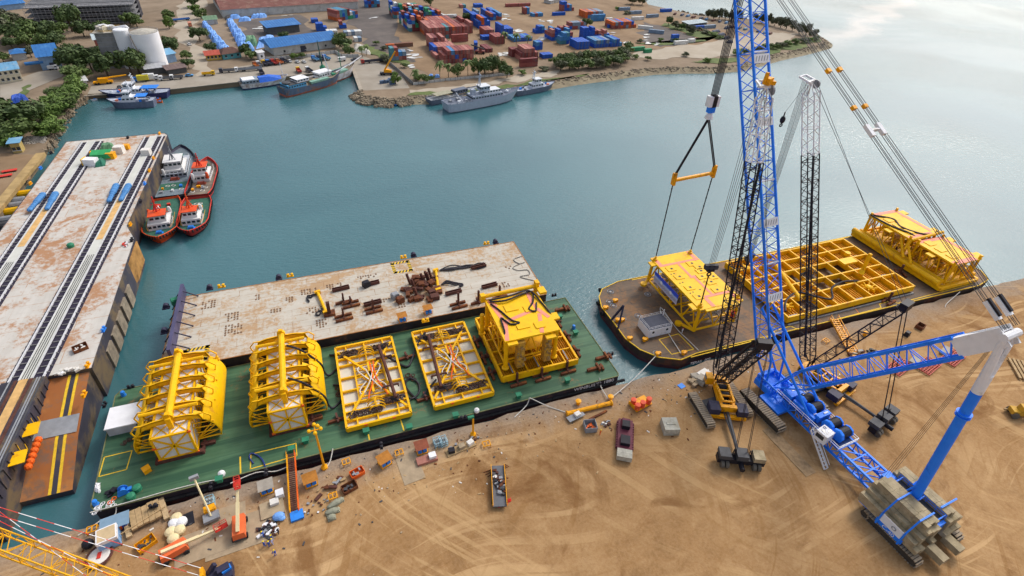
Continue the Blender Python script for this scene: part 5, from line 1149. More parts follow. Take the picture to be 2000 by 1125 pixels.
# ---- yellow lattice boom at the lower left corner
f = U(345, 1186, 4.5); d = (U(0, 1058, 13.0)-f).normalized(); tip = f+d*62
T = thing('crawler_crane', 'yellow lattice boom crane with red and white stay lines at the lower left corner', 'crane', (f.x+4, f.y, 2.5))
q = MB(); sm = lattice(q, f, tip, 2.7, 2.5, (d.y*-1, d.x, 0), 30, .15, .075, t0=.06, t1=.97)
[q.tube(f, c, .16, 5) for c in sm(.06)]; Wd(q, 'boom', mat('boom_yellow', (.80, .40, .01), .45, var=.1), T)
h_ = U(428, 1122, 4.0); Wd(MB().box(h_+V((0, 0, -.5)), (4.4, 2.6, 1.8), .1).box(h_+V((.8, .4, .8)), (2.0, 1.2, .8), .3).bar(h_+V((-1.6, .6, .4)), h_+V((-.4, 1.2, 1.6)), .7), 'winch_house', NAVY, T); Wd(MB().box(h_+V((1.3, .2, .6)), (1.6, .9, .7), .4), 'winch_motor', BLUB, T)
Wd(MB().box(h_+V((-2.3, .2, .6)), (.55, 1.6, 3.2), .1), 'gantry', YELK, T); Wd(MB().box(f+V((1.5, 0, -.6)), (5.5, 3.2, 2.2), .05), 'house', NAVY, T)
for y in (-2.6, 2.6): Wd(MB().box((f.x+2, f.y+y, 3.2), (7.5, 1.1, 1.4)), 'crawler_track', DGREY, T)
for a_, px, z in ((h_+V((-2.2, .8, 2.0)), (0, 991), 22), (h_+V((-2.2, -.4, 1.6)), (0, 1007), 20), (f+V((-6, .4, 4.0)), (0, 1000), 15), (f+V((-2, .4, 4)), (0, 1018), 15)):
    b_ = U(*px, z); b_ = a_+(b_-a_)*1.5; q = MB(); nn = []
    for k in range(18): n0 = len(q.f); q.tube(a_.lerp(b_, k/18), a_.lerp(b_, (k+1)/18), .06, 4); nn += [k % 2]*(len(q.f)-n0)
    o = Wd(q, 'stay_line', WHT, T); o.data.materials.append(REDP); o.data.polygons.foreach_set('material_index', nn)
# ================================================================ boats
def hull(T, L, B, D, mh, mdeck, bow=.32, stern=.8, sheer=1.2, rake=.10, bul=.8, band=None, zb=.5, deck_name='deck', sfull=.94):
    """hull along local +Y, waterline z=0, deck edge at D (+sheer at the bow)"""
    S_ = [0, .04, .15, .3, .5, .65, .78, .88, .95, 1.0]; rings, dk, low = [], [], []
    for s in S_:
        if s < .15: hb = stern+(1-stern)*math.sin(math.pi/2*s/.15)
        elif s < 1-bow: hb = 1
        else: u = (s-(1-bow))/bow; hb = max(.03, max(0, math.cos(u*math.pi/2))**.75)
        hb *= B/2; u = max(0, (s-.55)/.45); zt = D+bul+sheer*u*u+ .25*sheer*max(0, (.2-s)/.2)
        y = -L/2+L*s; yw = y-(rake*L*max(0, (s-.8)/.2)**1.5); wb = hb*(1-.45*max(0, (s-.6)/.4)) ; 
        y0 = y+(.02*L if s == 0 else 0)
        rings.append([(-hb, y, zt), (-wb*.98, yw if s > 0 else y0, zb), (-wb*.8, yw if s > 0 else y0, -1.0), (wb*.8, yw if s > 0 else y0, -1.0), (wb*.98, yw if s > 0 else y0, zb), (hb, y, zt), (hb*.96, y, zt-bul), (-hb*.96, y, zt-bul)])
    def strip(q, idx):
        n = len(idx); q.add([r[i] for r in rings for i in idx], [(k*n+i, k*n+i+1, (k+1)*n+i+1, (k+1)*n+i) for k in range(len(rings)-1) for i in range(n-1)])
    q = MB(); strip(q, (7, 0, 1)); strip(q, (4, 5, 6)); a, b = rings[0], rings[-1]; q.poly([a[0], a[1], a[4], a[5]]).poly([b[0], b[5], b[4], b[1]]); q.build('hull', mh, T)
    q = MB(); strip(q, (1, 2, 3, 4)); q.poly([a[1], a[2], a[3], a[4]]); q.build('lower_hull', band or mh, T)
    q = MB(); q.add([p for r in rings for p in (r[7], r[6])], [(2*k, 2*k+1, 2*k+3, 2*k+2) for k in range(len(rings)-1)]); q.build(deck_name, mdeck, T)
    return rings
def house(T, x0, x1, y0, y1, z0, z1, m, name='deckhouse', taper=.96, win=None, roof=None, zw=None):
    o = MB().box(((x0+x1)/2, (y0+y1)/2, (z0+z1)/2), (x1-x0, y1-y0, z1-z0), 0, taper).build(name, m, T)
    if win:
        q = MB(); n = max(2, int((x1-x0)/1.3)); zw = zw or z0+(z1-z0)*.62
        for k in range(n):
            x = x0+(k+.5)*(x1-x0)/n
            for y in ((y1, 1), (y0, -1)): q.box((x, y[0]-y[1]*.02, zw), ((x1-x0)/n*.68, .12, .8))
        n = max(2, int((y1-y0)/1.6))
        for k in range(n):
            y = y0+(k+.5)*(y1-y0)/n
            for x in (x0+.02, x1-.02): q.box((x, y, zw), (.12, (y1-y0)/n*.6, .7))
        q.build('window', GLASS, o)
    if roof: MB().b2(x0-.2, x1+.2, y0-.2, y1+.2, z1, z1+.18).build('roof', roof, o)
    return o
ORH = mat('tug_orange', (.70, .085, .02), .5, var=.12); REDH = mat('tug_red', (.40, .03, .025), .5, var=.15); DKGN = mat('tug_deck_green', (.04, .13, .09), .7, var=.25, scale=1)
BRN = mat('tug_deck_brown', (.15, .12, .10), .8, var=.3, scale=1, dirt=(.25, .2, .15)); TUGW = mat('tug_white', (.70, .69, .68), .5, var=.08)
def tug(label, bow, stern, B, mh, mdeck, roofm, rub, style, mastm, band=None):
    b, s = U(*bow, 1.5), U(*stern, 1.5); d = (b-s); L = d.length; c = (b+s)/2; c.z = 0
    T = thing('tugboat', label, 'tugboat', c, math.atan2(-d.x, d.y), 'tugboats moored beside the launch barge')
    R_ = hull(T, L, B, 1.7, mh, mdeck, .34, .8, 1.3, .07, .8, band or RUB, .6)
    for i in (0, 5):
        q = MB(); f = MB(); P = [V(r[i]) for r in R_]
        q.path([p+V((0, 0, .05)) for p in P], .16, 5); q.build('rub_rail', rub, T)
        tot = [(a, b_) for a, b_ in zip(P[:-1], P[1:])]
        for a, b_ in tot:
            n = max(1, int((b_-a).length/1.1))
            for k in range(n): p = a.lerp(b_, (k+.5)/n); f.lathe(p+V((math.copysign(.2, p.x), 0, -.65)), [(.2, -.17), (.5, -.17), (.5, .17), (.2, .17)], 8, (1, 0, 0))
        f.build('tyre_fender', RUB, T)
    if style == 'aft':      # house towards the bow
        house(T, -B*.30, B*.30, -L*.02, L*.24, 1.6, 4.2, TUGW, 'deckhouse', .97, True)
        house(T, -B*.22, B*.22, L*.05, L*.20, 4.2, 6.6, TUGW, 'wheelhouse', .93, True, roofm)
        zt = 6.8; y = L*.1
    else:
        house(T, -B*.34, B*.30, -L*.10, L*.16, 1.6, 4.4, TUGW, 'deckhouse', .97, True)
        house(T, -B*.26, B*.24, -L*.06, L*.10, 4.4, 7.2, TUGW, 'wheelhouse', .92, True, roofm); zt = 7.3; y = 0
    q = MB().tube((0, y, zt), (0, y-.6, zt+5.5), .34, 6, .2)
    for s_ in (-1, 1): q.tube((s_*1.0, y-.8, zt), (0, y-.4, zt+3), .2, 5)
    q.bar((-1.2, y-.3, zt+2.6), (1.2, y-.3, zt+2.6), .15).box((0, y-.5, zt+3.6), (.9, .4, .3)).build('mast', mastm, T)
    for s_ in (-1, 1): MB().lathe((s_*B*.27, y-L*.13, 3.6), [(.55, 0), (.6, 1.5), (.4, 2.4)], 8).build('funnel', roofm if s_ > 0 else TUGW, T)
    MB().lathe((0, -L*.16, 2.4), [(.8, -1.1), (.4, -1.1), (.4, 1.1), (.8, 1.1)], 10, (1, 0, 0)).b2(-1.6, 1.6, -L*.16-.7, -L*.16+.7, 1.6, 2.2).build('towing_winch', mat('winch_red', (.35, .08, .05), .6), T)
    MB().lathe((0, L*.33, 2.6), [(.6, -.8), (.6, .8)], 10, (1, 0, 0)).b2(-1.2, 1.2, L*.33-.6, L*.33+.6, 1.8, 2.3).build('anchor_winch', BLUB if style == 'aft' else GRNP, T)
    rr = random.Random(int(L*100))
    for k in range(4): MB().box((rr.uniform(-B*.3, B*.3), -L*rr.uniform(.2, .4), 2.1), (rr.uniform(.6, 1.6), rr.uniform(.6, 1.4), .9)).build('deck_locker', (GREY, REDP, BLUB, YELK, TUGW)[rr.randrange(5)], T)
    q = MB()
    for k in range(3): q.torus((rr.uniform(-B*.25, B*.25), -L*rr.uniform(.25, .4), 1.85), .7, .14, n=12, m=4)
    q.build('rope_coil', ROPE, T)
    q = MB()
    for s_ in (-1, 1): q.path([(s_*B*.36, -L*.08, 2.9), (s_*B*.36, L*.18, 3.0), (s_*B*.28, L*.30, 3.3)], .06, 4)
    q.build('hand_rail', YELK if style == 'aft' else TUGW, T)
    if mh is NAVY: MB().b2(-B*.38, B*.38, -L*.46, -L*.22, 1.7, 1.78).build('aft_deck', DKGN, T); house(T, -B*.38, B*.34, -L*.12, L*.26, 1.72, 3.4, mat('tug_house_grey', (.42, .45, .50), .6), 'lower_house', .97, True)
    return T
tug('orange hulled tugboat nearest the camera, bow on, beside the dark barge side', (311, 474), (322, 392), 11.5, ORH, DKGN, ORH, ORH, 'aft', REDP, ORH)
tug('dark red tugboat with orange wheelhouse top and red mast, bow towards the camera', (372, 462), (387, 390), 10.0, REDH, DKGN, ORH, REDP, 'aft', ORH)
tug('large dark tugboat with green aft deck and white wheelhouse, stern to the camera', (356, 292), (334, 388), 12.5, NAVY, mat('tug_deck_grey', (.16, .20, .23), .6, var=.3, scale=1), TUGW, BLK, 'fore', GREY)
tug('red railed tugboat with brown aft deck and red mast, outermost of the far pair', (408, 316), (386, 386), 9.5, REDH, BRN, ORH, REDP, 'fore', REDP)

def ship(label, bow, stern, B, D, mh, mdeck, build, sheer=1.5, band=None, name='patrol_ship', cat='ship', **kw):
    b, s = U(*bow, D*.6), U(*stern, D*.6); d = b-s; L = d.length; c = (b+s)/2; c.z = 0
    T = thing(name, label, cat, c, math.atan2(-d.x, d.y)); hull(T, L, B, D, mh, mdeck, sheer=sheer, band=band, **kw); build(T, L, B, D); return T
NAVG = mat('naval_grey', (.38, .42, .50), .5, var=.08); NAVD = mat('naval_dark', (.13, .15, .20), .55, var=.15); NAVW = mat('naval_white', (.66, .68, .72), .5, var=.06)
def mast(T, x, y, z, h, m=NAVG):
    q = MB()
    for s in (-1, 1): q.tube((x+s*.9, y-.6, z), (x, y, z+h*.75), .18, 5)
    q.tube((x, y+.7, z), (x, y, z+h), .22, 5, .1).bar((x-1.6, y, z+h*.6), (x+1.6, y, z+h*.6), .2).box((x, y+.6, z+h*.72), (1.6, .5, .5)).bar((x-1.0, y, z+h*.85), (x+1, y, z+h*.85), .15); q.build('mast', m, T)
def rail(T, L, B, z, y0, y1, m=NAVW, k0=.94):
    q = MB()
    for s in (-1, 1):
        x = s*B/2*k0
        for zz in (.5, 1.0): q.bar((x, y0, z+zz), (x, y1, z+zz), .07)
        n = int(abs(y1-y0)/2)
        for k in range(n+1): y = y0+(y1-y0)*k/n; q.bar((x, y, z), (x, y, z+1), .07)
    q.build('hand_rail', m, T)
def b_naval(T, L, B, D):
    house(T, -B*.40, B*.40, -L*.18, L*.22, D, D+2.6, NAVG, 'superstructure', .95, True)
    house(T, -B*.30, B*.30, -L*.02, L*.20, D+2.6, D+4.2, NAVW, 'upper_deckhouse', .95, True)
    house(T, -B*.26, B*.26, -L*.06, L*.06, D+4.2, D+6.6, NAVG, 'bridge', .9, True, NAVW)
    mast(T, 0, -L*.05, D+6.8, 7.5); MB().b2(-1.2, 1.2, -L*.16, -L*.11, D+2.6, D+5.4).build('funnel', NAVG, T)
    MB().lathe((0, L*.32, D+.8), [(1.0, 0), (1.0, .8), (.5, 1.2)], 10).tube((0, L*.32, D+1.6), (0, L*.38, D+2.0), .15).build('deck_gun', NAVW, T)
    MB().tube((-1.5, -L*.28, D), (-.8, -L*.34, D+4.6), .25).tube((1.5, -L*.28, D), (-.8, -L*.34, D+4.6), .2).build('deck_crane', NAVW, T)
    for k in range(6): MB().box((rnd.uniform(-B*.3, B*.3), -L*rnd.uniform(.22, .44), D+.6), (rnd.uniform(.8, 2), rnd.uniform(.8, 2), 1.2)).build('deck_gear', (NAVD, NAVW, GREY)[k % 3], T)
    rail(T, L, B, D+.3, -L*.46, -L*.2)
ship('largest grey navy ship moored by the grassy bank, bow to the right', (1014, 183), (868, 209), 9.5, 4.0, NAVG, NAVD, b_naval, 1.8, bul=.5, band=NAVD)
def b_patrol(T, L, B, D):
    house(T, -B*.34, B*.34, -L*.10, L*.16, D, D+2.5, NAVW, 'superstructure', .95, True); house(T, -B*.26, B*.26, -L*.02, L*.12, D+2.5, D+4.8, NAVW, 'bridge', .9, True, NAVW)
    mast(T, 0, -L*.03, D+4.8, 5.5, NAVW)
    for k in range(4): MB().box((rnd.uniform(-B*.3, B*.3), -L*rnd.uniform(.16, .42), D+.5), (rnd.uniform(.8, 1.8), rnd.uniform(.8, 1.8), 1)).build('deck_gear', (NAVD, BLUB, GREY)[k % 3], T)
    for k in range(3): MB().box((rnd.uniform(-B*.2, B*.2), L*rnd.uniform(.2, .34), D+.6), (1.2, 1.0, 1)).build('deck_gear', (BLUB, ORG, NAVW)[k], T)
    rail(T, L, B, D+.3, L*.16, L*.34, NAVW, .8)
ship('smaller grey navy patrol boat with white bridge ahead of the big navy ship', (1083, 166), (1003, 181), 7.0, 2.6, NAVD, NAVG, b_patrol, 1.2, bul=.4)
ship('dark low navy boat tucked between the big navy ship and the grassy bank', (952, 172), (836, 199), 7.5, 2.4, NAVD, GREY, lambda T, L, B, D: (house(T, -2, 2, -L*.1, L*.12, D, D+2.4, NAVD, 'deckhouse', .95, True), MB().b2(-2.6, 2.6, -L*.4, -L*.14, D+2, D+2.2).build('awning', mat('awning_tan', (.35, .33, .24), .8), T), rail(T, L, B, D+.3, -L*.46, -L*.1)), 1.0, bul=.4)
def b_pat2(T, L, B, D):
    b_patrol(T, L, B, D); MB().b2(-B*.36, B*.36, -L*.36, -L*.12, D+2.6, D+2.75).build('awning', BLUB, T)
ship('grey hulled patrol ship with white bridge and blue awning at the left quay', (212, 203), (304, 199), 7.5, 3.0, mat('slate_hull', (.13, .15, .22), .5), NAVG, b_pat2, 1.3, bul=.4)
ship('dark blue patrol ship behind the grey one at the left quay', (196, 186), (331, 182), 8.0, 2.8, mat('dark_blue_hull', (.04, .045, .12), .5), NAVG, b_pat2, 1.3, bul=.4)
def dinghy(px, px2, lab, m):
    b, s = U(*px, .3), U(*px2, .3); d = b-s; L = d.length; T = thing('dinghy', lab, 'boat', V(((b.x+s.x)/2, (b.y+s.y)/2, 0)), math.atan2(-d.x, d.y), 'small boats')
    hull(T, L, L*.34, .5, m, GREY, bul=.3, sheer=.4, zb=.2); MB().b2(-L*.1, L*.1, -L*.25, -L*.05, .5, 1.1).build('console', BLUB, T)
dinghy((300, 196), (314, 193), 'orange inflatable boat behind the grey patrol ship, nearer the ship', ORG); dinghy((302, 200), (318, 199), 'orange inflatable boat behind the grey patrol ship, outer one', ORG)
dinghy((177, 197), (190, 194), 'white and blue skiff beside the leafy left bank', NAVW); dinghy((772, 207), (772, 196), 'small blue boat by the rocky pier corner', BLUB)
# wooden cargo schooners
PHD = mat('schooner_deck', (.30, .24, .17), .85, var=.25, scale=.8)
def b_phinisi(T, L, B, D):
    CY = mat('cyan_paint', (.12, .38, .62), .6, var=.15)
    o = house(T, -B*.42, B*.42, -L*.44, -L*.16, D, D+2.6, CY, 'deckhouse', .98, True); MB().b2(-B*.44, B*.44, -L*.42, -L*.10, D+2.6, D+2.75).build('roof', DGREY, o)
    house(T, -B*.34, B*.34, -L*.28, -L*.10, D+2.75, D+4.2, WHT, 'upper_house', .97, True, WHT)
    MB().lathe((0, -L*.40, D+2.8), [(2.2, 0), (2.4, .5), (1.9, .8)], 14).build('stern_awning', DGREY, T)
    MB().b2(-B*.2, B*.2, -L*.06, L*.12, D, D+1.1).build('cargo_hatch', mat('hatch_wood', (.45, .36, .22), .8), T)
    MB().b2(B*.15, B*.4, -L*.08, L*.22, D+.5, D+1.6).build('green_tarpaulin', mat('pale_green_tarp', (.22, .40, .32), .7), T)
    yb = L*.30; MB().tube((0, yb, D), (-.6, yb-2.0, D+14), .28, 6, .16).tube((.9, yb+.6, D), (-.5, yb-1.8, D+12), .12, 5).tube((-.9, yb+.6, D), (-.7, yb-1.8, D+12), .12, 5).build('mast', WHT, T)
    MB().b2(-1.6, 1.6, yb+1, yb+3.5, D+.5, D+2).build('mast_house', GRNP, T)
    MB().tube((.4, L*.40, D+2.2), (0, L*.66, D+4.8), .38, 6, .14).tube((-.8, L*.42, D+2.0), (0, L*.62, D+4.4), .2, 5).build('bowsprit', WHT, T)
    for k in range(8): MB().box((rnd.uniform(-B*.3, B*.3), L*rnd.uniform(.14, .34), D+.6), (rnd.uniform(.6, 1.8), rnd.uniform(.6, 2), 1)).build('deck_gear', (GRNP, RUSTB, GREY)[k % 3], T)
ship('blue grey wooden cargo schooner with cyan deckhouse and a long white bowsprit', (668, 150), (549, 181), 10, 3.4, mat('schooner_blue', (.10, .135, .20), .7, var=.2, dirt=(.22, .12, .08), damt=.35, dscale=.3), PHD, b_phinisi, 3.0, mat('schooner_red', (.45, .12, .07), .7), 'cargo_schooner', 'boat', bul=.7, zb=.9)
def b_ph2(T, L, B, D):
    MB().tube((0, L*.36, D+2.5), (0, L*.68, D+6), .5, 6, .2).build('bowsprit', WHT, T); house(T, -B*.35, B*.35, -L*.34, -L*.08, D, D+3.4, WHT, 'deckhouse', .96, True, WHT)
    MB().b2(-B*.3, B*.3, -L*.02, L*.28, D, D+1.5).build('green_tarpaulin', mat('pale_green_tarp', (.22, .40, .32), .7), T); MB().tube((0, L*.2, D), (.4, L*.2-1, D+13), .3, 6, .15).build('mast', GRNP, T)
ship('white hulled schooner behind the blue one, bow high over the pier', (694, 137), (604, 163), 9, 3.4, mat('schooner_white', (.62, .61, .62), .6, dirt=(.4, .3, .25)), PHD, b_ph2, 3.2, mat('schooner_red', (.45, .12, .07), .7), 'cargo_schooner', 'boat', bul=.7, zb=.9)
def b_tarp(T, L, B, D):
    TB_ = mat('blue_tarp_boat', (.03, .14, .62), .5, var=.2, scale=1.2)
    q = MB(); q.loft([[(-B*.44, -L*.12, D), (-B*.2, -L*.12, D+2.6), (B*.2, -L*.12, D+2.8), (B*.44, -L*.12, D)], [(-B*.44, L*.1, D), (-B*.15, L*.1, D+3.1), (B*.2, L*.1, D+2.7), (B*.44, L*.1, D)], [(-B*.3, L*.34, D+.6), (-B*.1, L*.34, D+1.8), (B*.1, L*.34, D+1.6), (B*.3, L*.34, D+.6)]]); q.build('tarpaulin_cover', TB_, T)
    o = house(T, -B*.43, B*.43, -L*.46, -L*.13, D, D+2.4, mat('house_bluegrey', (.25, .30, .36), .6), 'deckhouse', .98, True); MB().b2(-B*.4, B*.3, -L*.44, -L*.2, D+2.4, D+2.6).build('roof', WHT, o)
    MB().b2(-B*.45, -B*.36, -L*.46, L*.0, D-.2, D+1.0).build('side_tarpaulin', TB_, T); MB().tube((0, L*.40, D), (-.5, L*.38, D+9), .2, 6, .1).build('mast', WHT, T)
ship('white wooden boat with bright blue tarpaulin over its hold, left of the schooners', (564, 155), (469, 168), 8.5, 2.4, mat('boat_white', (.66, .63, .62), .6, dirt=(.35, .25, .22)), PHD, b_tarp, 1.6, mat('boat_navy', (.05, .06, .14), .6), 'cargo_boat', 'boat', bul=.6, zb=.8)

# ================================================================ containers
CC = dict(rust=(.30, .085, .072), darkred=(.19, .045, .045), faded=(.42, .17, .14), orange=(.55, .12, .03), blue=(.02, .10, .46), lightblue=(.06, .22, .46), teal=(.08, .24, .28), greyblue=(.20, .27, .36), white=(.66, .66, .64), green=(.04, .26, .12), brown=(.22, .10, .06))
CN = dict(rust='rust red', darkred='dark red', faded='faded pink', orange='orange', blue='deep blue', lightblue='light blue', teal='teal', greyblue='grey blue', white='white', green='green', brown='brown')
CM = {}
def cont_mesh(col, L):
    if (col, L) in CM: return CM[col, L]
    q = MB(); W_, H_ = 2.44, 2.59
    q.b2(-L/2+.06, L/2-.06, -W_/2+.05, W_/2-.05, .12, H_-.05)
    for x in (-L/2+.08, L/2-.08):
        for y in (-W_/2+.08, W_/2-.08): q.b2(x-.08, x+.08, y-.08, y+.08, 0, H_)
    for y in (-W_/2+.06, W_/2-.06): q.b2(-L/2+.16, L/2-.16, y-.06, y+.06, .0, .16); q.b2(-L/2+.16, L/2-.16, y-.06, y+.06, H_-.12, H_)
    for x in (-L/2+.06, L/2-.06): q.b2(x-.06, x+.06, -W_/2+.16, W_/2-.16, H_-.12, H_); q.b2(x-.06, x+.06, -W_/2+.16, W_/2-.16, 0, .16)
    n = int(L/.9)
    for k in range(n):
        x = -L/2+.3+(L-.6)*(k+.5)/n
        for y in (-W_/2+.03, W_/2-.03): q.b2(x-.14, x+.14, y-.025, y+.025, .18, H_-.14)
    for x in (L/2-.04,):
        for y in (-.75, -.35, .35, .75): q.b2(x-.03, x+.03, y-.05, y+.05, .2, H_-.15)
    CM[col, L] = q.mesh('shipping_container', mat('container_'+col, CC[col], .6, var=.22, scale=.35, dirt=tuple(c*.55+.07 for c in CC[col]), damt=.3, dscale=.3)); return CM[col, L]
CYAW = R(3)
CSPEC = []
def put_cont(p, rz, col, L, label, group): CSPEC.append((V(p), rz, col, L, label, group))
def finish_containers(limit=298):
    """the nearest ones are objects of their own, the far rest one mass"""
    CSPEC.sort(key=lambda c: c[0].length)
    for p, rz, col, L, label, group in CSPEC[:limit]:
        o = bpy.data.objects.new('shipping_container', cont_mesh(col, L)); C.objects.link(o); o.location = p; o.rotation_euler = (0, 0, rz); tag(o, label, 'container', group)
    vs, fs, mi, ms = [], [], [], []
    for p, rz, col, L, label, group in CSPEC[limit:]:
        me = cont_mesh(col, L); M_ = Matrix.Translation(p) @ Matrix.Rotation(rz, 4, 'Z'); n = len(vs); vs += [tuple(M_ @ v.co) for v in me.vertices]; m_ = me.materials[0]
        if m_ not in ms: ms.append(m_)
        for f in me.polygons: fs.append([n+i for i in f.vertices]); mi.append(ms.index(m_))
    if not vs: return
    me = bpy.data.meshes.new('distant_containers'); me.from_pydata(vs, [], fs); me.update(); [me.materials.append(m_) for m_ in ms]; me.polygons.foreach_set('material_index', mi)
    o = bpy.data.objects.new('distant_containers', me); C.objects.link(o); o['kind'] = 'stuff'
TIER = ['on the ground', 'on the second tier', 'on the third tier', 'on the top tier']
def block(px, orient, nx, ny, tiers, cols, where, L=12.2, yaw=None, seed=0, dz=2.6):
    """grid of containers; px is the photo pixel of the near left ground corner"""
    yaw = CYAW if yaw is None else yaw; o = U(px[0], px[1], 2.62); rr = random.Random(seed*7+int(px[0])); ex = V((math.cos(yaw), math.sin(yaw), 0)); ey = V((-math.sin(yaw), math.cos(yaw), 0))
    sx, sy = (2.56, L+.25) if orient == 'y' else (L+.25, 2.56)
    T_ = [[(tiers[i % len(tiers)] if hasattr(tiers, '__len__') else tiers) if j == 0 or hasattr(tiers, '__len__') is False else max(1, tiers[(i+j) % len(tiers)]) for i in range(nx)] for j in range(ny)]
    seen = {}
    for j in range(ny):
        for i in range(nx):
            t = T_[j][i]
            for k in range(t):
                vis = k == t-1 or j == 0 or i == 0 or T_[j-1][i] <= k or T_[j][i-1] <= k
                if not vis: continue
                col = cols[rr.randrange(len(cols))] if not isinstance(cols, dict) else cols[(i, k)]
                c = o+ex*(sx*(i+.5))+ey*(sy*(j+.5)); c.z = 2.62+k*dz+.02
                bits = [CN[col]+' container']
                if t > 1: bits.append(TIER[k] if k else 'on the ground')
                if nx > 1: bits.append(f'{ORD[i]} from left')
                if ny > 1: bits.append(f'row {["one","two","three","four","five","six","seven"][j]}')
                lab = ', '.join(bits)+', '+where; 
                put_cont(c+V((rr.uniform(-.06, .06), rr.uniform(-.1, .1), 0)), yaw+(math.pi/2*(-1) if orient == 'y' else 0)+rr.uniform(-.006, .006), col, L, ' '.join(lab.split()[:16]), 'containers stacked in the container yard')
REDS = ['rust', 'rust', 'faded', 'rust', 'darkred', 'faded']; MIX = ['rust', 'blue', 'faded', 'orange', 'lightblue', 'darkred', 'teal', 'blue', 'white', 'rust', 'green']; BL = ['blue', 'blue', 'lightblue', 'blue']
block((838, 77), 'y', 10, 3, 3, REDS+['orange', 'rust', 'teal'], 'long red block', seed=1)
block((883, 83), 'x', 1, 1, 2, ['rust'], 'set sideways before the long red block', seed=2)
block((842, 97), 'y', 5, 1, [3, 3, 2, 3, 2], REDS, 'short red block below', seed=3)
block((848, 108), 'y', 6, 1, [2, 2, 2, 2, 2, 2], {(i, k): ('blue' if i == 0 else 'faded' if k else 'rust') for i in range(6) for k in range(2)}, 'row behind the near red block', seed=4)
block((867, 125), 'y', 8, 1, [2, 3, 3, 3, 3, 3, 3, 3], {(i, k): ('lightblue' if i == 2 and k == 2 else 'blue' if (i, k) in ((3, 1), (5, 0)) else ('faded', 'rust', 'darkred', 'rust')[(i+k) % 4]) for i in range(8) for k in range(3)}, 'nearest red block by the palms', seed=5)
block((851, 116), 'y', 1, 1, 1, ['faded'], 'lone at the left of the near red block', seed=6)
block((764, 119), 'y', 4, 1, [3, 3, 2, 2], {(0, 0): 'greyblue', (0, 1): 'teal', (0, 2): 'teal', (1, 0): 'greyblue', (1, 1): 'orange', (1, 2): 'rust', (2, 0): 'faded', (2, 1): 'lightblue', (3, 0): 'rust', (3, 1): 'greyblue'}, 'small stack near the yellow crane', L=6.06, seed=7)
block((754, 95), 'x', 1, 1, 1, ['orange'], 'short, lying left of the brown one', L=6.06, seed=8); block((773, 93), 'x', 1, 1, 1, ['brown'], 'long, alone on the dark yard', seed=9)
block((799, 62), 'y', 6, 5, [3, 4, 2, 4, 3, 2], MIX, 'mixed block', L=6.06, seed=10)
block((770, 36), 'y', 9, 3, [3, 3, 4, 2, 3, 3, 2, 3, 3], MIX, 'back mixed block', L=6.06, seed=11)
block((934, 56), 'y', 4, 3, [2, 3, 3, 2], BL+['blue', 'greyblue', 'orange'], 'blue row by the white units', seed=12)
block((947, 73), 'y', 3, 1, 2, ['rust', 'faded'], 'red pair left of the blue units', L=12.2, seed=13); block((967, 87), 'y', 3, 1, 2, ['rust', 'darkred'], 'red trio beside the palms', seed=14)
block((978, 71), 'y', 4, 1, [3, 2, 2, 2], ['blue'], 'blue stack behind the red trio', L=12.2, seed=15); block((1003, 82), 'y', 6, 1, 1, ['blue', 'lightblue', 'greyblue'], 'flat blue row by the palms', seed=16)
block((943, 79), 'y', 3, 1, 1, ['blue'], 'short, beside the reach stacker', L=6.06, seed=17); block((949, 103), 'y', 2, 1, 1, ['darkred'], 'low pair beside the reach stacker', L=12.2, seed=18)
block((1016, 132), 'x', 1, 1, 2, ['rust', 'darkred'], 'sideways at the front of the near red group', seed=19); block((1017, 120), 'y', 5, 1, [2, 3, 3, 3, 2], ['rust', 'darkred', 'faded'], 'near red group', seed=20); block((999, 112), 'y', 2, 1, 2, ['darkred'], 'left wing of the near red group', L=6.06, seed=21)
block((1060, 115), 'y', 3, 1, 1, ['blue'], 'low blue trio right of the near red group', L=6.06, seed=22); block((1047, 98), 'y', 2, 1, 2, ['blue', 'lightblue'], 'blue pair above the near red group', L=6.06, seed=23)
block((1077, 80), 'y', 7, 2, [3, 2, 3, 2, 2, 3, 2], ['blue', 'rust', 'lightblue', 'faded', 'blue'], 'mixed blue and red block', L=6.06, seed=24); block((1094, 87), 'y', 3, 1, [2, 3, 3], ['lightblue', 'blue', 'teal'], 'tall blue front of the mixed block', L=6.06, seed=25)
block((1138, 76), 'y', 5, 1, [3, 3, 2, 3, 2], ['blue', 'blue', 'darkred'], 'dark blue block', L=6.06, seed=26); block((1127, 97), 'y', 4, 1, 2, ['blue'], 'left group of the near blue row', L=12.2, seed=27); block((1160, 94), 'y', 5, 1, 2, BL+['greyblue'], 'middle group of the near blue row', seed=28); block((1192, 92), 'y', 4, 1, [1, 2, 2, 1], BL, 'right group of the near blue row', seed=29)
block((1231, 101), 'x', 1, 1, 1, ['green'], 'long one at the shore track'); block((1259, 104), 'x', 1, 1, 1, ['green'], 'short one at the shore track', L=6.06)
block((1196, 57), 'y', 9, 1, [2, 2, 2, 2, 2, 2, 2, 2, 1], ['rust', 'rust', 'orange', 'greyblue', 'blue', 'darkred'], 'long low red row', L=12.2, seed=30); block((1188, 55), 'x', 1, 1, 1, ['blue'], 'sideways before the long low red row', seed=31)
block((1143, 36), 'y', 8, 1, [2, 2, 2, 2, 2, 2, 2, 1], ['blue', 'greyblue', 'rust', 'orange', 'lightblue'], 'back right row', L=12.2, seed=32); block((1156, 42), 'x', 1, 1, 2, ['lightblue'], 'sideways before the back right row', seed=33); block((1185, 42), 'x', 1, 1, 1, ['white'], 'before the back right row', L=6.06)
block((1097, 22), 'y', 5, 1, [3, 3, 2, 2, 1], BL+['rust'], 'farthest blue stack', L=6.06, seed=34); block((1080, 31), 'x', 1, 1, 1, ['blue'], 'long, alone on the earth', seed=35)
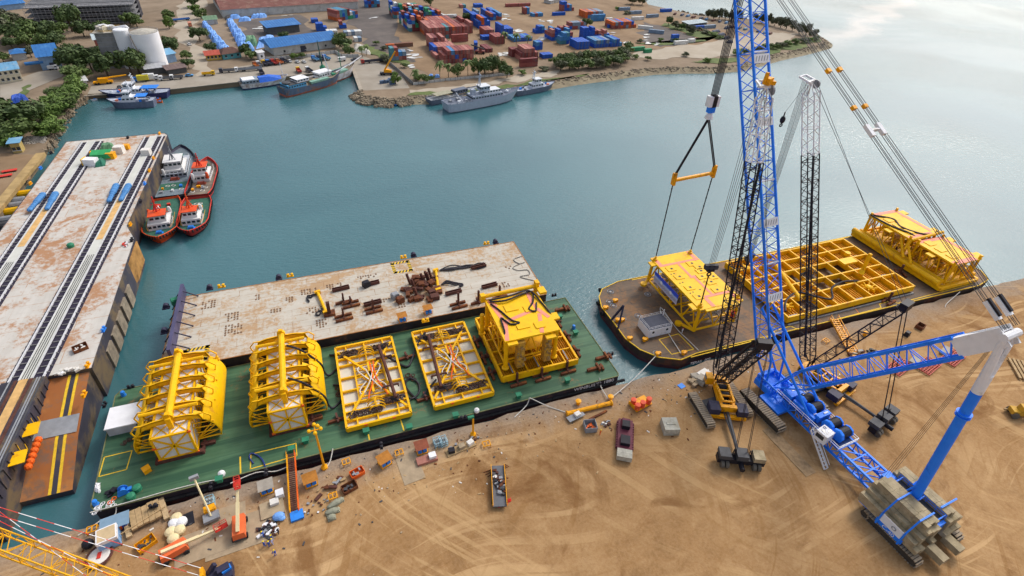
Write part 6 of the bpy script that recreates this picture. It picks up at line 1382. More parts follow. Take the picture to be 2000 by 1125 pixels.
block((1024, 28), 'y', 2, 1, 2, ['rust', 'lightblue'], 'pair left of the puddles', L=6.06, seed=36); block((1040, 33), 'y', 4, 1, 1, ['teal', 'lightblue', 'rust'], 'low row left of the puddles', L=6.06, seed=37); block((988, 14), 'x', 2, 1, 1, ['darkred', 'rust'], 'two in line near the top'); block((928, 15), 'y', 3, 1, 1, ['blue'], 'short trio near the top', L=6.06, seed=38); block((900, 16), 'y', 2, 1, 1, ['teal', 'faded'], 'pair near the top', L=6.06, seed=39)
block((890, 43), 'x', 1, 1, 1, ['rust'], 'alone behind the white trailer', L=6.06); block((1372 - 60, 82), 'x', 1, 1, 2, ['blue', 'greyblue'], 'stack on the dark hardstand', L=6.06, seed=40)
for px, col, lab in (((1209, 21), 'greyblue', 'leftmost of the spit line by the blue row'), ((1231, 28), 'greyblue', 'second in the spit line from left'), ((1264, 35), 'greyblue', 'third in the spit line from left'), ((1291, 24), 'blue', 'last in the spit line by bushes')): block(px, 'x', 1, 1, 1, [col], lab)
block((1245, 56), 'x', 1, 1, 1, ['white'], 'by the dark hardstand', yaw=R(-35)); block((1266, 64), 'x', 1, 1, 1, ['greyblue'], 'by the dark hardstand', yaw=R(-35)); block((1235, 40), 'x', 1, 1, 1, ['white'], 'beside the long low red row'); block((1318, 88), 'x', 1, 1, 1, ['white'], 'half hidden by spit bushes'); block((1345, 84), 'x', 1, 1, 1, ['white'], 'short, at the spit track', L=6.06); block((1352, 58), 'x', 2, 1, 1, ['greyblue', 'blue'], 'line on the spit, among bushes')
block((1112, 58), 'y', 6, 1, 2, ['blue', 'rust', 'greyblue'], 'row behind the mixed blue block', L=6.06, seed=51); block((1168, 74), 'y', 4, 1, [2, 1, 2, 1], ['blue', 'faded', 'lightblue'], 'right of the dark blue block', L=6.06, seed=52); block((1046, 66), 'y', 4, 1, [1, 2, 2, 1], ['lightblue', 'blue'], 'among the puddles', L=6.06, seed=53); block((905, 66), 'y', 3, 2, [2, 2, 3], REDS, 'right end of the long red block', seed=54); block((820, 44), 'y', 7, 3, [3, 2, 4, 3, 3, 2, 3], MIX, 'middle mixed block', L=6.06, seed=55); block((958, 40), 'y', 4, 2, [2, 2, 1, 2], BL+['rust'], 'second blue row', seed=56)
block((660, 42), 'y', 8, 1, [3, 3, 3, 3, 3, 2, 2, 2], MIX, 'striped stack at the warehouse corner', yaw=R(33), seed=41)
block((619, 61), 'y', 3, 1, [2, 2, 1], ['blue'], 'blue trio by the dark yard', L=6.06, seed=42); block((609, 45), 'y', 2, 1, 1, ['lightblue', 'blue'], 'pair by the dark yard', L=6.06, seed=43); block((664, 56), 'y', 2, 1, [2, 1], ['blue', 'rust'], 'pair near the white tanks', L=6.06, seed=44); block((693, 82), 'y', 2, 1, 1, ['greyblue', 'white'], 'pair at the yard gate', L=6.06, seed=45)
block((639, 68), 'y', 3, 1, 1, ['white'], 'white row by the blue trio', L=6.06, seed=46); block((673, 70), 'y', 5, 1, 1, ['white', 'greyblue'], 'white row in the dark yard', L=6.06, seed=47); block((714, 15), 'y', 5, 1, [2, 3, 3, 3, 2], ['blue', 'teal', 'lightblue', 'darkred'], 'stack by the top warehouse door', L=6.06, seed=48); block((865, 36), 'x', 1, 1, 1, ['white'], 'behind the white trailer')
# ================================================================ trees and shrubs
def leaf_mat(name, a, b_, c_):
    m, t, b, tc = new_mat(name); n = noise(t, tc.outputs['Object'], .55, 4, .65); n2 = noise(t, tc.outputs['Object'], 3, 3)
    c = ramp(t, n, [(.3, a), (.52, b_), (.74, c_)]); c = mix(t, .35, c, ramp(t, n2, [(.3, a), (.7, c_)])); t.links.new(c, b.inputs['Base Color']); b.inputs['Roughness'].default_value = .75; return m
LEAF = [leaf_mat('leaf_dark', (.030, .060, .014), (.068, .110, .026), (.115, .165, .042)), leaf_mat('leaf_mid', (.045, .082, .016), (.100, .155, .032), (.165, .220, .052)),
        leaf_mat('leaf_bright', (.050, .105, .014), (.115, .195, .026), (.190, .270, .048)), leaf_mat('leaf_dull', (.045, .055, .024), (.090, .100, .046), (.145, .150, .075))]
BARK = mat('bark', (.10, .075, .05), .95, var=.3, scale=2)
def crown_mesh(seed, kind, m, n=1500):
    rr = random.Random(seed); q = MB(); cl = []
    for k in range(15 if kind != 'shrub' else 11):
        a = rr.uniform(0, 6.28); r = rr.random()**.6*(.72 if kind != 'shrub' else .8); h = rr.uniform(-.55, .75)
        r *= math.sqrt(max(.15, 1-h*h*.8)); cl.append((V((r*math.cos(a), r*math.sin(a), h*.62)), rr.uniform(.22, .42)))
    cl.append((V((0, 0, .1)), .5)); sz = .085
    for _ in range(n):
        c, cr = cl[rr.randrange(len(cl))]; d = V((rr.gauss(0, 1), rr.gauss(0, 1), rr.gauss(0, 1))).normalized(); p = c+d*cr*rr.uniform(.55, 1.05)
        u = V((rr.gauss(0, 1), rr.gauss(0, 1), rr.gauss(0, 1))); nrm = (d+u*.45).normalized(); a = nrm.orthogonal().normalized(); b = nrm.cross(a); s = sz*rr.uniform(.6, 1.5); w_ = rr.uniform(.5, .9)
        q.poly([p-a*s-b*s*w_*.4, p+a*s*.1-b*s*w_, p+a*s, p-a*s*.1+b*s*w_])
    return q.mesh('crown', m)
CROWN = {(k, v): crown_mesh(k*10+v, ['tree', 'tree', 'shrub', 'tree'][k], LEAF[k]) for k in range(4) for v in range(3)}
def trunk_mesh(seed):
    rr = random.Random(seed); q = MB().tube((0, 0, 0), (.02, .01, .55), .06, 7, .04)
    for k in range(6): a = k*1.05+rr.uniform(-.3, .3); q.tube((.01, 0, .4+.03*k), (.45*math.cos(a), .45*math.sin(a), .75+.06*k), .028, 5, .01)
    return q.mesh('trunk', BARK)
TRUNK = [trunk_mesh(i) for i in range(3)]
TREEG = 'trees and shrubs on the far shore'; ntree = [0]
def tree(px, rad, h, kind, label, name='tree', cat='tree', z=2.5):
    """px = base pixel, rad = crown radius in metres, h = full height"""
    ntree[0] += 1; v = ntree[0] % 3; rr = random.Random(ntree[0])
    T = thing(name, label, cat, U(px[0], px[1], z), rr.uniform(0, 6.28), TREEG)
    o = bpy.data.objects.new('trunk', TRUNK[v]); C.objects.link(o); o.parent = T; o.scale = (h*.75*.8, h*.75*.8, h*.85)
    o = bpy.data.objects.new('crown', CROWN[kind, v]); C.objects.link(o); o.parent = T; o.location = (0, 0, h*.53); o.scale = (rad*rr.uniform(.92, 1.1), rad*rr.uniform(.92, 1.1), h*.56)
def palm(px, h, label):
    ntree[0] += 1; rr = random.Random(ntree[0]); T = thing('palm_tree', label, 'palm', U(*px), rr.uniform(0, 6), TREEG)
    MB().tube((0, 0, 0), (.2, .1, h*.55), .2, 6, .16).tube((.2, .1, h*.55), (.3, .3, h), .16, 6, .13).build('trunk', BARK, T); q = MB()
    for k in range(16):
        a = k*.393+rr.uniform(-.15, .15); el = rr.uniform(-.2, .9); L = h*.42*rr.uniform(.8, 1.1); P = []
        for i in range(6): t = i/5; P.append(V((.3+math.cos(a)*L*t, .3+math.sin(a)*L*t, h+L*(el*t-1.0*t*t))))
        sd = V((-math.sin(a), math.cos(a), 0))
        for i in range(5):
            w0, w1 = .75*(1-abs(i/5-.35)), .75*(1-abs((i+1)/5-.35)); q.poly([P[i], P[i]+sd*w0-V((0, 0, .35*w0)), P[i+1]+sd*w1-V((0, 0, .35*w1)), P[i+1]]); q.poly([P[i], P[i+1], P[i+1]-sd*w1-V((0, 0, .35*w1)), P[i]-sd*w0-V((0, 0, .35*w0))])
    q.build('crown', LEAF[1], T)
D, Mi, Br, Du = 0, 1, 2, 3
for px, r, h, k, lab in (((14, 78), 11, 15, Du, 'dull broad tree at the left picture edge above the yard road'), ((42, 84), 10, 14, D, 'dark tree right of the dull edge tree'), ((70, 82), 11, 15, Mi, 'broad green tree in front of the scaffold hall left half'), ((100, 82), 9, 14, D, 'dark tree below the left scaffold'), ((121, 78), 8, 13, Mi, 'mid green tree next to the tall dark one by the scaffold'), ((142, 62), 9, 19, D, 'tallest dark tree before the scaffold hall'), ((165, 72), 7, 11, D, 'dark tree at the right foot of the scaffold hall'), ((5, 62), 8, 12, D, 'dark tree at the far left edge'), ((8, 122), 5, 7, Mi, 'small tree above the cream house roof'), ((62, 112), 4, 7, Du, 'small dull tree beside the little blue roof'),
        ((138, 140), 9, 14, D, 'big dark round tree left half, beside the blue roofed hall'), ((160, 142), 10, 16, D, 'biggest dark round tree in front of the pale tower'), ((180, 138), 8, 13, D, 'dark tree right of the biggest round tree'), ((155, 162), 8, 11, Mi, 'mid green tree below the big round trees'), ((148, 176), 6, 8, Br, 'bright tree at the bend of the left shore'), ((212, 150), 8, 14, D, 'dark tree at the foot of the square tower'), ((258, 146), 8, 15, D, 'dark tree left of the white silo foot'), ((272, 144), 7, 15, Mi, 'leafy tree overlapping the white silo'),
        ((338, 104), 7, 11, D, 'dark round tree right of the white silo'), ((365, 116), 4, 6, Mi, 'small round shrub tree at the road bend'), ((369, 134), 4, 6, D, 'round bush by the quay road mouth'), ((331, 56), 5, 9, Br, 'bright tree by the blue truck'), ((330, 38), 5, 8, Mi, 'small tree above the bright tree by the truck'), ((255, 50), 7, 10, Mi, 'green tree behind the pale tower right side'), ((268, 52), 6, 9, Mi, 'second green tree behind the pale tower'), ((383, 14), 7, 10, D, 'dark tree at the top of the quay road'), ((382, 26), 5, 7, Br, 'bright tree on the quay road upper part'), ((393, 37), 6, 8, Mi, 'tree at the corner of the tarpaulin yard road'), ((391, 80), 7, 10, D, 'dark tree between road and left tarpaulin row'), ((416, 104), 5, 7, D, 'dark tree behind the red roofed hut'), ((481, 112), 5, 9, D, 'dark tree right of the brown roofed hut'), ((492, 116), 5, 6, Mi, 'bushy tree beside the guard hut'), ((557, 78), 4, 6, D, 'small tree before the open blue shed'),
        ((20, 262), 12, 15, D, 'big dark tree mass at the left edge above the earth lot'), ((45, 276), 9, 11, Mi, 'mid green tree at the left edge near the rubble'), ((70, 250), 9, 13, D, 'dark tree beside the white and red tanks'), ((3, 240), 8, 10, Mi, 'tree at the left edge by the tanks'),
        ((664, 92), 7, 11, Mi, 'leafy tree at the right end of the blue warehouse'), ((678, 97), 5, 8, D, 'dark tree by the pale rubble heap and warehouse'), ((683, 108), 4, 6, Mi, 'bush behind the parked trucks right end'), ((575, 116), 3, 4, Br, 'low bush by the warehouse wall'), ((590, 114), 3, 4, Mi, 'second low bush by the warehouse wall'),
        ((30, 52), 8, 10, Du, 'bare looking dull tree at the upper left corner, right one'), ((8, 44), 8, 9, Du, 'bare looking dull tree at the upper left corner, left one'), ((55, 92), 7, 10, Mi, 'green tree behind the little blue roof'), ((88, 96), 7, 10, Mi, 'green tree behind the blue gabled hall, left one'), ((112, 94), 7, 11, D, 'dark tree behind the blue gabled hall, right one'), ((190, 70), 6, 9, D, 'dark tree under the pale blue canopy'), ((205, 62), 5, 8, Mi, 'small green tree left of the square tower top'), ((25, 96), 6, 8, D, 'dark tree between dull edge tree and little blue roof'), ((148, 120), 7, 11, Mi, 'green tree squeezed behind the big round trees'), ((195, 122), 6, 10, D, 'dark tree behind the tower shed'), ((30, 285), 6, 7, Br, 'bright bush above the lookout hut'), ((10, 280), 7, 9, D, 'dark bushy tree above the earth lot corner'), ((60, 240), 6, 8, Mi, 'green tree between the tanks and the bank'), ((85, 238), 6, 8, Br, 'bright tree on the bank slope above the rubble'),
        ((894, 152), 5, 9, Mi, 'tree on the shore path behind the big navy ship'), ((934, 146), 6, 11, Mi, 'leafy tree before the near red container block'), ((947, 147), 6, 12, D, 'dark leafy tree right of the red block'), ((963, 144), 6, 12, D, 'tall dark tree on the path by white cabins'), ((975, 142), 5, 9, Mi, 'mid green tree near the path bend'), ((990, 152), 5, 9, D, 'dark tree close to the path edge'), ((829, 163), 4, 6, Mi, 'small tree at the start of the shore path'), ((773, 164), 4, 7, Br, 'bright small tree by the stacked drums'), ((754, 122), 4, 5, Du, 'dull scrub tree by the yellow crane fence'),
        ((1145, 55), 5, 8, D, 'dark round tree among the right containers'), ((911, 44), 5, 8, D, 'dark tree left of the blue container row'), ((841, 12), 6, 10, D, 'dark tree at the top beside mixed stacks'), ((1305, 50), 4, 8, D, 'tree on the spit left of the dark shed'), ((1318, 56), 5, 7, Du, 'dull bushy tree on the spit'), ((1330, 58), 5, 6, Mi, 'green bushy tree on the spit'), ((1349, 66), 5, 7, Du, 'bushy tree beside the dark spit shed'), ((1234, 9), 7, 9, Du, 'dull tree at the top right of the container yard'), ((1254, 10), 6, 9, Du, 'dull tree at the top shore end')):
    tree(px, r, h, k, lab)
for i, px in enumerate(((1086, 132), (1100, 126), (1114, 124), (1128, 122), (1143, 120), (1158, 119), (1172, 119), (1186, 118), (1200, 116), (1214, 112), (1226, 103), (1095, 138), (1112, 136), (1130, 135), (1148, 134), (1165, 133), (1182, 131), (1198, 129), (1212, 126), (1222, 120))):
    tree(px, 6.0, 7.5, (Mi, D, Mi, Du)[i % 4], 'mangrove tree in the thicket, '+ORD[i % 11 if i < 11 else i-11]+' from left in its '+('back' if i < 11 else 'front')+' row', 'mangrove_tree')
for i, px in enumerate(((1382, 36), (1393, 38), (1404, 38), (1416, 38), (1428, 40), (1441, 42), (1475, 44), (1488, 45), (1500, 48), (1512, 51), (1524, 54), (1535, 57), (1547, 60), (1560, 66), (1573, 70), (1586, 76))):
    tree(px, 4.2, 8.5+(i % 3), Du, 'feathery dull tree on the spit shore, '+ORD[i]+' from the left', 'casuarina_tree')
for i, (px, r) in enumerate((((1438, 108), 5), ((1452, 106), 4), ((1480, 100), 5), ((1495, 97), 5), ((1510, 96), 5), ((1524, 93), 5), ((1538, 90), 5), ((1552, 86), 5), ((1566, 84), 5), ((1578, 83), 4), ((1592, 80), 4))):
    tree(px, r, 4.5, (Br, Mi, Du)[i % 3], 'green shrub on the spit near side, '+ORD[i]+' from the left', 'shrub', 'shrub')
for i, (px, r) in enumerate((((150, 190), 6), ((140, 196), 7), ((132, 206), 7), ((122, 214), 7), ((113, 226), 7), ((127, 218), 6), ((104, 262), 7), ((93, 266), 6), ((120, 196), 6), ((108, 210), 6), ((160, 184), 4))):
    tree(px, r, 7, (Br, Br, Mi)[i % 3], 'bright green bush on the left bank, '+ORD[i]+' counted from the quay end' if i < 6 else 'leafy bush on the left bank behind the waterside bushes, '+ORD[i-6]+' one', 'shrub', 'shrub')
for i, (px, r) in enumerate((((1250, 84), 3), ((1290, 82), 3), ((1318, 82), 3.5), ((1380, 66), 5), ((1392, 70), 5), ((1405, 76), 4), ((1366, 60), 4), ((1240, 115), 3), ((1265, 118), 3), ((1340, 110), 3.5), ((1380, 122), 3), ((790, 132), 3), ((1062, 138), 4), ((1020, 146), 3), ((735, 88), 3), ((750, 98), 3), ((815, 156), 4), ((843, 158), 3), ((1225, 28), 4), ((1205, 20), 3))):
    tree(px, r, 3.2, (Du, Br, Mi)[i % 3], 'low scrub bush in the container yard and spit, '+(ORD[i] if i < 16 else ['seventeenth', 'eighteenth', 'nineteenth', 'twentieth'][i-16])+' of twenty', 'shrub', 'shrub')
for px, h, lab in (((859, 152), 9, 'palm left of the shore path trees'), ((876, 152), 8, 'second palm behind the big navy ship'), ((914, 148), 9, 'palm between the shore path trees'), ((813, 160), 7, 'low palm near the pier fence'), ((1008, 92), 9, 'palm by the flat blue container row'), ((1030, 92), 8, 'second palm by the flat blue container row'), ((708, 112), 7, 'palm by the pale rubble patch'), ((716, 108), 6, 'second palm by the pale rubble patch'), ((985, 86), 8, 'palm beside the red trio'), ((678, 104), 6, 'palm at the warehouse yard corner')): palm(px, h, lab)

# ================================================================ buildings
def roofed(name, label, pl, pr, depth, h, rise, mw, mr, over=.8, wins=0, door=False, win_rows=1, yaw=None, hip=False, mono=False):
    a, b = U(*pl), U(*pr); L = (b-a).length; rz = ang(a, b); T = thing(name, label, 'building', a, rz)
    MB().b2(0, L, 0, depth, 0, h).build('wall', mw, T); q = MB(); o = over
    if mono: q.add([(-o, -o, h-.1), (L+o, -o, h-.1), (L+o, depth+o, h+rise), (-o, depth+o, h+rise), (-o, -o, h+.1), (L+o, -o, h+.1), (L+o, depth+o, h+rise+.2), (-o, depth+o, h+rise+.2)], [(3, 2, 1, 0), (4, 5, 6, 7), (0, 1, 5, 4), (1, 2, 6, 5), (2, 3, 7, 6), (3, 0, 4, 7)])
    else:
        i_ = depth*.4 if hip else 0
        q.add([(-o, -o, h-.05), (L+o, -o, h-.05), (L+o, depth+o, h-.05), (-o, depth+o, h-.05), (-o+i_, depth/2, h+rise), (L+o-i_, depth/2, h+rise)], [(3, 2, 1, 0), (0, 1, 5, 4), (2, 3, 4, 5), (1, 2, 5), (3, 0, 4)])
    r_ = q.build('roof', mr, T)
    if L > 8:
        s_ = MB(); n = int(L/1.6)
        for k in range(1, n):
            x = -o+(L+2*o)*k/n
            if mono: s_.bar((x, -o, h+.14), (x, depth+o, h+rise+.24), .12, .1)
            elif not hip: s_.bar((x, -o, h), (x, depth/2, h+rise+.05), .12, .1)
        if s_.v: s_.build('roof_seams', mr, r_)
    for rw in range(win_rows):
        for k in range(wins):
            x = L*(k+.5)/wins; w_ = MB().b2(x-.6, x+.6, -.08, .05, 1.2+rw*3.2, 2.6+rw*3.2).build('window', GLASS, T); MB().b2(x-.75, x+.75, -.14, .0, 1.05+rw*3.2, 1.2+rw*3.2).build('sill', WHT, w_)
    if door: MB().b2(L*.42, L*.42+3.6, -.1, .05, 0, 3.8).build('door', mat('door_dark', (.05, .055, .08), .6), T)
    return T
BR1 = mat('blue_roof', (.035, .16, .42), .45, var=.10, scale=.3, dirt=(.08, .24, .50), damt=.3); BR2 = mat('pale_blue_roof', (.16, .36, .55), .5, var=.1, scale=.3, dirt=(.30, .42, .52), damt=.3); RR1 = mat('rusty_roof', (.20, .085, .07), .75, var=.2, scale=.2, dirt=(.28, .17, .13), damt=.4); CW = mat('cream_wall', (.58, .52, .38), .8); PW = mat('pale_wall', (.50, .50, .48), .8, var=.15, scale=.3, dirt=(.35, .33, .3), damt=.3); RR2 = mat('red_roof', (.42, .08, .05), .7); BRR = mat('brown_tile_roof', (.13, .07, .055), .8); BW = mat('blue_wall', (.22, .33, .48), .7)
roofed('house', 'cream two storey house with pale blue roof at the left picture edge', (-40, 170), (46, 158), 11, 6.6, 2.6, CW, BR2, wins=8, win_rows=2)
roofed('hall', 'blue gabled hall with pale blue walls left of the big round trees', (84, 138), (124, 133), 24, 7.5, 4, BW, BR1, door=True)
roofed('shed', 'little blue roofed shed behind the cream house', (27, 119), (54, 116), 9, 4, 1.8, PW, BR1, hip=True)
o = MB().tube(U(48, 125, 7), U(84, 121, 7), .9, 8).tube(U(60, 124, 2.5), U(60, 124, 7), .3, 5).build('conveyor_tube', BR1); tag(o, 'blue conveyor tube running from the cream house roof to the blue hall', 'conveyor')
roofed('shed', 'pale roofed shed with a red base left of the square tower', (190, 97), (219, 94), 10, 6, 1.2, mat('red_base', (.30, .09, .07), .8), mat('pale_green_roof', (.45, .52, .54), .6), mono=True)
roofed('shed', 'low blue roofed shed right of the white silo foot', (327, 124), (346, 120), 13, 5, 1.8, BW, BR2)
roofed('hut', 'yellow walled hut with red roof by the quay road', (405, 119), (434, 116), 6, 3.2, 1.0, mat('yellow_wall', (.55, .36, .08), .8), RR2, wins=4, mono=True)
roofed('hut', 'brown hip roofed hut with teal fascia beside the red roofed hut', (437, 117), (472, 112), 9, 3.4, 2.6, mat('teal_fascia', (.10, .33, .36), .7), BRR, hip=True, wins=3)
roofed('warehouse', 'largest warehouse with long rust brown roof at the top', (436, 35), (700, 17), 60, 6, 7, PW, RR1, wins=0)
roofed('warehouse', 'long blue roofed warehouse with white wall and dark door behind the parked trucks', (536, 109), (656, 92), 18, 5.5, 3.4, PW, BR1, over=2.2, wins=3, door=True)
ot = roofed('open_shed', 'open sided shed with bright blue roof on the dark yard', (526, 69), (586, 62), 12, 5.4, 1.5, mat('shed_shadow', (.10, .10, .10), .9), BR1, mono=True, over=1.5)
roofed('guard_hut', 'tiny white guard hut behind the row of parked trucks', (507, 117), (518, 115), 3, 4.2, .6, WHT, mat('white_roof', (.6, .6, .6), .6), mono=True, over=.5, wins=1)
roofed('house', 'green roofed house at the top of the left tarpaulin row', (402, 49), (426, 47), 9, 3.5, 2.0, PW, mat('green_roof', (.16, .26, .16), .7))
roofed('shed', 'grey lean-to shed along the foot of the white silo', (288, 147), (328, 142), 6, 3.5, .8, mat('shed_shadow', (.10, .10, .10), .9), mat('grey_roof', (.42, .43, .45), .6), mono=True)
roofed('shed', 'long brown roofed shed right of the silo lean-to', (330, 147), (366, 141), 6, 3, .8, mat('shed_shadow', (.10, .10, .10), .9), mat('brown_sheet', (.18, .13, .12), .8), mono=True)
roofed('kiosk', 'small white kiosk on the left bank by the crane truck', (160, 170), (173, 168), 7, 3, .8, PW, mat('white_roof', (.6, .6, .6), .6), mono=True)
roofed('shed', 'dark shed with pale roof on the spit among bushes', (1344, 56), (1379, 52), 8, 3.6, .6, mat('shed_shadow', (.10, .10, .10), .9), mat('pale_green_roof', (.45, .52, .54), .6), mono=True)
roofed('shed', 'pale long shed at the very top above the red containers', (1075, 8), (1150, -8), 8, 3, .6, PW, mat('white_roof', (.6, .6, .6), .6), mono=True)
roofed('watch_hut', 'small blue roofed lookout hut on stilts by the rubble at the left', (27, 300), (45, 298), 4, 4.6, .3, mat('hut_yellow', (.42, .32, .12), .8), BR2, mono=True, wins=2)
# silos
SIL = mat('silo_white', (.84, .84, .86), .5, var=.06, scale=.15, dirt=(.45, .38, .28), damt=.10, dscale=.1)
a = U(303, 131); T = thing('silo', 'large white cylindrical silo with railed top and rust trickle', 'silo', a); R0 = 7.3; HS = 20.0
MB().lathe((0, 0, 0), [(R0, 0), (R0, HS)], 72).build('shell', SIL, T, smooth=False); MB().lathe((0, 0, 0), [(R0+.3, 0), (R0+.3, .8), (R0, .9)], 40).build('base_ring', GREY, T)
q = MB().lathe((0, 0, HS), [(R0, 0), (R0*.5, 1.1), (.4, 1.5)], 32); q.build('roof', mat('silo_top', (.45, .42, .36), .8, var=.2), T)
q = MB()
for zz in (HS+.5, HS+1.1): q.torus((0, 0, zz), R0-.1, .06, n=32, m=4)
for k in range(24): q.bar((R0*math.cos(k*.262), R0*math.sin(k*.262), HS), (R0*math.cos(k*.262), R0*math.sin(k*.262), HS+1.1), .08)
q.build('railing', GREY, T)
q = MB()
for k in range(10): a0 = 3.6+k*.09; q.bar((R0*1.02*math.cos(a0), R0*1.02*math.sin(a0), HS-1-k*1.7), (R0*1.02*math.cos(a0+.09), R0*1.02*math.sin(a0+.09), HS-2.7-k*1.7), .5, .2)
q.build('spiral_pipe', mat('rusty_pipe', (.40, .30, .20), .8), T)
a = U(260, 131); T = thing('silo', 'narrow white silo squeezed between the square tower and the large silo', 'silo', a); MB().lathe((0, 0, 0), [(3.9, 0), (3.9, 21), (3.5, 21.4), (.3, 22)], 28).build('shell', SIL, T)
q = MB()
for k in range(9): z = k*2.1; q.bar((-4, 0, z), (-4, .0, z+2.1), .15).bar((-4.7, -.6, z), (-4, -.6, z+2.1), .12)
q.build('ladder', GREY, T)
a = U(229, 133); T = thing('concrete_tower', 'square grey concrete tower with cluttered top platform left of the silos', 'tower', a); MB().b2(-5.2, 5.2, 0, 10, 0, 19.5).build('wall', mat('tower_concrete', (.27, .265, .26), .85, var=.2, scale=.25, dirt=(.17, .165, .16), damt=.4, dscale=.1), T)
q = MB()
for k in range(7): q.b2(-5.28, 5.28, -.09, 0, 2.5*k+2, 2.5*k+2.25).b2(-5.29, -5.2, 0, 10, 2.5*k+2, 2.5*k+2.25)
q.build('floor_bands', GREY, T); MB().b2(-6, 6, -1, 11, 19.5, 19.9).build('top_platform', mat('silo_top', (.45, .42, .36), .8, var=.2), T)
for k in range(7): MB().box((rnd.uniform(-4, 4), rnd.uniform(1, 9), 21.1), (rnd.uniform(1.5, 4), rnd.uniform(1.5, 4), 2.4), rnd.random()).build('machinery', (MATS['silo_top'], WHT, CW)[k % 3], T)
q = MB()
for y in (-1, 11):
    for zz in (20.5, 21.1): q.bar((-6, y, zz), (6, y, zz), .1)
q.build('railing', YEL, T); MB().tube((4, 3, 21.5), (11, 2, 22.5), .6, 8).tube((11, 2, 22.5), (12, 2, 21), .6, 8).build('transfer_pipe', WHT, T)
# scaffold hall at upper left: open slatted floors
a = U(60, 56); b = U(272, 46); L = (b-a).length; T = thing('scaffold_hall', 'long half built hall behind grey scaffolding at the upper left', 'building', a, ang(a, b))
SCF = mat('scaffold_grey', (.20, .20, .21), .8, var=.3, scale=.4)
for z in (0, 3.2, 6.4, 9.6, 12.8): MB().b2(0, L, 4-z*.3, 34, z+.1, z+.45).build('floor_slab', SCF, T)
q = MB(); n = int(L/2.4)
for k in range(n+1): q.bar((L*k/n, 0, 0), (L*k/n, 0, 14.5), .16)
for z in (1.6, 3.2, 4.8, 6.4, 8, 9.6, 11.2, 12.8, 14.4): q.bar((0, 0, z), (L, 0, z), .16).bar((0, 0, z), (L, 0, z-.6), .08)
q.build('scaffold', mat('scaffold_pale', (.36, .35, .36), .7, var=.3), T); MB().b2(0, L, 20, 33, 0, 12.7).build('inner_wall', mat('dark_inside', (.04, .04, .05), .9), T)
q = MB()
for k in range(7): q.b2(0, L, 6+k*4, 7.5+k*4, 13.3+k*.25, 13.5+k*.25)
q.build('roof_purlins', SCF, T)
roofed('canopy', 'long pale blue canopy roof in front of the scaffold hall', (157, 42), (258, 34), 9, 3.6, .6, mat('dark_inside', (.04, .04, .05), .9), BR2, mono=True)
roofed('shed', 'bright blue roof at the top left corner', (0, 22), (52, 16), 16, 4, 2, BW, BR1)
for px, s, lab in (((17, 224), 4.0, 'white topped tank at the left edge, left of the red one'), ((35, 226), 4.6, 'white and red storage tank beside the dark tree')):
    T = thing('storage_tank', lab, 'tank', U(px[0], px[1]+6)); MB().lathe((0, 0, 0), [(s, 0), (s, 2.0)], 20).build('lower_band', ORG, T); MB().lathe((0, 0, 2), [(s, 0), (s, 2.4), (s*.9, 2.8), (.2, 3.2)], 20).build('shell', WHT, T)
def lump(name, label, cat, pts, h, m, group=None, seed=0, base=2.5, nx=9, ny=5):
    """draped heap over a quadrilateral footprint (near-left, near-right, far-right, far-left pixels)"""
    rr = random.Random(seed); P = [U(x, y, base) for x, y in pts]; c = sum(P, V())/4; q = MB(); vs = []
    for j in range(ny+1):
        for i in range(nx+1):
            u, v = i/nx, j/ny; p = (P[0].lerp(P[1], u)).lerp(P[3].lerp(P[2], u), v); e = min(u, 1-u, v, 1-v)*2; hh = h*min(1, e*3.2)*rr.uniform(.82, 1.12) if e > 0 else 0
            vs.append((p.x-c.x+rr.uniform(-.15, .15), p.y-c.y+rr.uniform(-.15, .15), hh))
    q.add(vs, [(j*(nx+1)+i, j*(nx+1)+i+1, (j+1)*(nx+1)+i+1, (j+1)*(nx+1)+i) for j in range(ny) for i in range(nx)])
    o = q.build(name, m, None, c); return tag(o, label, cat, group)
TARP = mat('blue_tarp', (.17, .37, .86), .5, var=.35, scale=.35, dirt=(.24, .42, .80), damt=.4, dscale=.25); TARPG = mat('green_tarp', (.11, .24, .13), .6, var=.2)
for side, x0, x1, y0, y1 in (('left', 394, 434, 50, 106), ('right', 442, 474, 44, 102)):
    for k in range(6):
        f0, f1 = k/6, (k+.93)/6; xa, xb = x0+(x1-x0-2)*f0*.95, x0+(x1-x0-2)*f1*.95; ya, yb = y0+(y1-y0)*f0, y0+(y1-y0)*f1; w_ = (12+k*2.6 if side == 'left' else 15+k*2.8)
        lump('tarpaulin_pile', f'blue tarpaulin covered pile, {ORD[k]} from the top in the {side} row', 'tarpaulin', [(xb, yb), (xb+w_, yb-2), (xa+w_, ya-2), (xa, ya)], 3.6, TARP, 'blue tarpaulin covered piles', k+10*(side == 'left'))
lump('tarpaulin_pile', 'blue tarpaulin covered pile right of the green one', 'tarpaulin', [(500, 96), (548, 84), (535, 72), (505, 78)], 3.0, TARP, 'blue tarpaulin covered piles', 77); lump('tarpaulin_pile', 'pale green tarpaulin pile at the end of the right row', 'tarpaulin', [(476, 92), (506, 90), (500, 76), (480, 80)], 4.0, TARPG, None, 78); lump('tarpaulin_pile', 'dark blue tarpaulin pile behind the white tanks at the left', 'tarpaulin', [(22, 212), (58, 205), (56, 194), (24, 198)], 4, mat('deep_blue_tarp', (.02, .07, .36), .5, var=.3, scale=.5), None, 79)
lump('stone_heap', 'pale stone heap on the verge by the pier gate', 'heap', [(690, 100), (728, 108), (715, 90), (692, 86)], 1.6, mat('pale_stone', (.50, .47, .42), .9, var=.25, scale=.8), None, 80)
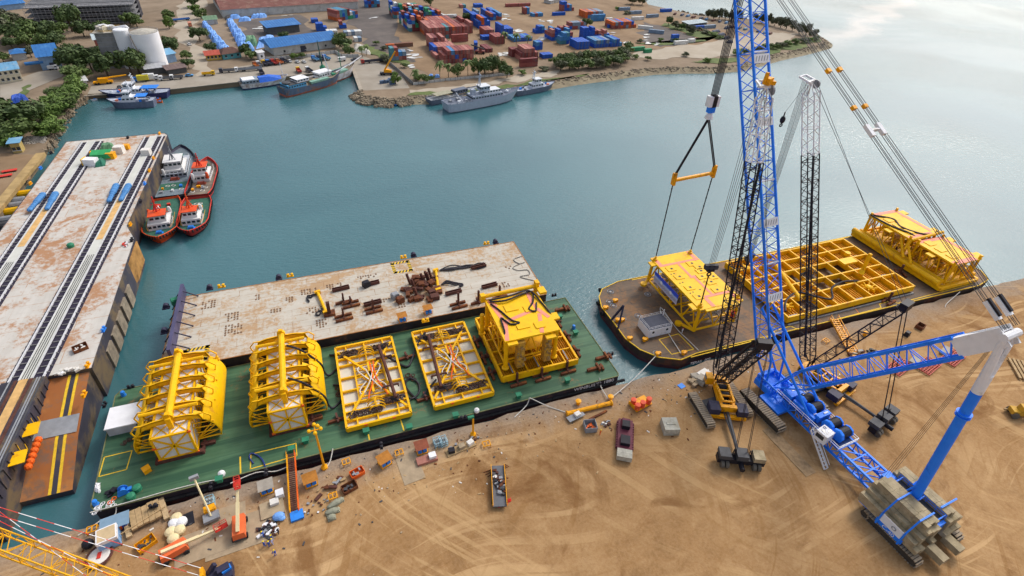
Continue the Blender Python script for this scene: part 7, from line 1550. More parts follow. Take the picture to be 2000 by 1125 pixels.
for k, (px, w_) in enumerate((((448, 38), 22), ((466, 43), 24), ((490, 37), 20), ((505, 36), 16), ((440, 40), 12))): lump('covered_goods', 'blue covered goods along the top warehouse front, '+ORD[k]+' heap', 'covered goods', [(px[0], px[1]), (px[0]+w_, px[1]-2), (px[0]+w_, px[1]-6), (px[0], px[1]-4)], 2.4, (TARP, DGREY)[k == 4], 'covered goods by the big warehouse', 90+k)
# standing rain water on the earth yard; pale base colour paints the reflected sky
PUD = bpy.data.materials.new('puddle_sky_reflection'); PUD.use_nodes = True; PUD.node_tree.nodes['Principled BSDF'].inputs['Base Color'].default_value = (.62, .60, .56, 1); PUD.node_tree.nodes['Principled BSDF'].inputs['Roughness'].default_value = .12
rr = random.Random(21); q = MB(); zz = zl[0]+.03
for cx, cy, n, sp in ((985, 105, 8, 9), (812, 108, 9, 14), (1010, 60, 6, 10), (990, 38, 4, 10), (985, 30, 3, 8), (1065, 42, 7, 12), (1060, 60, 8, 12), (1058, 75, 8, 8), (1190, 66, 8, 9), (1257, 70, 4, 10), (1275, 82, 5, 14), (795, 98, 3, 12), (560, 28, 2, 10), (500, 54, 3, 8), (805, 130, 4, 8), (730, 34, 3, 8), (1225, 84, 2, 6)):
    for k in range(n):
        p = U(cx+rr.uniform(-sp, sp), cy+rr.uniform(-sp*.4, sp*.4), zz); rx, ry = rr.uniform(1.2, 3.4), rr.uniform(.7, 2.0); a0 = rr.uniform(-.3, .6)
        q.poly([(p.x+math.cos(a0)*rx*math.cos(t*.628)*rr.uniform(.7, 1.2)-math.sin(a0)*ry*math.sin(t*.628), p.y+math.sin(a0)*rx*math.cos(t*.628)+math.cos(a0)*ry*math.sin(t*.628)*rr.uniform(.7, 1.2), zz+.0004*len(q.f)) for t in range(10)])
o = q.build('puddles', PUD); o['kind'] = 'stuff'

# ================================================================ vehicles on the far quay
TY = mat('tyre', (.025, .025, .027), .85)
VM = {}
def vcol(c): return mat('vehicle_'+'_'.join(f'{int(v*100)}' for v in c), c, .4, var=.08)
def vehicle(px, heading, kind, col, label, bed=None, group='vehicles on the far quay', z=2.62, s=1.0):
    p = U(px[0], px[1], z); T = thing(dict(truck='truck', car='car', van='van', box='box_truck', semi='semi_trailer_truck')[kind], label, dict(truck='truck', car='car', van='van', box='truck', semi='truck')[kind], p, R(heading), group); m = vcol(col); L = dict(truck=6.8, car=4.3, van=4.8, box=7.5, semi=15)[kind]*s; w_ = 2.2 if kind != 'car' else 1.75
    if kind == 'car':
        MB().loft([[(x, -w_/2, .35), (x, -w_/2, h), (x, w_/2, h), (x, w_/2, .35)] for x, h in ((-L/2, .8), (-L/2+.1, .95), (L/2-.2, .85), (L/2, .6))]).build('body', m, T)
        MB().loft([[(x, -w_/2+.15, .85), (x, -w_/2+.25+.1*k, h), (x, w_/2-.25-.1*k, h), (x, w_/2-.15, .85)] for k, (x, h) in enumerate(((-L*.42, .95), (-L*.25, 1.45), (L*.08, 1.45), (L*.24, .95)))]).build('cabin', GLASS, T); MB().b2(-L*.24, L*.07, -w_/2+.3, w_/2-.3, 1.44, 1.48).build('roof', m, T)
    else:
        cl = 1.9; MB().box((L/2-cl/2, 0, 1.5), (cl, w_, 2.0), 0, .92).build('cab', m, T); MB().b2(L/2-.1, L/2+.02, -w_*.4, w_*.4, 1.55, 2.25).b2(L/2-cl*.7, L/2-.4, -w_/2-.01, w_/2+.01, 1.6, 2.2).build('windscreen', GLASS, T)
        bm = vcol(bed or (.16, .16, .17))
        if kind in ('box', 'van'): MB().b2(-L/2, L/2-cl-.1, -w_/2-.1, w_/2+.1, .9, 3.4 if kind == 'box' else 2.4).build('box_body', bm, T)
        else:
            q = MB().b2(-L/2, L/2-cl-.1, -w_/2, w_/2, .95, 1.15)
            for y in (-w_/2, w_/2): q.b2(-L/2, L/2-cl-.1, y-.05, y+.05, 1.15, 1.75)
            q.b2(-L/2-.05, -L/2+.05, -w_/2, w_/2, 1.15, 1.75).b2(L/2-cl-.2, L/2-cl-.1, -w_/2, w_/2, 1.15, 2.0).build('bed', bm, T)
        MB().b2(-L/2, L/2-.2, -.45, .45, .55, .95).build('chassis', DGREY, T)
    for x in ((-L*.3, L*.32) if kind != 'semi' else (-L*.42, -L*.34, L*.16, L*.4)):
        for y in (-w_/2+.1, w_/2-.1): MB().lathe((x, y, .42), [(.2, -.13), (.42, -.13), (.42, .13), (.2, .13)], 10, (0, 1, 0)).build('wheel', TY, T)
W_, Y_, Bl, Rd, Dk, Br_ = (.7, .7, .7), (.7, .42, .02), (.05, .18, .5), (.4, .05, .04), (.05, .05, .07), (.25, .12, .07)
for px, hd, kd, col, lab, bed in (((408, 147), 3, 'truck', Y_, 'yellow tipper truck alone on the quay between two boats', Y_), ((456, 140), 184, 'semi', Dk, 'dark empty flatbed lorry behind the blue tarpaulin boat', None), ((486, 138), 184, 'semi', W_, 'white cabbed grey flatbed lorry parked on the quay', (.25, .27, .3)), ((512, 145), 100, 'truck', Dk, 'dark truck seen end on right of the flatbed lorries', Dk), ((370, 149), 5, 'car', (.08, .3, .6), 'bright blue car on the quay left of the tipper truck', None), ((296, 156), 3, 'box', W_, 'white box truck by the silo foot', W_), ((277, 159), 183, 'box', Bl, 'yellow boxed truck left of the white box truck', (.6, .5, .05)), ((325, 156), 183, 'truck', W_, 'white cabbed flatbed left of its twin', None), ((346, 154), 183, 'truck', W_, 'white cabbed flatbed right of its twin', None), ((234, 172), 110, 'car', Dk, 'dark car near the quay edge by the patrol ships', None),
        ((500, 130), 108, 'truck', Br_, 'leftmost truck in the parked row', (.5, .15, .04)), ((507, 129), 110, 'truck', W_, 'second truck in the parked row, white cab', None), ((518, 127), 112, 'truck', Y_, 'third truck in the parked row, yellow cab', Dk), ((526, 126), 114, 'truck', Bl, 'fourth truck in the parked row, blue', Dk), ((536, 125), 116, 'truck', Rd, 'fifth truck in the parked row, red', Rd), ((546, 124), 118, 'truck', Br_, 'sixth truck in the parked row, orange brown', (.5, .15, .06)), ((556, 122), 118, 'truck', Dk, 'seventh truck in the parked row, dark', Dk), ((566, 121), 110, 'car', W_, 'white car at the right end of the parked truck row', None), ((581, 122), 110, 'car', W_, 'white car left of its twin, mid quay', None), ((594, 122), 108, 'car', W_, 'white car right of its twin, mid quay', None), ((616, 118), 116, 'truck', Bl, 'blue truck behind the schooner, left one', (.12, .3, .5)), ((627, 117), 118, 'truck', Dk, 'dark truck between the two blue trucks', Dk), ((638, 116), 118, 'truck', Bl, 'blue truck behind the schooner, right one', (.12, .3, .5)),
        ((584, 141), 100, 'truck', Y_, 'small truck with red load on the quay by the schooners', Rd), ((604, 140), 110, 'truck', W_, 'white truck seen end on behind the schooner hold', Dk), ((728, 122), 190, 'semi', Rd, 'red truck with dark long bed at the pier gate', Dk), ((668, 119), 190, 'van', W_, 'white van by the schooner bowsprit', W_), ((692, 118), 190, 'car', Dk, 'dark car by the schooner bowsprit', None), ((350, 41), 200, 'semi', W_, 'truck with blue load on the quay road', Bl), ((372, 52), 100, 'box', (.5, .18, .1), 'orange box truck on the quay road', (.5, .18, .1)), ((370, 88), 110, 'car', W_, 'white car on the quay road', None), ((105, 136), 5, 'van', W_, 'white van before the blue gabled hall', W_), ((878, 34), 150, 'semi', W_, 'white semi trailer truck in the container yard', W_)):
    vehicle(px, hd, kd, col, lab, bed)
def far_crane(px, label, rz, L, el, col=YELK, flat=False):
    T = thing('mobile_crane', label, 'crane', U(*px), R(rz)); MB().b2(-4.5, 4.5, -1.25, 1.25, .7, 1.6).build('carrier', DGREY if not flat else col, T); MB().b2(-2, 1.2, -1.2, 1.2, 1.6, 3.2).b2(1.2, 2.6, -1.2, -.1, 1.6, 3.0).build('superstructure', col, T)
    MB().tube((-1.5, 0, 2.8), (-1.5+L*math.cos(el), 0, 2.8+L*math.sin(el)), .55, 6, .35).build('boom', col, T)
    for x in (-3.4, -2, 2, 3.4):
        for y in (-1.2, 1.2): MB().lathe((x, y, .6), [(.25, -.2), (.6, -.2), (.6, .2), (.25, .2)], 10, (0, 1, 0)).build('wheel', TY, T)
far_crane((757, 146), 'yellow mobile crane with raised boom on the pier', -10, 13, 1.0); far_crane((203, 164), 'yellow crane truck with lowered boom by the left quay', 5, 13, .08, flat=True)
T = thing('derrick_crane', 'green derrick crane standing on the quay behind the schooner', 'crane', U(631, 139)); MB().b2(-1.6, 1.6, -1.6, 1.6, 0, 2.8).lathe((0, 0, 2.8), [(1.2, 0), (.6, 1.2)], 8).build('house', GRNP, T); MB().tube((0, 0, 3), (-.8, -1, 18), .5, 6, .25).build('boom', mat('dark_green', (.04, .12, .11), .6), T)
T = thing('reach_stacker', 'reach stacker lifting two blue containers beside the near red group', 'reach stacker', U(938, 105), R(160)); MB().b2(-3, 3.4, -1.6, 1.6, .9, 2.2).b2(-1, .8, -.8, .8, 2.2, 3.6).build('body', mat('stacker_red', (.22, .07, .06), .6), T); MB().bar((-2.6, 0, 3.2), (6.5, 0, 5.8), .8).build('boom', DGREY, T)
for x in (-2.2, 2.4):
    for y in (-1.5, 1.5): MB().lathe((x, y, .9), [(.3, -.3), (.9, -.3), (.9, .3), (.3, .3)], 10, (0, 1, 0)).build('wheel', TY, T)
for k in range(2): put_cont(U(929, 101)+V((0, 0, 1.5+2.7*k)), R(75), 'blue', 6.06, ['lower', 'upper'][k]+' deep blue container held by the reach stacker', 'containers stacked in the container yard')
# fences, walls and small lots
def fence(label, pts, h, m, base=2.5, post=True, name='fence'):
    P = [U(x, y, base) for x, y in pts]; T = thing(name, label, 'fence' if name == 'fence' else 'wall', P[0]); q = MB()
    for a, b in zip(P[:-1], P[1:]): q.bar(a+V((0, 0, h/2)), b+V((0, 0, h/2)), .25, h)
    q.build('panel', m, T, -P[0]); q = MB()
    for a, b in zip(P[:-1], P[1:]):
        n = max(1, int((b-a).length/3))
        for k in range(n+1): p = a.lerp(b, k/n); q.b2(p.x-.18, p.x+.18, p.y-.18, p.y+.18, base, base+h+.25)
    q.build('post_row', GREY, T, -P[0])
fence('grey wall along the warehouse yard from guard hut to pier', [(520, 118), (600, 112), (655, 104), (668, 112), (700, 112)], 2.0, PW); fence('dark mesh fence running down the pier edge to the rocks', [(745, 112), (775, 138), (806, 166)], 2.0, mat('mesh_grey', (.20, .20, .20), .8))
fence('low pale wall along the shore path under the trees', [(806, 166), (870, 158), (955, 150), (1000, 146)], 1.4, PW)
for k, (px, w_) in enumerate((((832, 155), 10), ((848, 153), 11), ((838, 152), 8))): lump('covered_goods', 'blue covered goods under the palms, '+ORD[k]+' heap', 'covered goods', [(px[0], px[1]), (px[0]+w_, px[1]-1), (px[0]+w_, px[1]-4), (px[0], px[1]-3)], 1.6, TARP, 'covered goods under the palms', 60+k)
for k, px in enumerate(((745, 163), (753, 162), (761, 158), (764, 165))): MBx = MB().lathe((0, 0, 0), [(1.0, 0), (1.0, 1.6)], 10).lathe((1.6, .6, 0), [(1.0, 0), (1.0, 1.6)], 10); tag(MBx.build('cable_drum', mat('drum_blue', (.08, .13, .22), .6), None, U(*px)), 'dark blue drum pair at the pier corner, '+ORD[k]+' from left', 'drum', 'drums at the pier corner')
for k in range(16):
    px = (1318+k*12.5+rnd.uniform(-2, 2), 28+k*2.2+(6 if k > 8 else 0)); o = MB().box((0, 0, .6), (rnd.uniform(5, 7.5), 2.2, 1.2), 0, .95).b2(-2.5, 2.5, -.9, .9, 1.2, 1.5).build('pipe_stack', mat(['stack_rust', 'stack_slate', 'stack_blue'][k % 3], [(.14, .07, .06), (.10, .11, .15), (.12, .22, .36)][k % 3], .7, var=.3, scale=1.5), None, U(*px), R(rnd.uniform(30, 50))); tag(o, 'flat stack of plates along the spit shore, '+ORD[k]+' from the left', 'plate stack', 'plate stacks on the spit')
for k, (px, w_) in enumerate((((1397, 64), 26), ((1408, 70), 22), ((1418, 76), 18), ((1420, 56), 14), ((1425, 84), 12))): o = MB().box((0, 0, .7), (w_*.45, 3, 1.4), 0, .8).box((1, .5, 1.6), (w_*.3, 2, .6)).build('plate_stack', MATS['stack_slate'], None, U(*px), R(20)); tag(o, 'dark steel pile on the spit behind the black pendants, '+ORD[k]+' from the top', 'plate stack', 'dark piles on the spit')
# ================================================================ loose things on the barges and the yard
def simple(name, label, cat, mb, m, px, rz=0, z=2.5, group=None, dz=0):
    return tag(mb.build(name, m, None, U(px[0], px[1], z)+V((0, 0, dz)), rz), label, cat, group)
def heap(name, label, cat, px, n, spread, size, mats, z, seed, rz=0, long=1.0, group=None):
    """a heap of oddments; each piece a part"""
    rr = random.Random(seed); T = thing(name, label, cat, U(px[0], px[1], z), rz, group)
    for k in range(n):
        a, r = rr.uniform(0, 6.28), rr.random()**.6; q = MB()
        s = (size*rr.uniform(.6, 1.6)*long, size*rr.uniform(.5, 1.1), size*rr.uniform(.3, .8)); q.box((0, 0, 0), s, rr.uniform(-.6, .6)); q.build('piece', mats[rr.randrange(len(mats))], T, (spread[0]*r*math.cos(a), spread[1]*r*math.sin(a), s[2]/2+(1-r)*size*.7), 0)
    return T
def shelter(px, label, roofm, rz, bodym=BLUB, w_=3.0, d=2.6, z=2.5, frame=YELK):
    T = thing('welding_shelter', label, 'shelter', U(px[0], px[1], z), rz, 'roofed welding sets along the quay')
    q = MB()
    for x in (-w_/2+.1, w_/2-.1):
        for y in (-d/2+.1, d/2-.1): q.bar((x, y, 0), (x, y, 2.2+(.3 if y > 0 else 0)), .12)
    q.b2(-w_/2, w_/2, -d/2, d/2, .15, .3); q.build('frame', frame, T)
    MB().add([(-w_/2-.3, -d/2-.1, 2.15), (w_/2+.3, -d/2-.1, 2.15), (w_/2+.3, d/2+.2, 2.6), (-w_/2-.3, d/2+.2, 2.6), (-w_/2-.3, -d/2-.1, 2.23), (w_/2+.3, -d/2-.1, 2.23), (w_/2+.3, d/2+.2, 2.68), (-w_/2-.3, d/2+.2, 2.68)], [(3, 2, 1, 0), (4, 5, 6, 7), (0, 1, 5, 4), (1, 2, 6, 5), (2, 3, 7, 6), (3, 0, 4, 7)]).build('roof', roofm, T)
    for s_ in (-1, 1): MB().box((s_*w_*.23, -.25, .85), (w_*.36, 1.5, 1.1), 0, .9).build('welding_set', bodym, T)
RO = mat('rust_orange_roof', (.42, .17, .03), .8, var=.2, scale=1); RR_ = mat('rust_red_roof', (.25, .075, .04), .8, var=.2, scale=1); GRF = mat('dusty_roof', (.36, .32, .27), .8)
BGR = mat('blue_grey_roof', (.20, .31, .42), .6, var=.1, scale=.6)
shelter((752, 905), 'welding shelter with orange roof right of the orange skip, over blue sets', RO, .35); shelter((608, 944), 'welding shelter with orange roof just right of the yellow gangway', RO, .15); shelter((824, 880), 'welding shelter with rust red roof left of the blue gas cages', RR_, .05); shelter((522, 958), 'welding shelter with dusty grey roof left of the yellow gangway', GRF, .1)
shelter((231, 1030), 'long blue grey roofed workshop shelter near the barge corner at the left', BGR, .12, mat('dark_blue_body', (.03, .06, .28), .6), 5.2, 3.0, frame=NAVY)
simple('gas_bottle', 'orange gas bottle in front of the blue grey workshop shelter, right one', 'gas bottle', MB().lathe((0, 0, 0), [(.28, 0), (.28, 1.2), (.12, 1.5)], 8), ORG, (238, 1034)); simple('gas_bottle', 'orange gas bottle in front of the blue grey workshop shelter, left one', 'gas bottle', MB().lathe((0, 0, 0), [(.28, 0), (.28, 1.2), (.12, 1.5)], 8), REDP, (228, 1037))
T = thing('timber_bundle', 'bundle of broad timber mats on two beams beside the left barge corner', 'timber', U(287, 1010), .28)
for k in range(5): MB().box((-2.0+k*1.0, 0, .9+.04*(k % 2)), (.94, 4.4-.2*(k % 3), .5)).build('timber_mat', WOOD, T)
for x in (-3.2, 3.0): MB().box((x, -.3, .35), (.9, 5.2, .7), .04).build('timber_beam', mat('pale_timber', (.48, .35, .20), .85, var=.2, scale=1.5), T)
MB().bar((-4.2, -2.0, 1.25), (3.4, -.6, 1.25), .18).build('loose_pole', WOOD, T)
T = thing('site_box', 'blue site box with white upper band and dusty tan top at the lower left', 'box', U(218, 1058), .2); MB().b2(-1.6, 1.6, -1.5, 1.5, 0, 2.0).build('lower_body', mat('pale_blue_box', (.22, .38, .62), .6), T); MB().b2(-1.62, 1.62, -1.52, 1.52, 2.0, 2.8).build('upper_band', WHT, T); MB().b2(-1.4, 1.4, -1.3, 1.3, 2.8, 2.84).build('top', mat('tan_top', (.55, .42, .25), .8), T)
simple('waste_bag', 'black waste bag beside the red and white stay lines', 'bag', MB().sph((0, 0, .7), 1.0, 10, 6, (1, 1, .85)), BLK, (174, 1066))
def skip(px, label, m, rz, L=3.4, W_2=2.0, z=2.5, fill=None, h=1.1):
    T = thing('skip', label, 'skip', U(px[0], px[1], z), rz, 'open skips and bins'); q = MB()
    for s_ in (-1, 1): q.b2(-L/2, L/2, s_*W_2/2-.06, s_*W_2/2+.06, 0, h); q.b2(s_*L/2-.06, s_*L/2+.06, -W_2/2+.06, W_2/2-.06, 0, h)
    q.b2(-L/2+.06, L/2-.06, -W_2/2+.06, W_2/2-.06, .05, .15); q.build('bin', m, T); rr = random.Random(int(px[0])); f = MB()
    for k in range(9): f.box((rr.uniform(-L*.36, L*.36), rr.uniform(-W_2*.3, W_2*.3), .4+rr.random()*.4), (rr.uniform(.3, .9), rr.uniform(.2, .6), .3), rr.random()*3)
    each(f, 'scrap_piece', fill or DGREY, T)
skip((287, 1064), 'yellow skip with dark scrap near the orange boom lifts', YELK, .55, 3.6, 2.4); skip((698, 926), 'orange skip with grey scrap between two orange roofed shelters', ORG, .3, 3.2, 2.0, fill=GREY); skip((683, 954), 'brown rusty empty skip below the orange skip', RUST, .3, 3.4, 2.2); skip((1152, 836), 'grey bin with an orange hose by the yellow pipe', GREY, -.2, 3.2, 3.0, h=1.8, fill=ORG)
for i, (px, m, lab) in enumerate((((335, 1042), CREAM, 'pale yellow bulk bag, left of the lower pair'), ((352, 1038), CREAM, 'pale yellow bulk bag, right of the lower pair'), ((340, 1055), CREAM, 'pale yellow bulk bag nearest the orange boom lift'), ((342, 1024), WHT, 'white bulk bag left of its white twin'), ((356, 1022), WHT, 'white bulk bag right of its white twin'), ((346, 1014), CREAM, 'pale yellow bulk bag farthest from the boom lift'))): simple('bulk_bag', lab, 'bag', MB().lathe((0, 0, 0), [(1.15, 0), (1.3, .5), (1.25, 1.0), (.8, 1.35), (.15, 1.5)], 14), m, px, 0, 2.5, 'round bulk bags')
simple('plate', 'dark steel plate under the white bulk bags', 'plate', MB().b2(-2.2, 2.2, -1.4, 1.4, .06, .12), BLK, (354, 1020), .2)
q = MB().lathe((0, 0, .1), [(1.9, 0), (2.0, .4), (1.5, .5), (.3, .45)], 18); o = simple('cable_reel', 'pale round reel lying by the red striped stay lines', 'reel', q, PANEL, (196, 1088)); MB().torus((0, 0, .5), 2.0, .25, n=16, m=5).build('coil', RUSTB, o); MB().b2(-.3, .3, -.6, .6, .55, .7).build('hub', REDP, o)
def boomlift(px, rz, tip, label, basketm):
    p = U(px[0], px[1], 2.5); T = thing('boom_lift', label, 'boom lift', p, rz, 'orange boom lifts'); bm = mat('lift_orange', (.78, .16, .05), .45, var=.08)
    MB().box((0, 0, 1.5), (4.6, 2.3, 1.3), 0, .9).build('body', bm, T); MB().b2(-2.4, 2.0, -.9, .9, .5, .9).build('chassis', DGREY, T)
    for x in (-1.7, 1.7):
        for y in (-1.15, 1.15): MB().lathe((x, y, .5), [(.25, -.22), (.5, -.22), (.5, .22), (.25, .22)], 12, (0, 1, 0)).build('wheel', TY, T)
    c, s = math.cos(-rz), math.sin(-rz); d = V(tip)-p; e = V((d.x*c-d.y*s, d.x*s+d.y*c, d.z)); st = V((-1.7, 0, 2.5)); 
    MB().bar(st, st.lerp(e, .62), .55).bar(st.lerp(e, .55), st.lerp(e, .95), .4).build('boom', CREAM, T); MB().bar(st.lerp(e, .93), e, .35).build('jib', bm, T)
    q = MB()
    for z in (0, .55, 1.1): q.bar(e+V((-1.1, -.5, z)), e+V((1.1, -.5, z)), .08).bar(e+V((-1.1, .5, z)), e+V((1.1, .5, z)), .08).bar(e+V((-1.1, -.5, z)), e+V((-1.1, .5, z)), .08).bar(e+V((1.1, -.5, z)), e+V((1.1, .5, z)), .08)
    for x in (-1.1, 0, 1.1):
        for y in (-.5, .5): q.bar(e+V((x, y, 0)), e+V((x, y, 1.1)), .08)
    q.box(e+V((0, 0, -.04)), (2.2, 1.0, .06)); q.build('basket', basketm, T)
boomlift((343, 1082), .33, U(432, 1030, 3.6), 'orange boom lift with its cream boom lowered to the right', REDP); boomlift((470, 1036), 1.62, U(464, 946, 8.5), 'orange boom lift with cream boom raised towards the green barge', REDP)
p = U(415, 1014); T = thing('light_tower', 'lighting tower trailer with cream mast leaning over the barge edge', 'light tower', p, .2); e = U(379, 934, 8.5)-p; e.rotate(Matrix.Rotation(-.2, 3, 'Z')); MB().b2(-1.4, 1.4, -.9, .9, .4, 1.1).build('trailer', GREY, T); MB().b2(-1.0, 1.0, .9, 2.2, .5, 1.7).build('generator', YELK, T); MB().tube((0, 0, 1.1), e, .2, 6).build('mast', CREAM, T); MB().b2(e.x-.8, e.x+.8, e.y-.3, e.y+.3, e.z-.3, e.z+.6).build('lamp_head', GREY, T)
for i, (px, rz) in enumerate((((412, 984), .1), ((855, 868), .1), ((866, 866), .12))): 
    T = thing('gas_cage', ['pale blue gas cage behind the lighting tower trailer', 'pale blue gas cage right of the red roofed shelter, left one', 'pale blue gas cage right of the red roofed shelter, right one'][i], 'gas cage', U(*px), rz, 'pale blue gas cages'); q = MB()
    for x in (-.9, 0, .9):
        for y in (-1.1, 1.1): q.bar((x, y, 0), (x, y, 1.8), .1)
    for z in (.1, .9, 1.8): q.bar((-.9, -1.1, z), (.9, -1.1, z), .1).bar((-.9, 1.1, z), (.9, 1.1, z), .1).bar((-.9, -1.1, z), (-.9, 1.1, z), .1).bar((.9, -1.1, z), (.9, 1.1, z), .1)
    q.build('cage', mat('cage_blue', (.32, .52, .60), .6), T)
    for k in range(6): MB().lathe((-.6+.6*(k % 3), -.5+1.0*(k//3), .1), [(.24, 0), (.24, 1.2), (.1, 1.45)], 8).build('gas_bottle', mat('bottle_grey', (.45, .52, .55), .5), T)
# two-beam gangway leaning on the barge
a, b = U(576, 1002), U(568, 886, GZ+1.0); T = thing('gangway', 'long yellow and orange gangway leaning from the quay onto the green barge', 'gangway', a); d = b-a; n = V((d.y, -d.x, 0)).normalized()
for s_, m in ((-1, YELK), (1, ORG)): q = MB(); q.bar(n*s_*.8+V((0, 0, .4)), d+n*s_*.8, .22, .3).bar(n*s_*.8+V((0, 0, 1.3)), d+n*s_*.8+V((0, 0, .9)), .12); [q.bar(n*s_*.8+d*(k/9)+V((0, 0, .4)), n*s_*.8+d*(k/9)+V((0, 0, 1.3)), .09) for k in range(10)]; q.build('side_beam', m, T)
q = MB()
for k in range(30): c = d*((k+.5)/30)+V((0, 0, .38*(1-k/30))); q.bar(c-n*.75, c+n*.75, .3, .06)
q.build('tread', RUSTB, T); MB().box(V((.4, -.8, .25)), (2.4, 2.0, .5), .1).build('landing', BLUB, T)
a, b = U(1664, 690), U(1628, 622, TZ+.6); d = b-a; n = V((d.y, -d.x, 0)).normalized(); T = thing('gangway', 'yellow stair gangway from the quay up to the brown barge deck', 'gangway', a); q = MB()
for s_ in (-1, 1): q.bar(n*s_*1.0+V((0, 0, .3)), d+n*s_*1.0, .25, .5).bar(n*s_*1.0+V((0, 0, 1.5)), d+n*s_*1.0+V((0, 0, 1.2)), .15); [q.bar(n*s_*1.0+d*(k/7)+V((0, 0, .3)), n*s_*1.0+d*(k/7)+V((0, 0, 1.5)), .12) for k in range(8)]
for k in range(16): q.bar(d*(k/16)-n+V((0, 0, .4)), d*(k/16)+n+V((0, 0, .4)), .4, .08)
q.build('stair', YELK, T); MB().box((.2, -.6, .2), (2.6, 1.6, .4), .4).build('landing', YELK, T)
# light poles
def pole(base, top, label, ball):
    a = U(*base); T = thing('light_pole', label, 'light pole', a); h = 12.5 if not ball else 6.4
    MB().tube((0, 0, 0), (0, 0, h), .26, 8, .2).lathe((0, 0, 0), [(.7, 0), (.7, .5), (.3, .9)], 10).build('pole', YELK, T)
    if ball: MB().box((-.5, 0, h), (1.4, .6, .6)).build('bracket', GRNP, T)
    else:
        MB().bar((-1.1, 0, h), (1.1, 0, h), .2).bar((0, -.8, h), (0, .8, h+.3), .2).build('head_frame', YELK, T)
        for x, y, z in ((-1.1, 0, h), (1.1, 0, h), (0, -.8, h), (0, .8, h+.7), (.6, .6, h+.3)): MB().lathe((x, y, z-.2), [(.2, 0), (.4, .15), (.32, .5), (.1, .6)], 10).build('lamp', YEL, T)
pole((634, 914), (610, 826), 'tall yellow light pole with a cluster of round lamps beside the barge', False); pole((924, 850), (921, 800), 'short yellow light pole with a green bracket below the platform module', True)
simple('tank', 'white domed tank on the near edge of the green deck by the second hooded module', 'tank', MB().lathe((0, 0, 0), [(.9, 0), (1.05, .6), (.9, 1.3), (.3, 1.7)], 14), WHT, (434, 928), 0, GZ); simple('tank', 'white round tank on the near edge of the green deck by the right chain frame', 'tank', MB().lathe((0, 0, 0), [(.8, 0), (.95, .6), (.8, 1.2), (.2, 1.6)], 14), WHT, (931, 804), 0, GZ)
# scrap, pallets, mats
heap('scrap_heap', 'heap of black and white hose scrap beside the workers', 'scrap', (523, 1034), 46, (1.9, 2.2), .55, [BLK, WHT, GREY, DGREY, RUSTB], 2.5, 3); T = thing('pallet', 'tan plate pallet with a white bundle on it', 'pallet', U(532, 994), .1); MB().b2(-2.2, 2.2, -1.8, 1.8, 0, .35).build('deck', mat('tan_plate', (.40, .31, .20), .8, var=.2), T); MB().b2(-.2, 1.4, .3, 1.6, .35, 1.0).build('bundle', PANEL, T)
simple('tarp_bundle', 'blue tarpaulin bundle with white wrap between pallet and scrap heap', 'bundle', MB().sph((0, 0, .5), 1.0, 9, 6, (1.2, .9, .7)).sph((.6, -.5, .35), .7, 8, 5, (1, .8, .6)), TARP, (545, 1011)); simple('bin', 'small white bin left of the gangway foot', 'bin', MB().box((0, 0, .6), (1.4, 1.4, 1.2), .1, .9).box((0, 0, 1.25), (1.5, 1.5, .12), .1), WHT, (548, 968))
for i, (px, L, lab) in enumerate((((656, 984), 4.6, 'grey green canvas roll farthest from the camera'), ((650, 1000), 3.8, 'grey green canvas roll in the middle of three'), ((648, 1012), 2.2, 'short grey green canvas roll nearest the camera'))): simple('canvas_roll', lab, 'canvas', MB().sph((0, 0, .5), .9, 10, 6, (L/1.8, .9, .6)).box((0, 0, .2), (L*.9, 1.5, .4), .05, .9), mat('canvas', (.27, .27, .20), .85, var=.3, scale=1), px, .35 if i == 0 else .05, 2.5, 'grey green canvas rolls')
for px, rz, lab in (((651, 972), .1, 'yellow open frame beside the canvas rolls'), ((780, 887), .05, 'small yellow stand right of the orange roofed shelter'), ((950, 870), 0, 'small yellow frame right of the short light pole'), ((182, 1037), .1, 'small yellow trestle at the left by the quay edge'), ((1612, 668), .2, 'yellow trestle behind the right black crane'), ((677, 905), .1, 'yellow trestle by the tall light pole foot')):
    q = MB(); [q.bar((x, -.8, .9), (x, .8, .9), .2) for x in (-1, 0, 1)]; [q.bar((x, y, 0), (x, y, .9), .16) for x in (-1, 1) for y in (-.8, .8)]; q.bar((-1, -.8, .9), (1, -.8, .9), .2).bar((-1, .8, .9), (1, .8, .9), .2); simple('trestle', lab, 'trestle', q, YELK, px, rz, 2.5, 'yellow trestles')
heap('scrap_heap', 'scatter of valves and fittings on the sand by the gangway foot', 'scrap', (612, 992), 14, (3.2, 1.6), .4, [WHT, RUSTB, GREY, RUST], 2.5, 4); heap('scrap_heap', 'row of rusty oddments and timber by the brown skip', 'scrap', (648, 952), 14, (5.0, 1.4), .6, [RUSTB, WOOD, GREY, RUST], 2.5, 5, .25, 2.0)
heap('scrap_heap', 'rusty fittings at the foot of the short light pole', 'scrap', (908, 866), 12, (4.0, 1.2), .6, [RUSTB, RUST, YELK, GREY], 2.5, 6, .2); T = thing('pallet', 'long timber pallet with bundles right of the gas cages', 'pallet', U(900, 876), .15); MB().b2(-3.4, 3.4, -.9, .9, 0, .3).build('deck', WOOD, T); [MB().box((x, 0, .7), (1.4, 1.1, .8), .1*x).build('bundle', m, T) for x, m in ((-2.2, BLK), (.2, mat('tan_plate', (.4, .3, .2), .8)), (2.3, PANEL))]
T = thing('pallet', 'red pallet with a white box below the red roofed shelter', 'pallet', U(834, 899), .05); MB().b2(-2.2, 2.2, -.9, .9, 0, .7).build('deck', mat('faded_red', (.40, .17, .13), .8), T); MB().b2(.5, 2.0, -.6, .7, .7, 1.4).build('box', WHT, T)
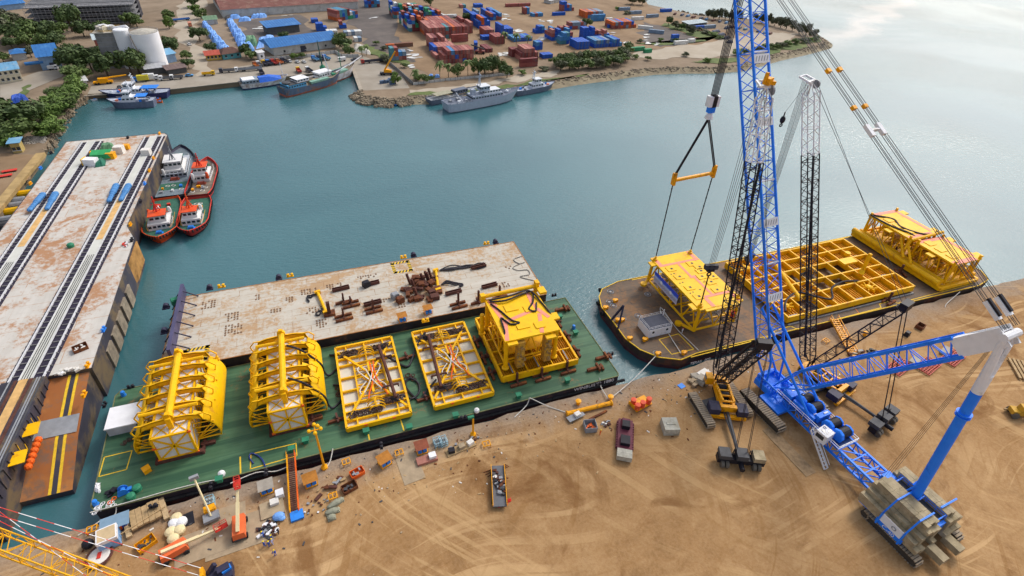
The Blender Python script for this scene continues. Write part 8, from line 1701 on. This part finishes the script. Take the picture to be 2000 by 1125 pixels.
# flatbed trailer of gear
T = thing('flatbed_trailer', 'flatbed trailer with yellow rails loaded with dark gear in mid yard', 'trailer', U(974, 953), ang(U(973, 920), U(977, 985))); MB().b2(-4.6, 4.6, -1.35, 1.35, .7, .95).build('bed', mat('bed_grey', (.12, .125, .14), .6), T)
for y in (-1.4, 1.4): MB().b2(-4.6, 4.6, y-.06, y+.06, .95, 1.5).build('side_rail', YELK, T)
for x in (-3.2, 3.2):
    for y in (-1.4, 1.4): MB().lathe((x, y, .4), [(.2, -.2), (.4, -.2), (.4, .2), (.2, .2)], 10, (0, 1, 0)).build('wheel', TY, T)
heap('cargo', 'dark machine gear piled on the flatbed trailer in mid yard', 'cargo', (976, 944), 34, (1.0, 3.2), .6, [DGREY, BLK, GREY, RUSTB, RUST, PANEL], 3.45, 8)
for k in range(9): simple('hose_piece', 'small red hose piece on the sand behind the flatbed trailer, '+ORD[k]+' from the left', 'hose', MB().torus((0, 0, .1), .3, .1, n=9, m=4).box((.3, .1, .12), (.6, .16, .14), .4), REDP, (975+k*2.6+rnd.uniform(-1, 1), 988-k*1.3+rnd.uniform(-3, 3)), rnd.uniform(0, 3), 2.5, 'red hose pieces behind the trailer')
for k in range(3): simple('steel_bar', 'long rusty bar lying above the flatbed trailer, '+ORD[k]+' from the top', 'bar', MB().bar((-2.6, 0, .1), (2.6, .3*k-.3, .1), .12), RUST, (966+4*k, 914+4*k), .12, 2.5, 'rusty bars on the sand')
# drums on yellow pallet, pipe, block, maroon loader
T = thing('pallet', 'yellow steel pallet carrying four orange drums near the black crane', 'pallet', U(1250, 790), .2); MB().b2(-2.5, 2.5, -1.5, 1.5, .2, .55).b2(-2.5, -2.3, -1.5, 1.5, .55, 1.2).build('deck', YELK, T)
dm = MB().lathe((0, 0, 0), [(.85, 0), (.9, .6), (.82, .7), (.9, 1.3), (.82, 1.4), (.9, 2.0), (.95, 2.05), (.95, 2.3), (.5, 2.35)], 14).mesh('drum', mat('buoy_orange', (.80, .10, .04), .5), False)
for i, px in enumerate(((1236, 781), (1244, 791), (1254, 786), (1266, 779))): o = bpy.data.objects.new('drum', dm); C.objects.link(o); o.location = U(px[0], px[1]+8, 3.05); tag(o, 'orange ribbed drum on the yellow pallet, '+ORD[i]+' from the left', 'drum', 'orange drums')
a, b = U(1108, 808, 3.1), U(1194, 787, 3.1); T = thing('pipe', 'long yellow pipe lying on the quay by the mooring bollard', 'pipe', (a+b)/2, ang(a, b)); L = (b-a).length; MB().tube((-L/2, 0, 0), (L/2, 0, 0), .55, 10).build('pipe_body', YELK, T); [MB().lathe((x, 0, 0), [(.75, -.15), (.75, .15)], 12, (1, 0, 0)).build('flange', YELK, T) for x in (-L/2, L/2)]
for px, lab in (((1129, 789), 'orange mooring bollard left of the yellow pipe on the quay edge'), ((1192, 780), 'yellow mooring bollard at the right end of the yellow pipe'), ((1688, 655), 'yellow bollard on the sand by the brown barge hull')): simple('mooring_bollard', lab, 'bollard', MB().lathe((0, 0, 0), [(.5, 0), (.4, .7), (.7, .9), (.7, 1.15), (.2, 1.25)], 12), YELK, px, 0, 2.5, 'quay bollards')
simple('concrete_block', 'big pale square concrete block left of the black crane tracks', 'block', MB().box((0, 0, 1.0), (3.6, 3.6, 2.0), 0, .97).b2(-1.0, 1.0, -.3, .3, 1.98, 2.15), mat('pale_block', (.45, .43, .36), .9, var=.25, scale=.8, dirt=(.3, .27, .2)), (1307, 838), -.3)
T = thing('tow_tractor', 'maroon heavy tractor carrying black gear and pale blocks at its rear', 'tractor', U(1219, 868), ang(U(1217, 905), U(1220, 825))); MAR = mat('maroon_paint', (.15, .035, .055), .55, var=.2)
MB().b2(-2.6, 7.0, -1.9, 1.9, .6, 1.5).box((5.4, 0, 2.0), (2.6, 2.6, 1.2), 0, .8).build('body', MAR, T); MB().b2(3.6, 5.6, -1.0, 1.0, 1.5, 2.9).build('engine', BLK, T); MB().b2(-1.6, 1.0, -1.2, 1.2, 1.5, 2.6).build('winch_box', BLK, T)
for y in (-1.95, 1.95): q = MB(); [q.b2(-2+k*.8, -1.6+k*.8, y-.35, y+.35, .3, 1.25) for k in range(11)]; q.build('side_step', MAR, T)
for x0 in (-5.4, -4.1): MB().b2(x0, x0+1.25, -1.9, 1.9, .4, 2.0).build('ballast_block', mat('pale_block', (.45, .43, .36)), T)
for x in (-3.6, 0, 3, 6):
    for y in (-1.6, 1.6): MB().lathe((x, y, .5), [(.2, -.25), (.5, -.25), (.5, .25), (.2, .25)], 12, (0, 1, 0)).build('wheel', TY, T)
simple('beam', 'rusty red beam lying below the yellow pipe', 'beam', MB().b2(-2.6, 2.6, -.25, .25, 0, .4), RUST, (1168, 812), .2); T = thing('pallet', 'grey slatted rack at the left end of the yellow pipe', 'rack', U(1124, 816), .2); MB().b2(-2.2, 2.2, -.8, .8, .5, .65).build('deck', GREY, T); MB().b2(-.2, 1.2, -.5, .6, .65, 1.3).build('box', PANEL, T)
heap('scrap_heap', 'small dark scrap pile right of the grey bin', 'scrap', (1183, 828), 10, (1.2, .9), .5, [RUSTB, GREY, PANEL], 2.5, 12); heap('slab_stack', 'stack of pale concrete slabs and timbers behind the left black crane', 'slabs', (1368, 742), 12, (2.6, 1.6), 1.5, [CONC, SLAB, PANEL], 2.5, 13, .2, 1.5); simple('plate', 'small bright blue plate on the sand left of the black crane', 'plate', MB().b2(-.8, .8, -.7, .7, 0, .12), BLUB, (1331, 754), .2)
heap('scrap_heap', 'grey stones and scrap on the sand behind the right black crane', 'scrap', (1672, 692), 12, (3.0, 1.0), .8, [GREY, RUSTB, CONC], 2.5, 14); heap('scrap_heap', 'dark scrap behind the blue mast', 'scrap', (1702, 688), 8, (1.4, .8), .7, [BLK, DGREY], 2.5, 15); simple('crate', 'rusty open crate on the sand behind the blue mast tip', 'crate', MB().b2(-1.6, 1.6, -1.2, -1.0, 0, 1.4).b2(-1.6, 1.6, 1.0, 1.2, 0, 1.4).b2(-1.6, -1.4, -1, 1, 0, 1.4).b2(1.4, 1.6, -1, 1, 0, 1.4).b2(-1.4, 1.4, -1, 1, .05, .2), RUST, (1796, 640), .3); simple('ball_weight', 'black weight lying on the sand behind the blue mast', 'weight', MB().box((0, 0, .7), (1.8, 1.4, 1.4), .3, .7).box((.9, .2, .5), (.9, .9, .9), .2), BLK, (1770, 655))
RG = mat('red_rack', (.52, .11, .08), .6, var=.15)
for i, px in enumerate(((1755, 718), (1812, 716), (1860, 700))):
    T = thing('grid_rack', 'red grid rack seen through the blue mast, '+ORD[i]+' from the left', 'panel', U(*px), .25, 'red grid racks'); q = MB()
    for k in range(7): q.b2(-3.6, 3.6, -1.8+k*.6-.08, -1.8+k*.6+.08, .3, .6)
    for k in range(10): q.b2(-3.6+k*.8-.08, -3.6+k*.8+.08, -1.8, 1.8, .32, .58)
    q.build('grid', RG, T); [MB().b2(x-.3, x+.3, -1.6, 1.6, 0, .3).build('bearer', WOOD, T) for x in (-2.4, 2.4)]
for i, px in enumerate(((1785, 708), (1846, 688))): simple('concrete_block', 'pale slab block lying between the red grid racks, '+['left', 'right'][i]+' one', 'block', MB().box((0, 0, .5), (3.6, 2.0, 1.0), 0, .95), CONC, px, .3)
# wheel loader at the right edge
T = thing('wheel_loader', 'yellow wheel loader cut by the right picture edge', 'loader', U(1990, 812), -.5); MB().b2(-2.6, .6, -1.0, 1.0, .9, 2.1).box((-.4, 0, 2.8), (1.6, 1.6, 1.5), 0, .85).build('body', mat('loader_yellow', (.58, .33, .03), .6, var=.2, dirt=(.3, .2, .1)), T); MB().bar((.6, .6, 1.6), (-3.4, .8, .8), .35).bar((.6, -.6, 1.6), (3.2, -.6, .8), .35).bar((.6, .6, 1.6), (3.2, .6, .8), .35).build('lift_arm', MATS['loader_yellow'], T); MB().loft([[(3.0, y, .2), (3.0, y, 1.6), (3.4, y, 1.3), (4.4, y, .25)] for y in (-1.5, 1.5)]).build('bucket', DGREY, T)
for x in (-1.8, 1.2):
    for y in (-1.1, 1.1): MB().lathe((x, y, .85), [(.35, -.3), (.85, -.3), (.85, .3), (.35, .3)], 14, (0, 1, 0)).build('wheel', MATS['dusty_tyre'], T)
T = thing('timber_rack', 'weathered timber rack at the right picture edge', 'rack', U(1992, 724), .9); [MB().b2(-4, 4, -1.5+k*1.0-.3, -1.5+k*1.0+.3, .3, .7).build('plank', WOOD, T) for k in range(4)]
# people
def body(pose):
    me = bpy.data.meshes.new('p'); J = dict(pel=(0, 0, .95, .15), ch=(0, pose*.10, 1.32, .17), nk=(0, pose*.16, 1.5, .07), hd=(0, pose*.2, 1.62, .09), ls=(-.2, pose*.12, 1.42, .07), le=(-.30, .06+pose*.2, 1.15, .055), lh=(-.26, .26+pose*.3, .98, .05), rs=(.2, pose*.12, 1.42, .07), re=(.30, .08, 1.15, .055), rh=(.27, .3, 1.05, .05), lk=(-.12, .1*pose, .5, .08), lf=(-.13, -.08, .06, .06), lt=(-.13, .12, .04, .05), rk=(.12, .05, .5, .08), rf=(.13, .06, .06, .06), rt=(.13, .26, .04, .05), lp=(-.1, 0, .9, .11), rp=(.1, 0, .9, .11))
    K = list(J); me.from_pydata([J[k][:3] for k in K], [(K.index(a), K.index(b)) for a, b in (('pel', 'ch'), ('ch', 'nk'), ('nk', 'hd'), ('ch', 'ls'), ('ls', 'le'), ('le', 'lh'), ('ch', 'rs'), ('rs', 're'), ('re', 'rh'), ('pel', 'lp'), ('lp', 'lk'), ('lk', 'lf'), ('lf', 'lt'), ('pel', 'rp'), ('rp', 'rk'), ('rk', 'rf'), ('rf', 'rt'))], [])
    o = bpy.data.objects.new('p', me); C.objects.link(o); o.modifiers.new('s', 'SKIN'); o.modifiers.new('u', 'SUBSURF').levels = 1
    for i, k in enumerate(K): me.skin_vertices[0].data[i].radius = (J[k][3],)*2
    me.skin_vertices[0].data[0].use_root = True; bpy.context.view_layer.update(); r = bpy.data.meshes.new_from_object(o.evaluated_get(bpy.context.evaluated_depsgraph_get())); bpy.data.objects.remove(o); r.name = 'person'; return r
BODY = [body(0), body(.8)]; SKIN = mat('skin', (.36, .20, .13), .6); COV = mat('blue_coverall', (.04, .10, .42), .8); HEL = mat('yellow_helmet', (.85, .62, .03), .4)
def person(px, rz, label, cov=COV, hel=HEL, z=2.5, pose=0):
    T = thing('person', label, 'person', U(px[0], px[1], z), rz); me = BODY[pose].copy(); me.materials.clear(); me.materials.append(cov); o = bpy.data.objects.new('body', me); C.objects.link(o); o.parent = T; y = .2*(.8 if pose else 0)
    MB().sph((0, y, 1.66), .115, 10, 8, (.9, 1.0, 1.15)).box((0, y+.12, 1.64), (.03, .04, .05)).build('head', SKIN, T); MB().lathe((0, y, 1.70), [(.17, 0), (.145, .03), (.13, .09), (.08, .14), (.01, .15)], 12).box((0, y+.15, 1.705), (.18, .1, .02)).build('helmet', hel, T)
    for s_ in (-1, 1): MB().sph((s_*.265, .31+(.2 if pose and s_ < 0 else 0), 1.03-(.06 if s_ < 0 else 0)), .06, 8, 5, (.8, 1.3, .8)).build('hand', SKIN, T)
for px, rz, lab, cov, hel, ps in (((516, 1048), 1.2, 'worker in blue coverall bending at the scrap heap, leftmost at its edge', COV, HEL, 1), ((532, 1055), 2.5, 'worker in blue coverall with yellow helmet, right of the standing group', COV, HEL, 0), ((527, 1067), .4, 'worker in blue coverall at the centre front of the group', COV, HEL, 0), ((517, 1067), -.8, 'worker in blue coverall at the left front of the group', COV, HEL, 0), ((533, 1062), -2.0, 'worker in white and blue coverall inside the group', mat('pale_coverall', (.38, .40, .60), .8), HEL, 0), ((538, 1084), 3.0, 'lone worker in blue coverall walking away below the group', COV, HEL, 0), ((545, 1042), 1.0, 'worker in dark clothing right of the scrap heap', mat('dark_clothes', (.03, .03, .05), .9), WHT, 1), ((1172, 849), .5, 'worker in orange vest and blue trousers beside the grey bin', ORG, HEL, 0), ((1332, 650), .6, 'worker in white clothing and red helmet on the brown barge bow', WHT, REDP, 0)): person(px, rz, lab, cov, hel, TZ if px[1] == 650 else 2.5, ps)
# ropes
for pts, lab in (([U(1171, 738, GZ+.4), U(1174, 756, 3.0), U(1188, 779, 3.2)], 'pale mooring rope from the green barge corner to the yellow bollard'), ([U(1281, 695, TZ+.4), U(1236, 742, 3.0), U(1190, 780, 3.2)], 'pale mooring rope from the brown barge bow to the yellow bollard'), ([U(1035, 777, GZ+.4), U(1072, 794, 2.8), U(1108, 806, 2.7)], 'pale mooring rope from the green barge edge to the yellow pipe'), ([U(1034, 777, GZ+.4), U(1028, 792, 2.9), U(1005, 815, 2.7)], 'second pale rope hanging from the green barge edge by the pipe'), ([U(650, 876, GZ+.4), U(645, 900, 3.2), U(636, 916, 2.8)], 'pale rope from the green barge edge to the tall light pole'), ([U(227, 984, GZ+.4), U(226, 1002, 3), U(214, 1020, 2.7)], 'pale rope hanging from the left corner of the green barge'), ([U(197, 1016, 2.7), U(175, 1032, 2.65), U(152, 1046, 2.6)], 'pale rope lying on the sand by the blue grey shelter'), ([U(176, 1001, GZ+.25), U(260, 978, GZ+.25), U(330, 958, GZ+.22), U(400, 941, GZ+.25), U(432, 936, GZ+.25)], 'white rope laid along the near left edge of the green deck'), ([U(450, 944, GZ+.2), U(500, 923, GZ+.1), U(540, 920, 3.6), U(568, 908, GZ+.3)], 'pale rope drooping along the hull between white tank and gangway'), ([U(1330, 690, TZ+.4), U(1300, 640, TZ+.1), U(1290, 600, TZ+.1), U(1320, 640, TZ+.1), U(1345, 665, TZ+.1), U(1364, 684, TZ+.3)], 'tan rope looped on the brown deck by the white deckhouse'), ([U(1875, 570, TZ+.3), U(1850, 592, 3.0), U(1846, 600, 2.6)], 'thin rope from the brown barge to the sand at the right')):
    hose('mooring_rope', pts, .11, ROPE, lab, 'rope')
# left barge deck gear
T = thing('site_cabin', 'white cabin with yellow posts on the left barge, left of the green tents', 'cabin', U(180, 322, LZ), -.3); MB().b2(-2.2, 2.2, -1.4, 1.4, 0, 2.6).build('wall', WHT, T); MB().b2(-2.5, -2.2, -1.5, 1.5, 0, 2.8).build('end_frame', YEL, T)
for px, m, lab, s_ in (((235, 298), PANEL, 'pale box cabin right of the green tents on the left barge', 3.2), ((288, 303), PANEL, 'pale box cabin on yellow bracket at the right barge edge', 3.0), ((219, 309), YELK, 'yellow equipment box beside the green tents', 2.8), ((183, 303), YELK, 'small yellow box left of the green tents', 1.8), ((248, 291), YELK, 'yellow box behind the pale cabin on the left barge', 2.2)): simple('equipment_box', lab, 'box', MB().b2(-s_/2, s_/2, -s_*.4, s_*.4, 0, s_*.8).b2(-s_*.52, s_*.52, -s_*.42, s_*.42, s_*.8, s_*.86), m, px, -.2, LZ)
T = thing('tent', 'bright green canopy tent in the middle of the left barge deck', 'tent', U(201, 309, LZ), -.1); MB().add([(-3.4, -1.6, 2.2), (3.4, -1.6, 2.2), (3.4, 1.6, 2.9), (-3.4, 1.6, 2.9), (-3.4, -1.7, .4), (3.4, -1.7, .4)], [(0, 1, 2, 3), (4, 5, 1, 0)]).build('canopy', mat('tent_green', (.04, .36, .12), .7), T); [MB().bar((x, y, 0), (x, y, 2.4), .12).build('post', GREY, T) for x in (-3.2, 3.2) for y in (-1.4, 1.4)]
lump('tarpaulin_pile', 'dark green netting heap behind the green canopy tent', 'tarpaulin', [(194, 296), (226, 290), (222, 284), (198, 286)], 1.8, TARPG, None, 31, LZ); lump('tarpaulin_pile', 'dark green netting heap in front of the green canopy tent', 'tarpaulin', [(184, 328), (206, 324), (206, 312), (190, 314)], 1.6, mat('dark_net', (.03, .15, .10), .8), None, 32, LZ)
skip((158, 682), 'orange rusty skip with pipes on the near part of the left barge deck', RUST, .4, 3.4, 2.4, LZ, PANEL); simple('barrel', 'dark green barrel on the left barge deck between the skidways', 'barrel', MB().lathe((0, 0, 0), [(.9, 0), (.95, .9), (.6, 1.2)], 12), GRNP, (139, 482), 0, LZ); heap('scrap_heap', 'white rags and rope heap at the deck edge above the rusty ramp', 'scrap', (132, 727), 16, (2.2, 1.0), .7, [WHT, PANEL, ROPE], LZ, 17); heap('scrap_heap', 'small frame and white drum by the ochre hull panel', 'scrap', (245, 478), 9, (1.0, 1.4), .6, [BLK, WHT, REDP], LZ, 18)
for i, (px, L, m, lab) in enumerate((((46, 378), 7, YEL, 'yellow float lying between sea wall and barge, farthest'), ((30, 392), 5, GREY, 'grey fender float between sea wall and barge, upper'), ((36, 400), 5, GREY, 'grey fender float with blue end between sea wall and barge'), ((24, 412), 6, YEL, 'broad yellow float between sea wall and barge'), ((16, 428), 6, GREY, 'grey fender float below the broad yellow one'), ((8, 440), 6, DGREY, 'dark fender float at the left edge between wall and barge'))): q = MB().tube((-L/2, 0, 0), (L/2, 0, 0), 1.3, 10).sph((L/2, 0, 0), 1.25, 8, 6).sph((-L/2, 0, 0), 1.25, 8, 6); simple('fender_float', lab, 'float', q, m, px, .1, 1.0, 'floats between sea wall and barge')
for i, px in enumerate(((20, 336), (10, 346))): T = thing('trailer', 'red trailer frame on the earth lot, '+['upper', 'lower'][i]+' one', 'trailer', U(*px), .2, 'red trailers'); MB().b2(-2.4, 2.4, -.9, .9, .6, .8).bar((-2.4, 0, .7), (-3.6, 0, .6), .2).build('frame', REDP, T); [MB().lathe((x, y, .4), [(.2, -.12), (.4, -.12), (.4, .12), (.2, .12)], 8, (0, 1, 0)).build('wheel', TY, T) for x in (-1.5, 1.5) for y in (-.9, .9)]
# green barge deck gear
T = thing('deck_store', 'long flat white topped store box at the left end of the green barge', 'store box', U(264, 822, GZ), .0); MB().b2(-4.4, 4.4, -2.9, 2.9, 0, 2.2).build('wall', mat('store_grey', (.45, .46, .50), .6), T); MB().b2(-4.6, 4.6, -3.1, 3.1, 2.2, 2.5).build('roof', WHT, T); MB().b2(1.2, 3.4, -2.95, -2.88, .2, 2.0).build('opening', BLK, T)
for px, lab in (((242, 772), 'blue cowl vent at the far left corner of the green barge'), ((188, 985), 'blue cowl vent at the near left corner of the green barge'), ((1120, 642), 'small blue vent near the right end of the green barge')): simple('cowl_vent', lab, 'vent', MB().lathe((0, 0, 0), [(.9, 0), (.7, 1.0), (.75, 1.6), (.6, 2.0), (.1, 2.1)], 12).lathe((0, -.5, 1.4), [(.5, -.3), (.55, .3)], 10, (0, -1, .3)), BLUB, px, 0, GZ, 'blue cowl vents')
T = thing('winch', 'bright blue winch drum near the left corner of the green barge', 'winch', U(242, 962, GZ), .2); MB().lathe((0, 0, 1.1), [(1.4, -1.0), (1.4, -.85), (.7, -.85), (.7, .85), (1.4, .85), (1.4, 1.0)], 16, (0, 1, 0)).build('drum', BLUB, T); MB().b2(-1.6, 1.6, -1.1, 1.1, 0, .4).b2(1.2, 2.4, -.6, .6, 0, 1.1).build('base', BLUB, T); heap('scrap_heap', 'dark rag heap left of the bright blue winch', 'scrap', (222, 962), 7, (1.2, .8), .7, [RUSTB, BLK], GZ, 19)
for px, lab in (((269, 956), 'green round tank right of the bright blue winch'), ((257, 972), 'green box tank in front of the bright blue winch')): simple('tank', lab, 'tank', MB().lathe((0, 0, 0), [(1.2, 0), (1.2, 1.2), (.7, 1.5)], 12), GRNP, px, 0, GZ)
simple('crate', 'orange yellow crate on the green deck in front of the first hooded module', 'crate', MB().box((0, 0, .6), (1.7, 1.7, 1.2), 0, .95).b2(-.9, .9, -.9, .9, 1.2, 1.3), YELK, (288, 920), .5, GZ); lump('sheet', 'crumpled white sheet at the left edge of the green barge', 'sheet', [(184, 962), (197, 962), (197, 944), (188, 944)], .7, WHT, None, 41, GZ)
for i, px in enumerate(((215, 982), (223, 974))): simple('lifebuoy', 'orange ring lying on the green deck near the blue cowl, '+['left', 'right'][i]+' one', 'ring', MB().torus((0, 0, .12), .45, .12, n=12, m=5), ORG, px, 0, GZ, 'orange rings')
for i, (px, seed) in enumerate((((256, 862), 51), ((205, 988), 52), ((680, 758), 53), ((792, 742), 54))):
    rr = random.Random(seed); q = MB(); [q.torus((rr.uniform(-3, 2.2), rr.uniform(-1.2, 1.2), .12), rr.uniform(.3, .8), .12, (rr.uniform(-.3, .3), rr.uniform(-.3, .3), 1), 10, 4) for _ in range(16)]; simple('chain_pile', ['dark chain pile left of the first hooded module', 'white chain pile at the near left corner of the green deck', 'dark hose pile left of the left chain frame', 'dark hose pile between the two chain frames'][i], 'chain', q, WHT if i == 1 else MATS['rusty_chain'], px, .2, GZ)
hose('blue_hose', [U(495, 905, GZ+.2), U(487, 893, GZ+.2), U(492, 885, GZ+.2), U(508, 893, GZ+.2), U(517, 908, GZ+.2), U(518, 925, 3.2)], .16, mat('navy_hose', (.03, .05, .2), .5), 'dark blue hose looped on the green deck left of the gangway', 'hose')
# grey barge deck gear
for i, (px, up, n) in enumerate((((672, 592), 2.6, 1), ((686, 596), 2.2, 2), ((730, 607), 3.0, 2), ((672, 622), 2.8, 2), ((896, 598), 4.0, 2), ((935, 592), 3.6, 1), ((976, 582), 3.6, 1))): cross_stand(px, YZ, .1, 'rusty T stand on the pale deck, '+ORD[i]+' from the left end of the stand line', up=up, n=n, L=4.6)
for i, px in enumerate(((666, 566), (725, 556), (886, 573), (956, 560), (935, 523), (728, 594))): simple('steel_beam', 'rust brown beam lying on the pale deck, '+['by the left yellow post', 'right of the left yellow post', 'right of the rust heap', 'far right of the rust heap', 'under the hose end', 'at the head of the third stand'][i], 'beam', MB().b2(-2.4, 2.4, -.5, -.3, 0, 1.0).b2(-2.4, 2.4, .3, .5, 0, 1.0).b2(-2.4, 2.4, -.3, .3, .4, .6), RUSTB, px, .1, YZ, 'rust beams on the pale deck')
for (a, b, lab) in (((620, 571), (637, 610), 'yellow pipe lying by the brown upright on the pale deck'), ((851, 528), (856, 566), 'yellow pipe lying beside the rust heap on the pale deck')):
    p, q_ = U(*a, YZ+.6), U(*b, YZ+.6); T = thing('pipe', lab, 'pipe', (p+q_)/2); d = (q_-p)/2; MB().tube(-d, d, .42, 8).build('pipe_body', YEL, T); [MB().box(s_*d, (1.6, .8, 1.0), .2).build('end_block', YEL, T) for s_ in (-1, 1)]
T = thing('deck_stand', 'tall brown upright post beside the left yellow pipe', 'deck stand', U(644, 615, YZ)); MB().box((0, 0, 2.2), (.9, .9, 4.4)).build('post', RUSTB, T); MB().box((0, .2, .4), (3, 2, .8)).build('base', RUST, T)
T = heap('rust_heap', 'jumbled heap of rusty brackets on the pale deck', 'scrap', (826, 566), 30, (5.5, 6.0), 1.7, [RUST, RUSTB, RUST], YZ, 61)
for k in range(7): rr = random.Random(k); x, y = rr.uniform(-4, 4), rr.uniform(-4, 5); MB().bar((x, y, 0), (x-.8, y+.4, 3.6), .6).bar((x, y, .2), (x+1.8, y-.6, .8), .6).build('bracket', RUSTB, T)
rr = random.Random(71)
for i, (base, n) in enumerate((((858, 528), 5), ((862, 556), 3), ((618, 575), 2), ((636, 606), 2))):
    for k in range(n):
        o = U(*base, YZ+.3); L = 14 if i == 0 else 6 if i == 1 else 2.6; s_ = 1 if i < 2 else -1
        P = [o, o+V((L*.3*s_, rr.uniform(-1, 1.2), .2)), o+V((L*.6*s_, rr.uniform(-1.4, 1.0), 0)), o+V((L*s_*.9, rr.uniform(-1.6, .4), 0)), o+V((L*s_, rr.uniform(-2.2, 0), 0)), o+V((L*.8*s_, rr.uniform(-3, -1), 0))]
        hose('black_hose', P, .2, CABLK, ['black hose trailing right from the head of the right yellow pipe', 'black hose coiled at the foot of the right yellow pipe', 'black hose curled at the head of the left yellow pipe', 'black hose curled at the foot of the left yellow pipe'][i]+', '+ORD[k]+' strand', 'hose', 'black hoses on the pale deck')
for px, lab in (((786, 626), 'rust roofed welding set with blue bodies on the pale deck, left'), ((836, 611), 'rust roofed welding set with blue bodies on the pale deck, right')): shelter(px, lab, RO, .1, z=YZ, w_=2.6, d=2.0)
for px, lab, m in (((772, 582), 'grey generator box on the pale deck left of the rust heap', GREY), ((782, 590), 'rust sided grey box below the grey generator', RUST), ((716, 559), 'small dark box with cable on the pale deck', BLK), ((344, 593), 'green cube box beside the navy breakwater', GRNP)): simple('equipment_box', lab, 'box', MB().box((0, 0, .8), (2.0, 1.8, 1.6), .2, .95).b2(-.8, .8, -.7, .7, 1.58, 1.75), m, px, .2, YZ)
hose('mooring_rope', [U(1020, 500, YZ+.15), U(1003, 507, YZ+.15), U(1015, 515, YZ+.15), U(1024, 512, YZ+.15), U(1002, 522, YZ+.15), U(1012, 528, YZ+.15), U(1030, 527, YZ+.15), U(1034, 536, YZ+.15), U(1016, 540, YZ+.15), U(1030, 545, YZ+.15), U(1045, 548, YZ+.15)], .12, mat('grey_rope', (.25, .23, .21), .9), 'thin grey rope snaking along the right edge of the pale deck', 'rope', sub=6)
rr = random.Random(99)
for m, n in ((WOOD, 200), (DGREY, 130), (PANEL, 60), (RUST, 130), (SLAB, 120)):      # small litter and stones, denser near the quay edge
    q = MB()
    for _ in range(n):
        x, y = rr.choice((-46, -30, -14, 4, 18, 34, 60, 72, 92, 120))+rr.gauss(0, 7), 78-abs(rr.gauss(0, 1))*7.5; s_ = rr.uniform(.06, .3); q.box((x, y, 2.5+s_*.2), (s_*rr.uniform(1, 3 if m is not SLAB else 1.4), s_, s_*.6), rr.random()*3)
    o = q.build('ground_debris', m); o['kind'] = 'stuff'
finish_containers()
SC = dict(welding_shelter=.82, bulk_bag=.8, tank=.68, cowl_vent=.62, winch=.62, chain_pile=.6, crate=.8, drum=.72, skip=.85, trestle=.8, canvas_roll=.8, tow_tractor=.86, light_pole=1, gas_cage=.85, lifebuoy=.8)
for o in list(C.objects):
    k = SC.get(o.name.split('.')[0]) if o.parent is None else None
    if k and not (k == .6 and o.location.x > -20): o.scale = (k,)*3
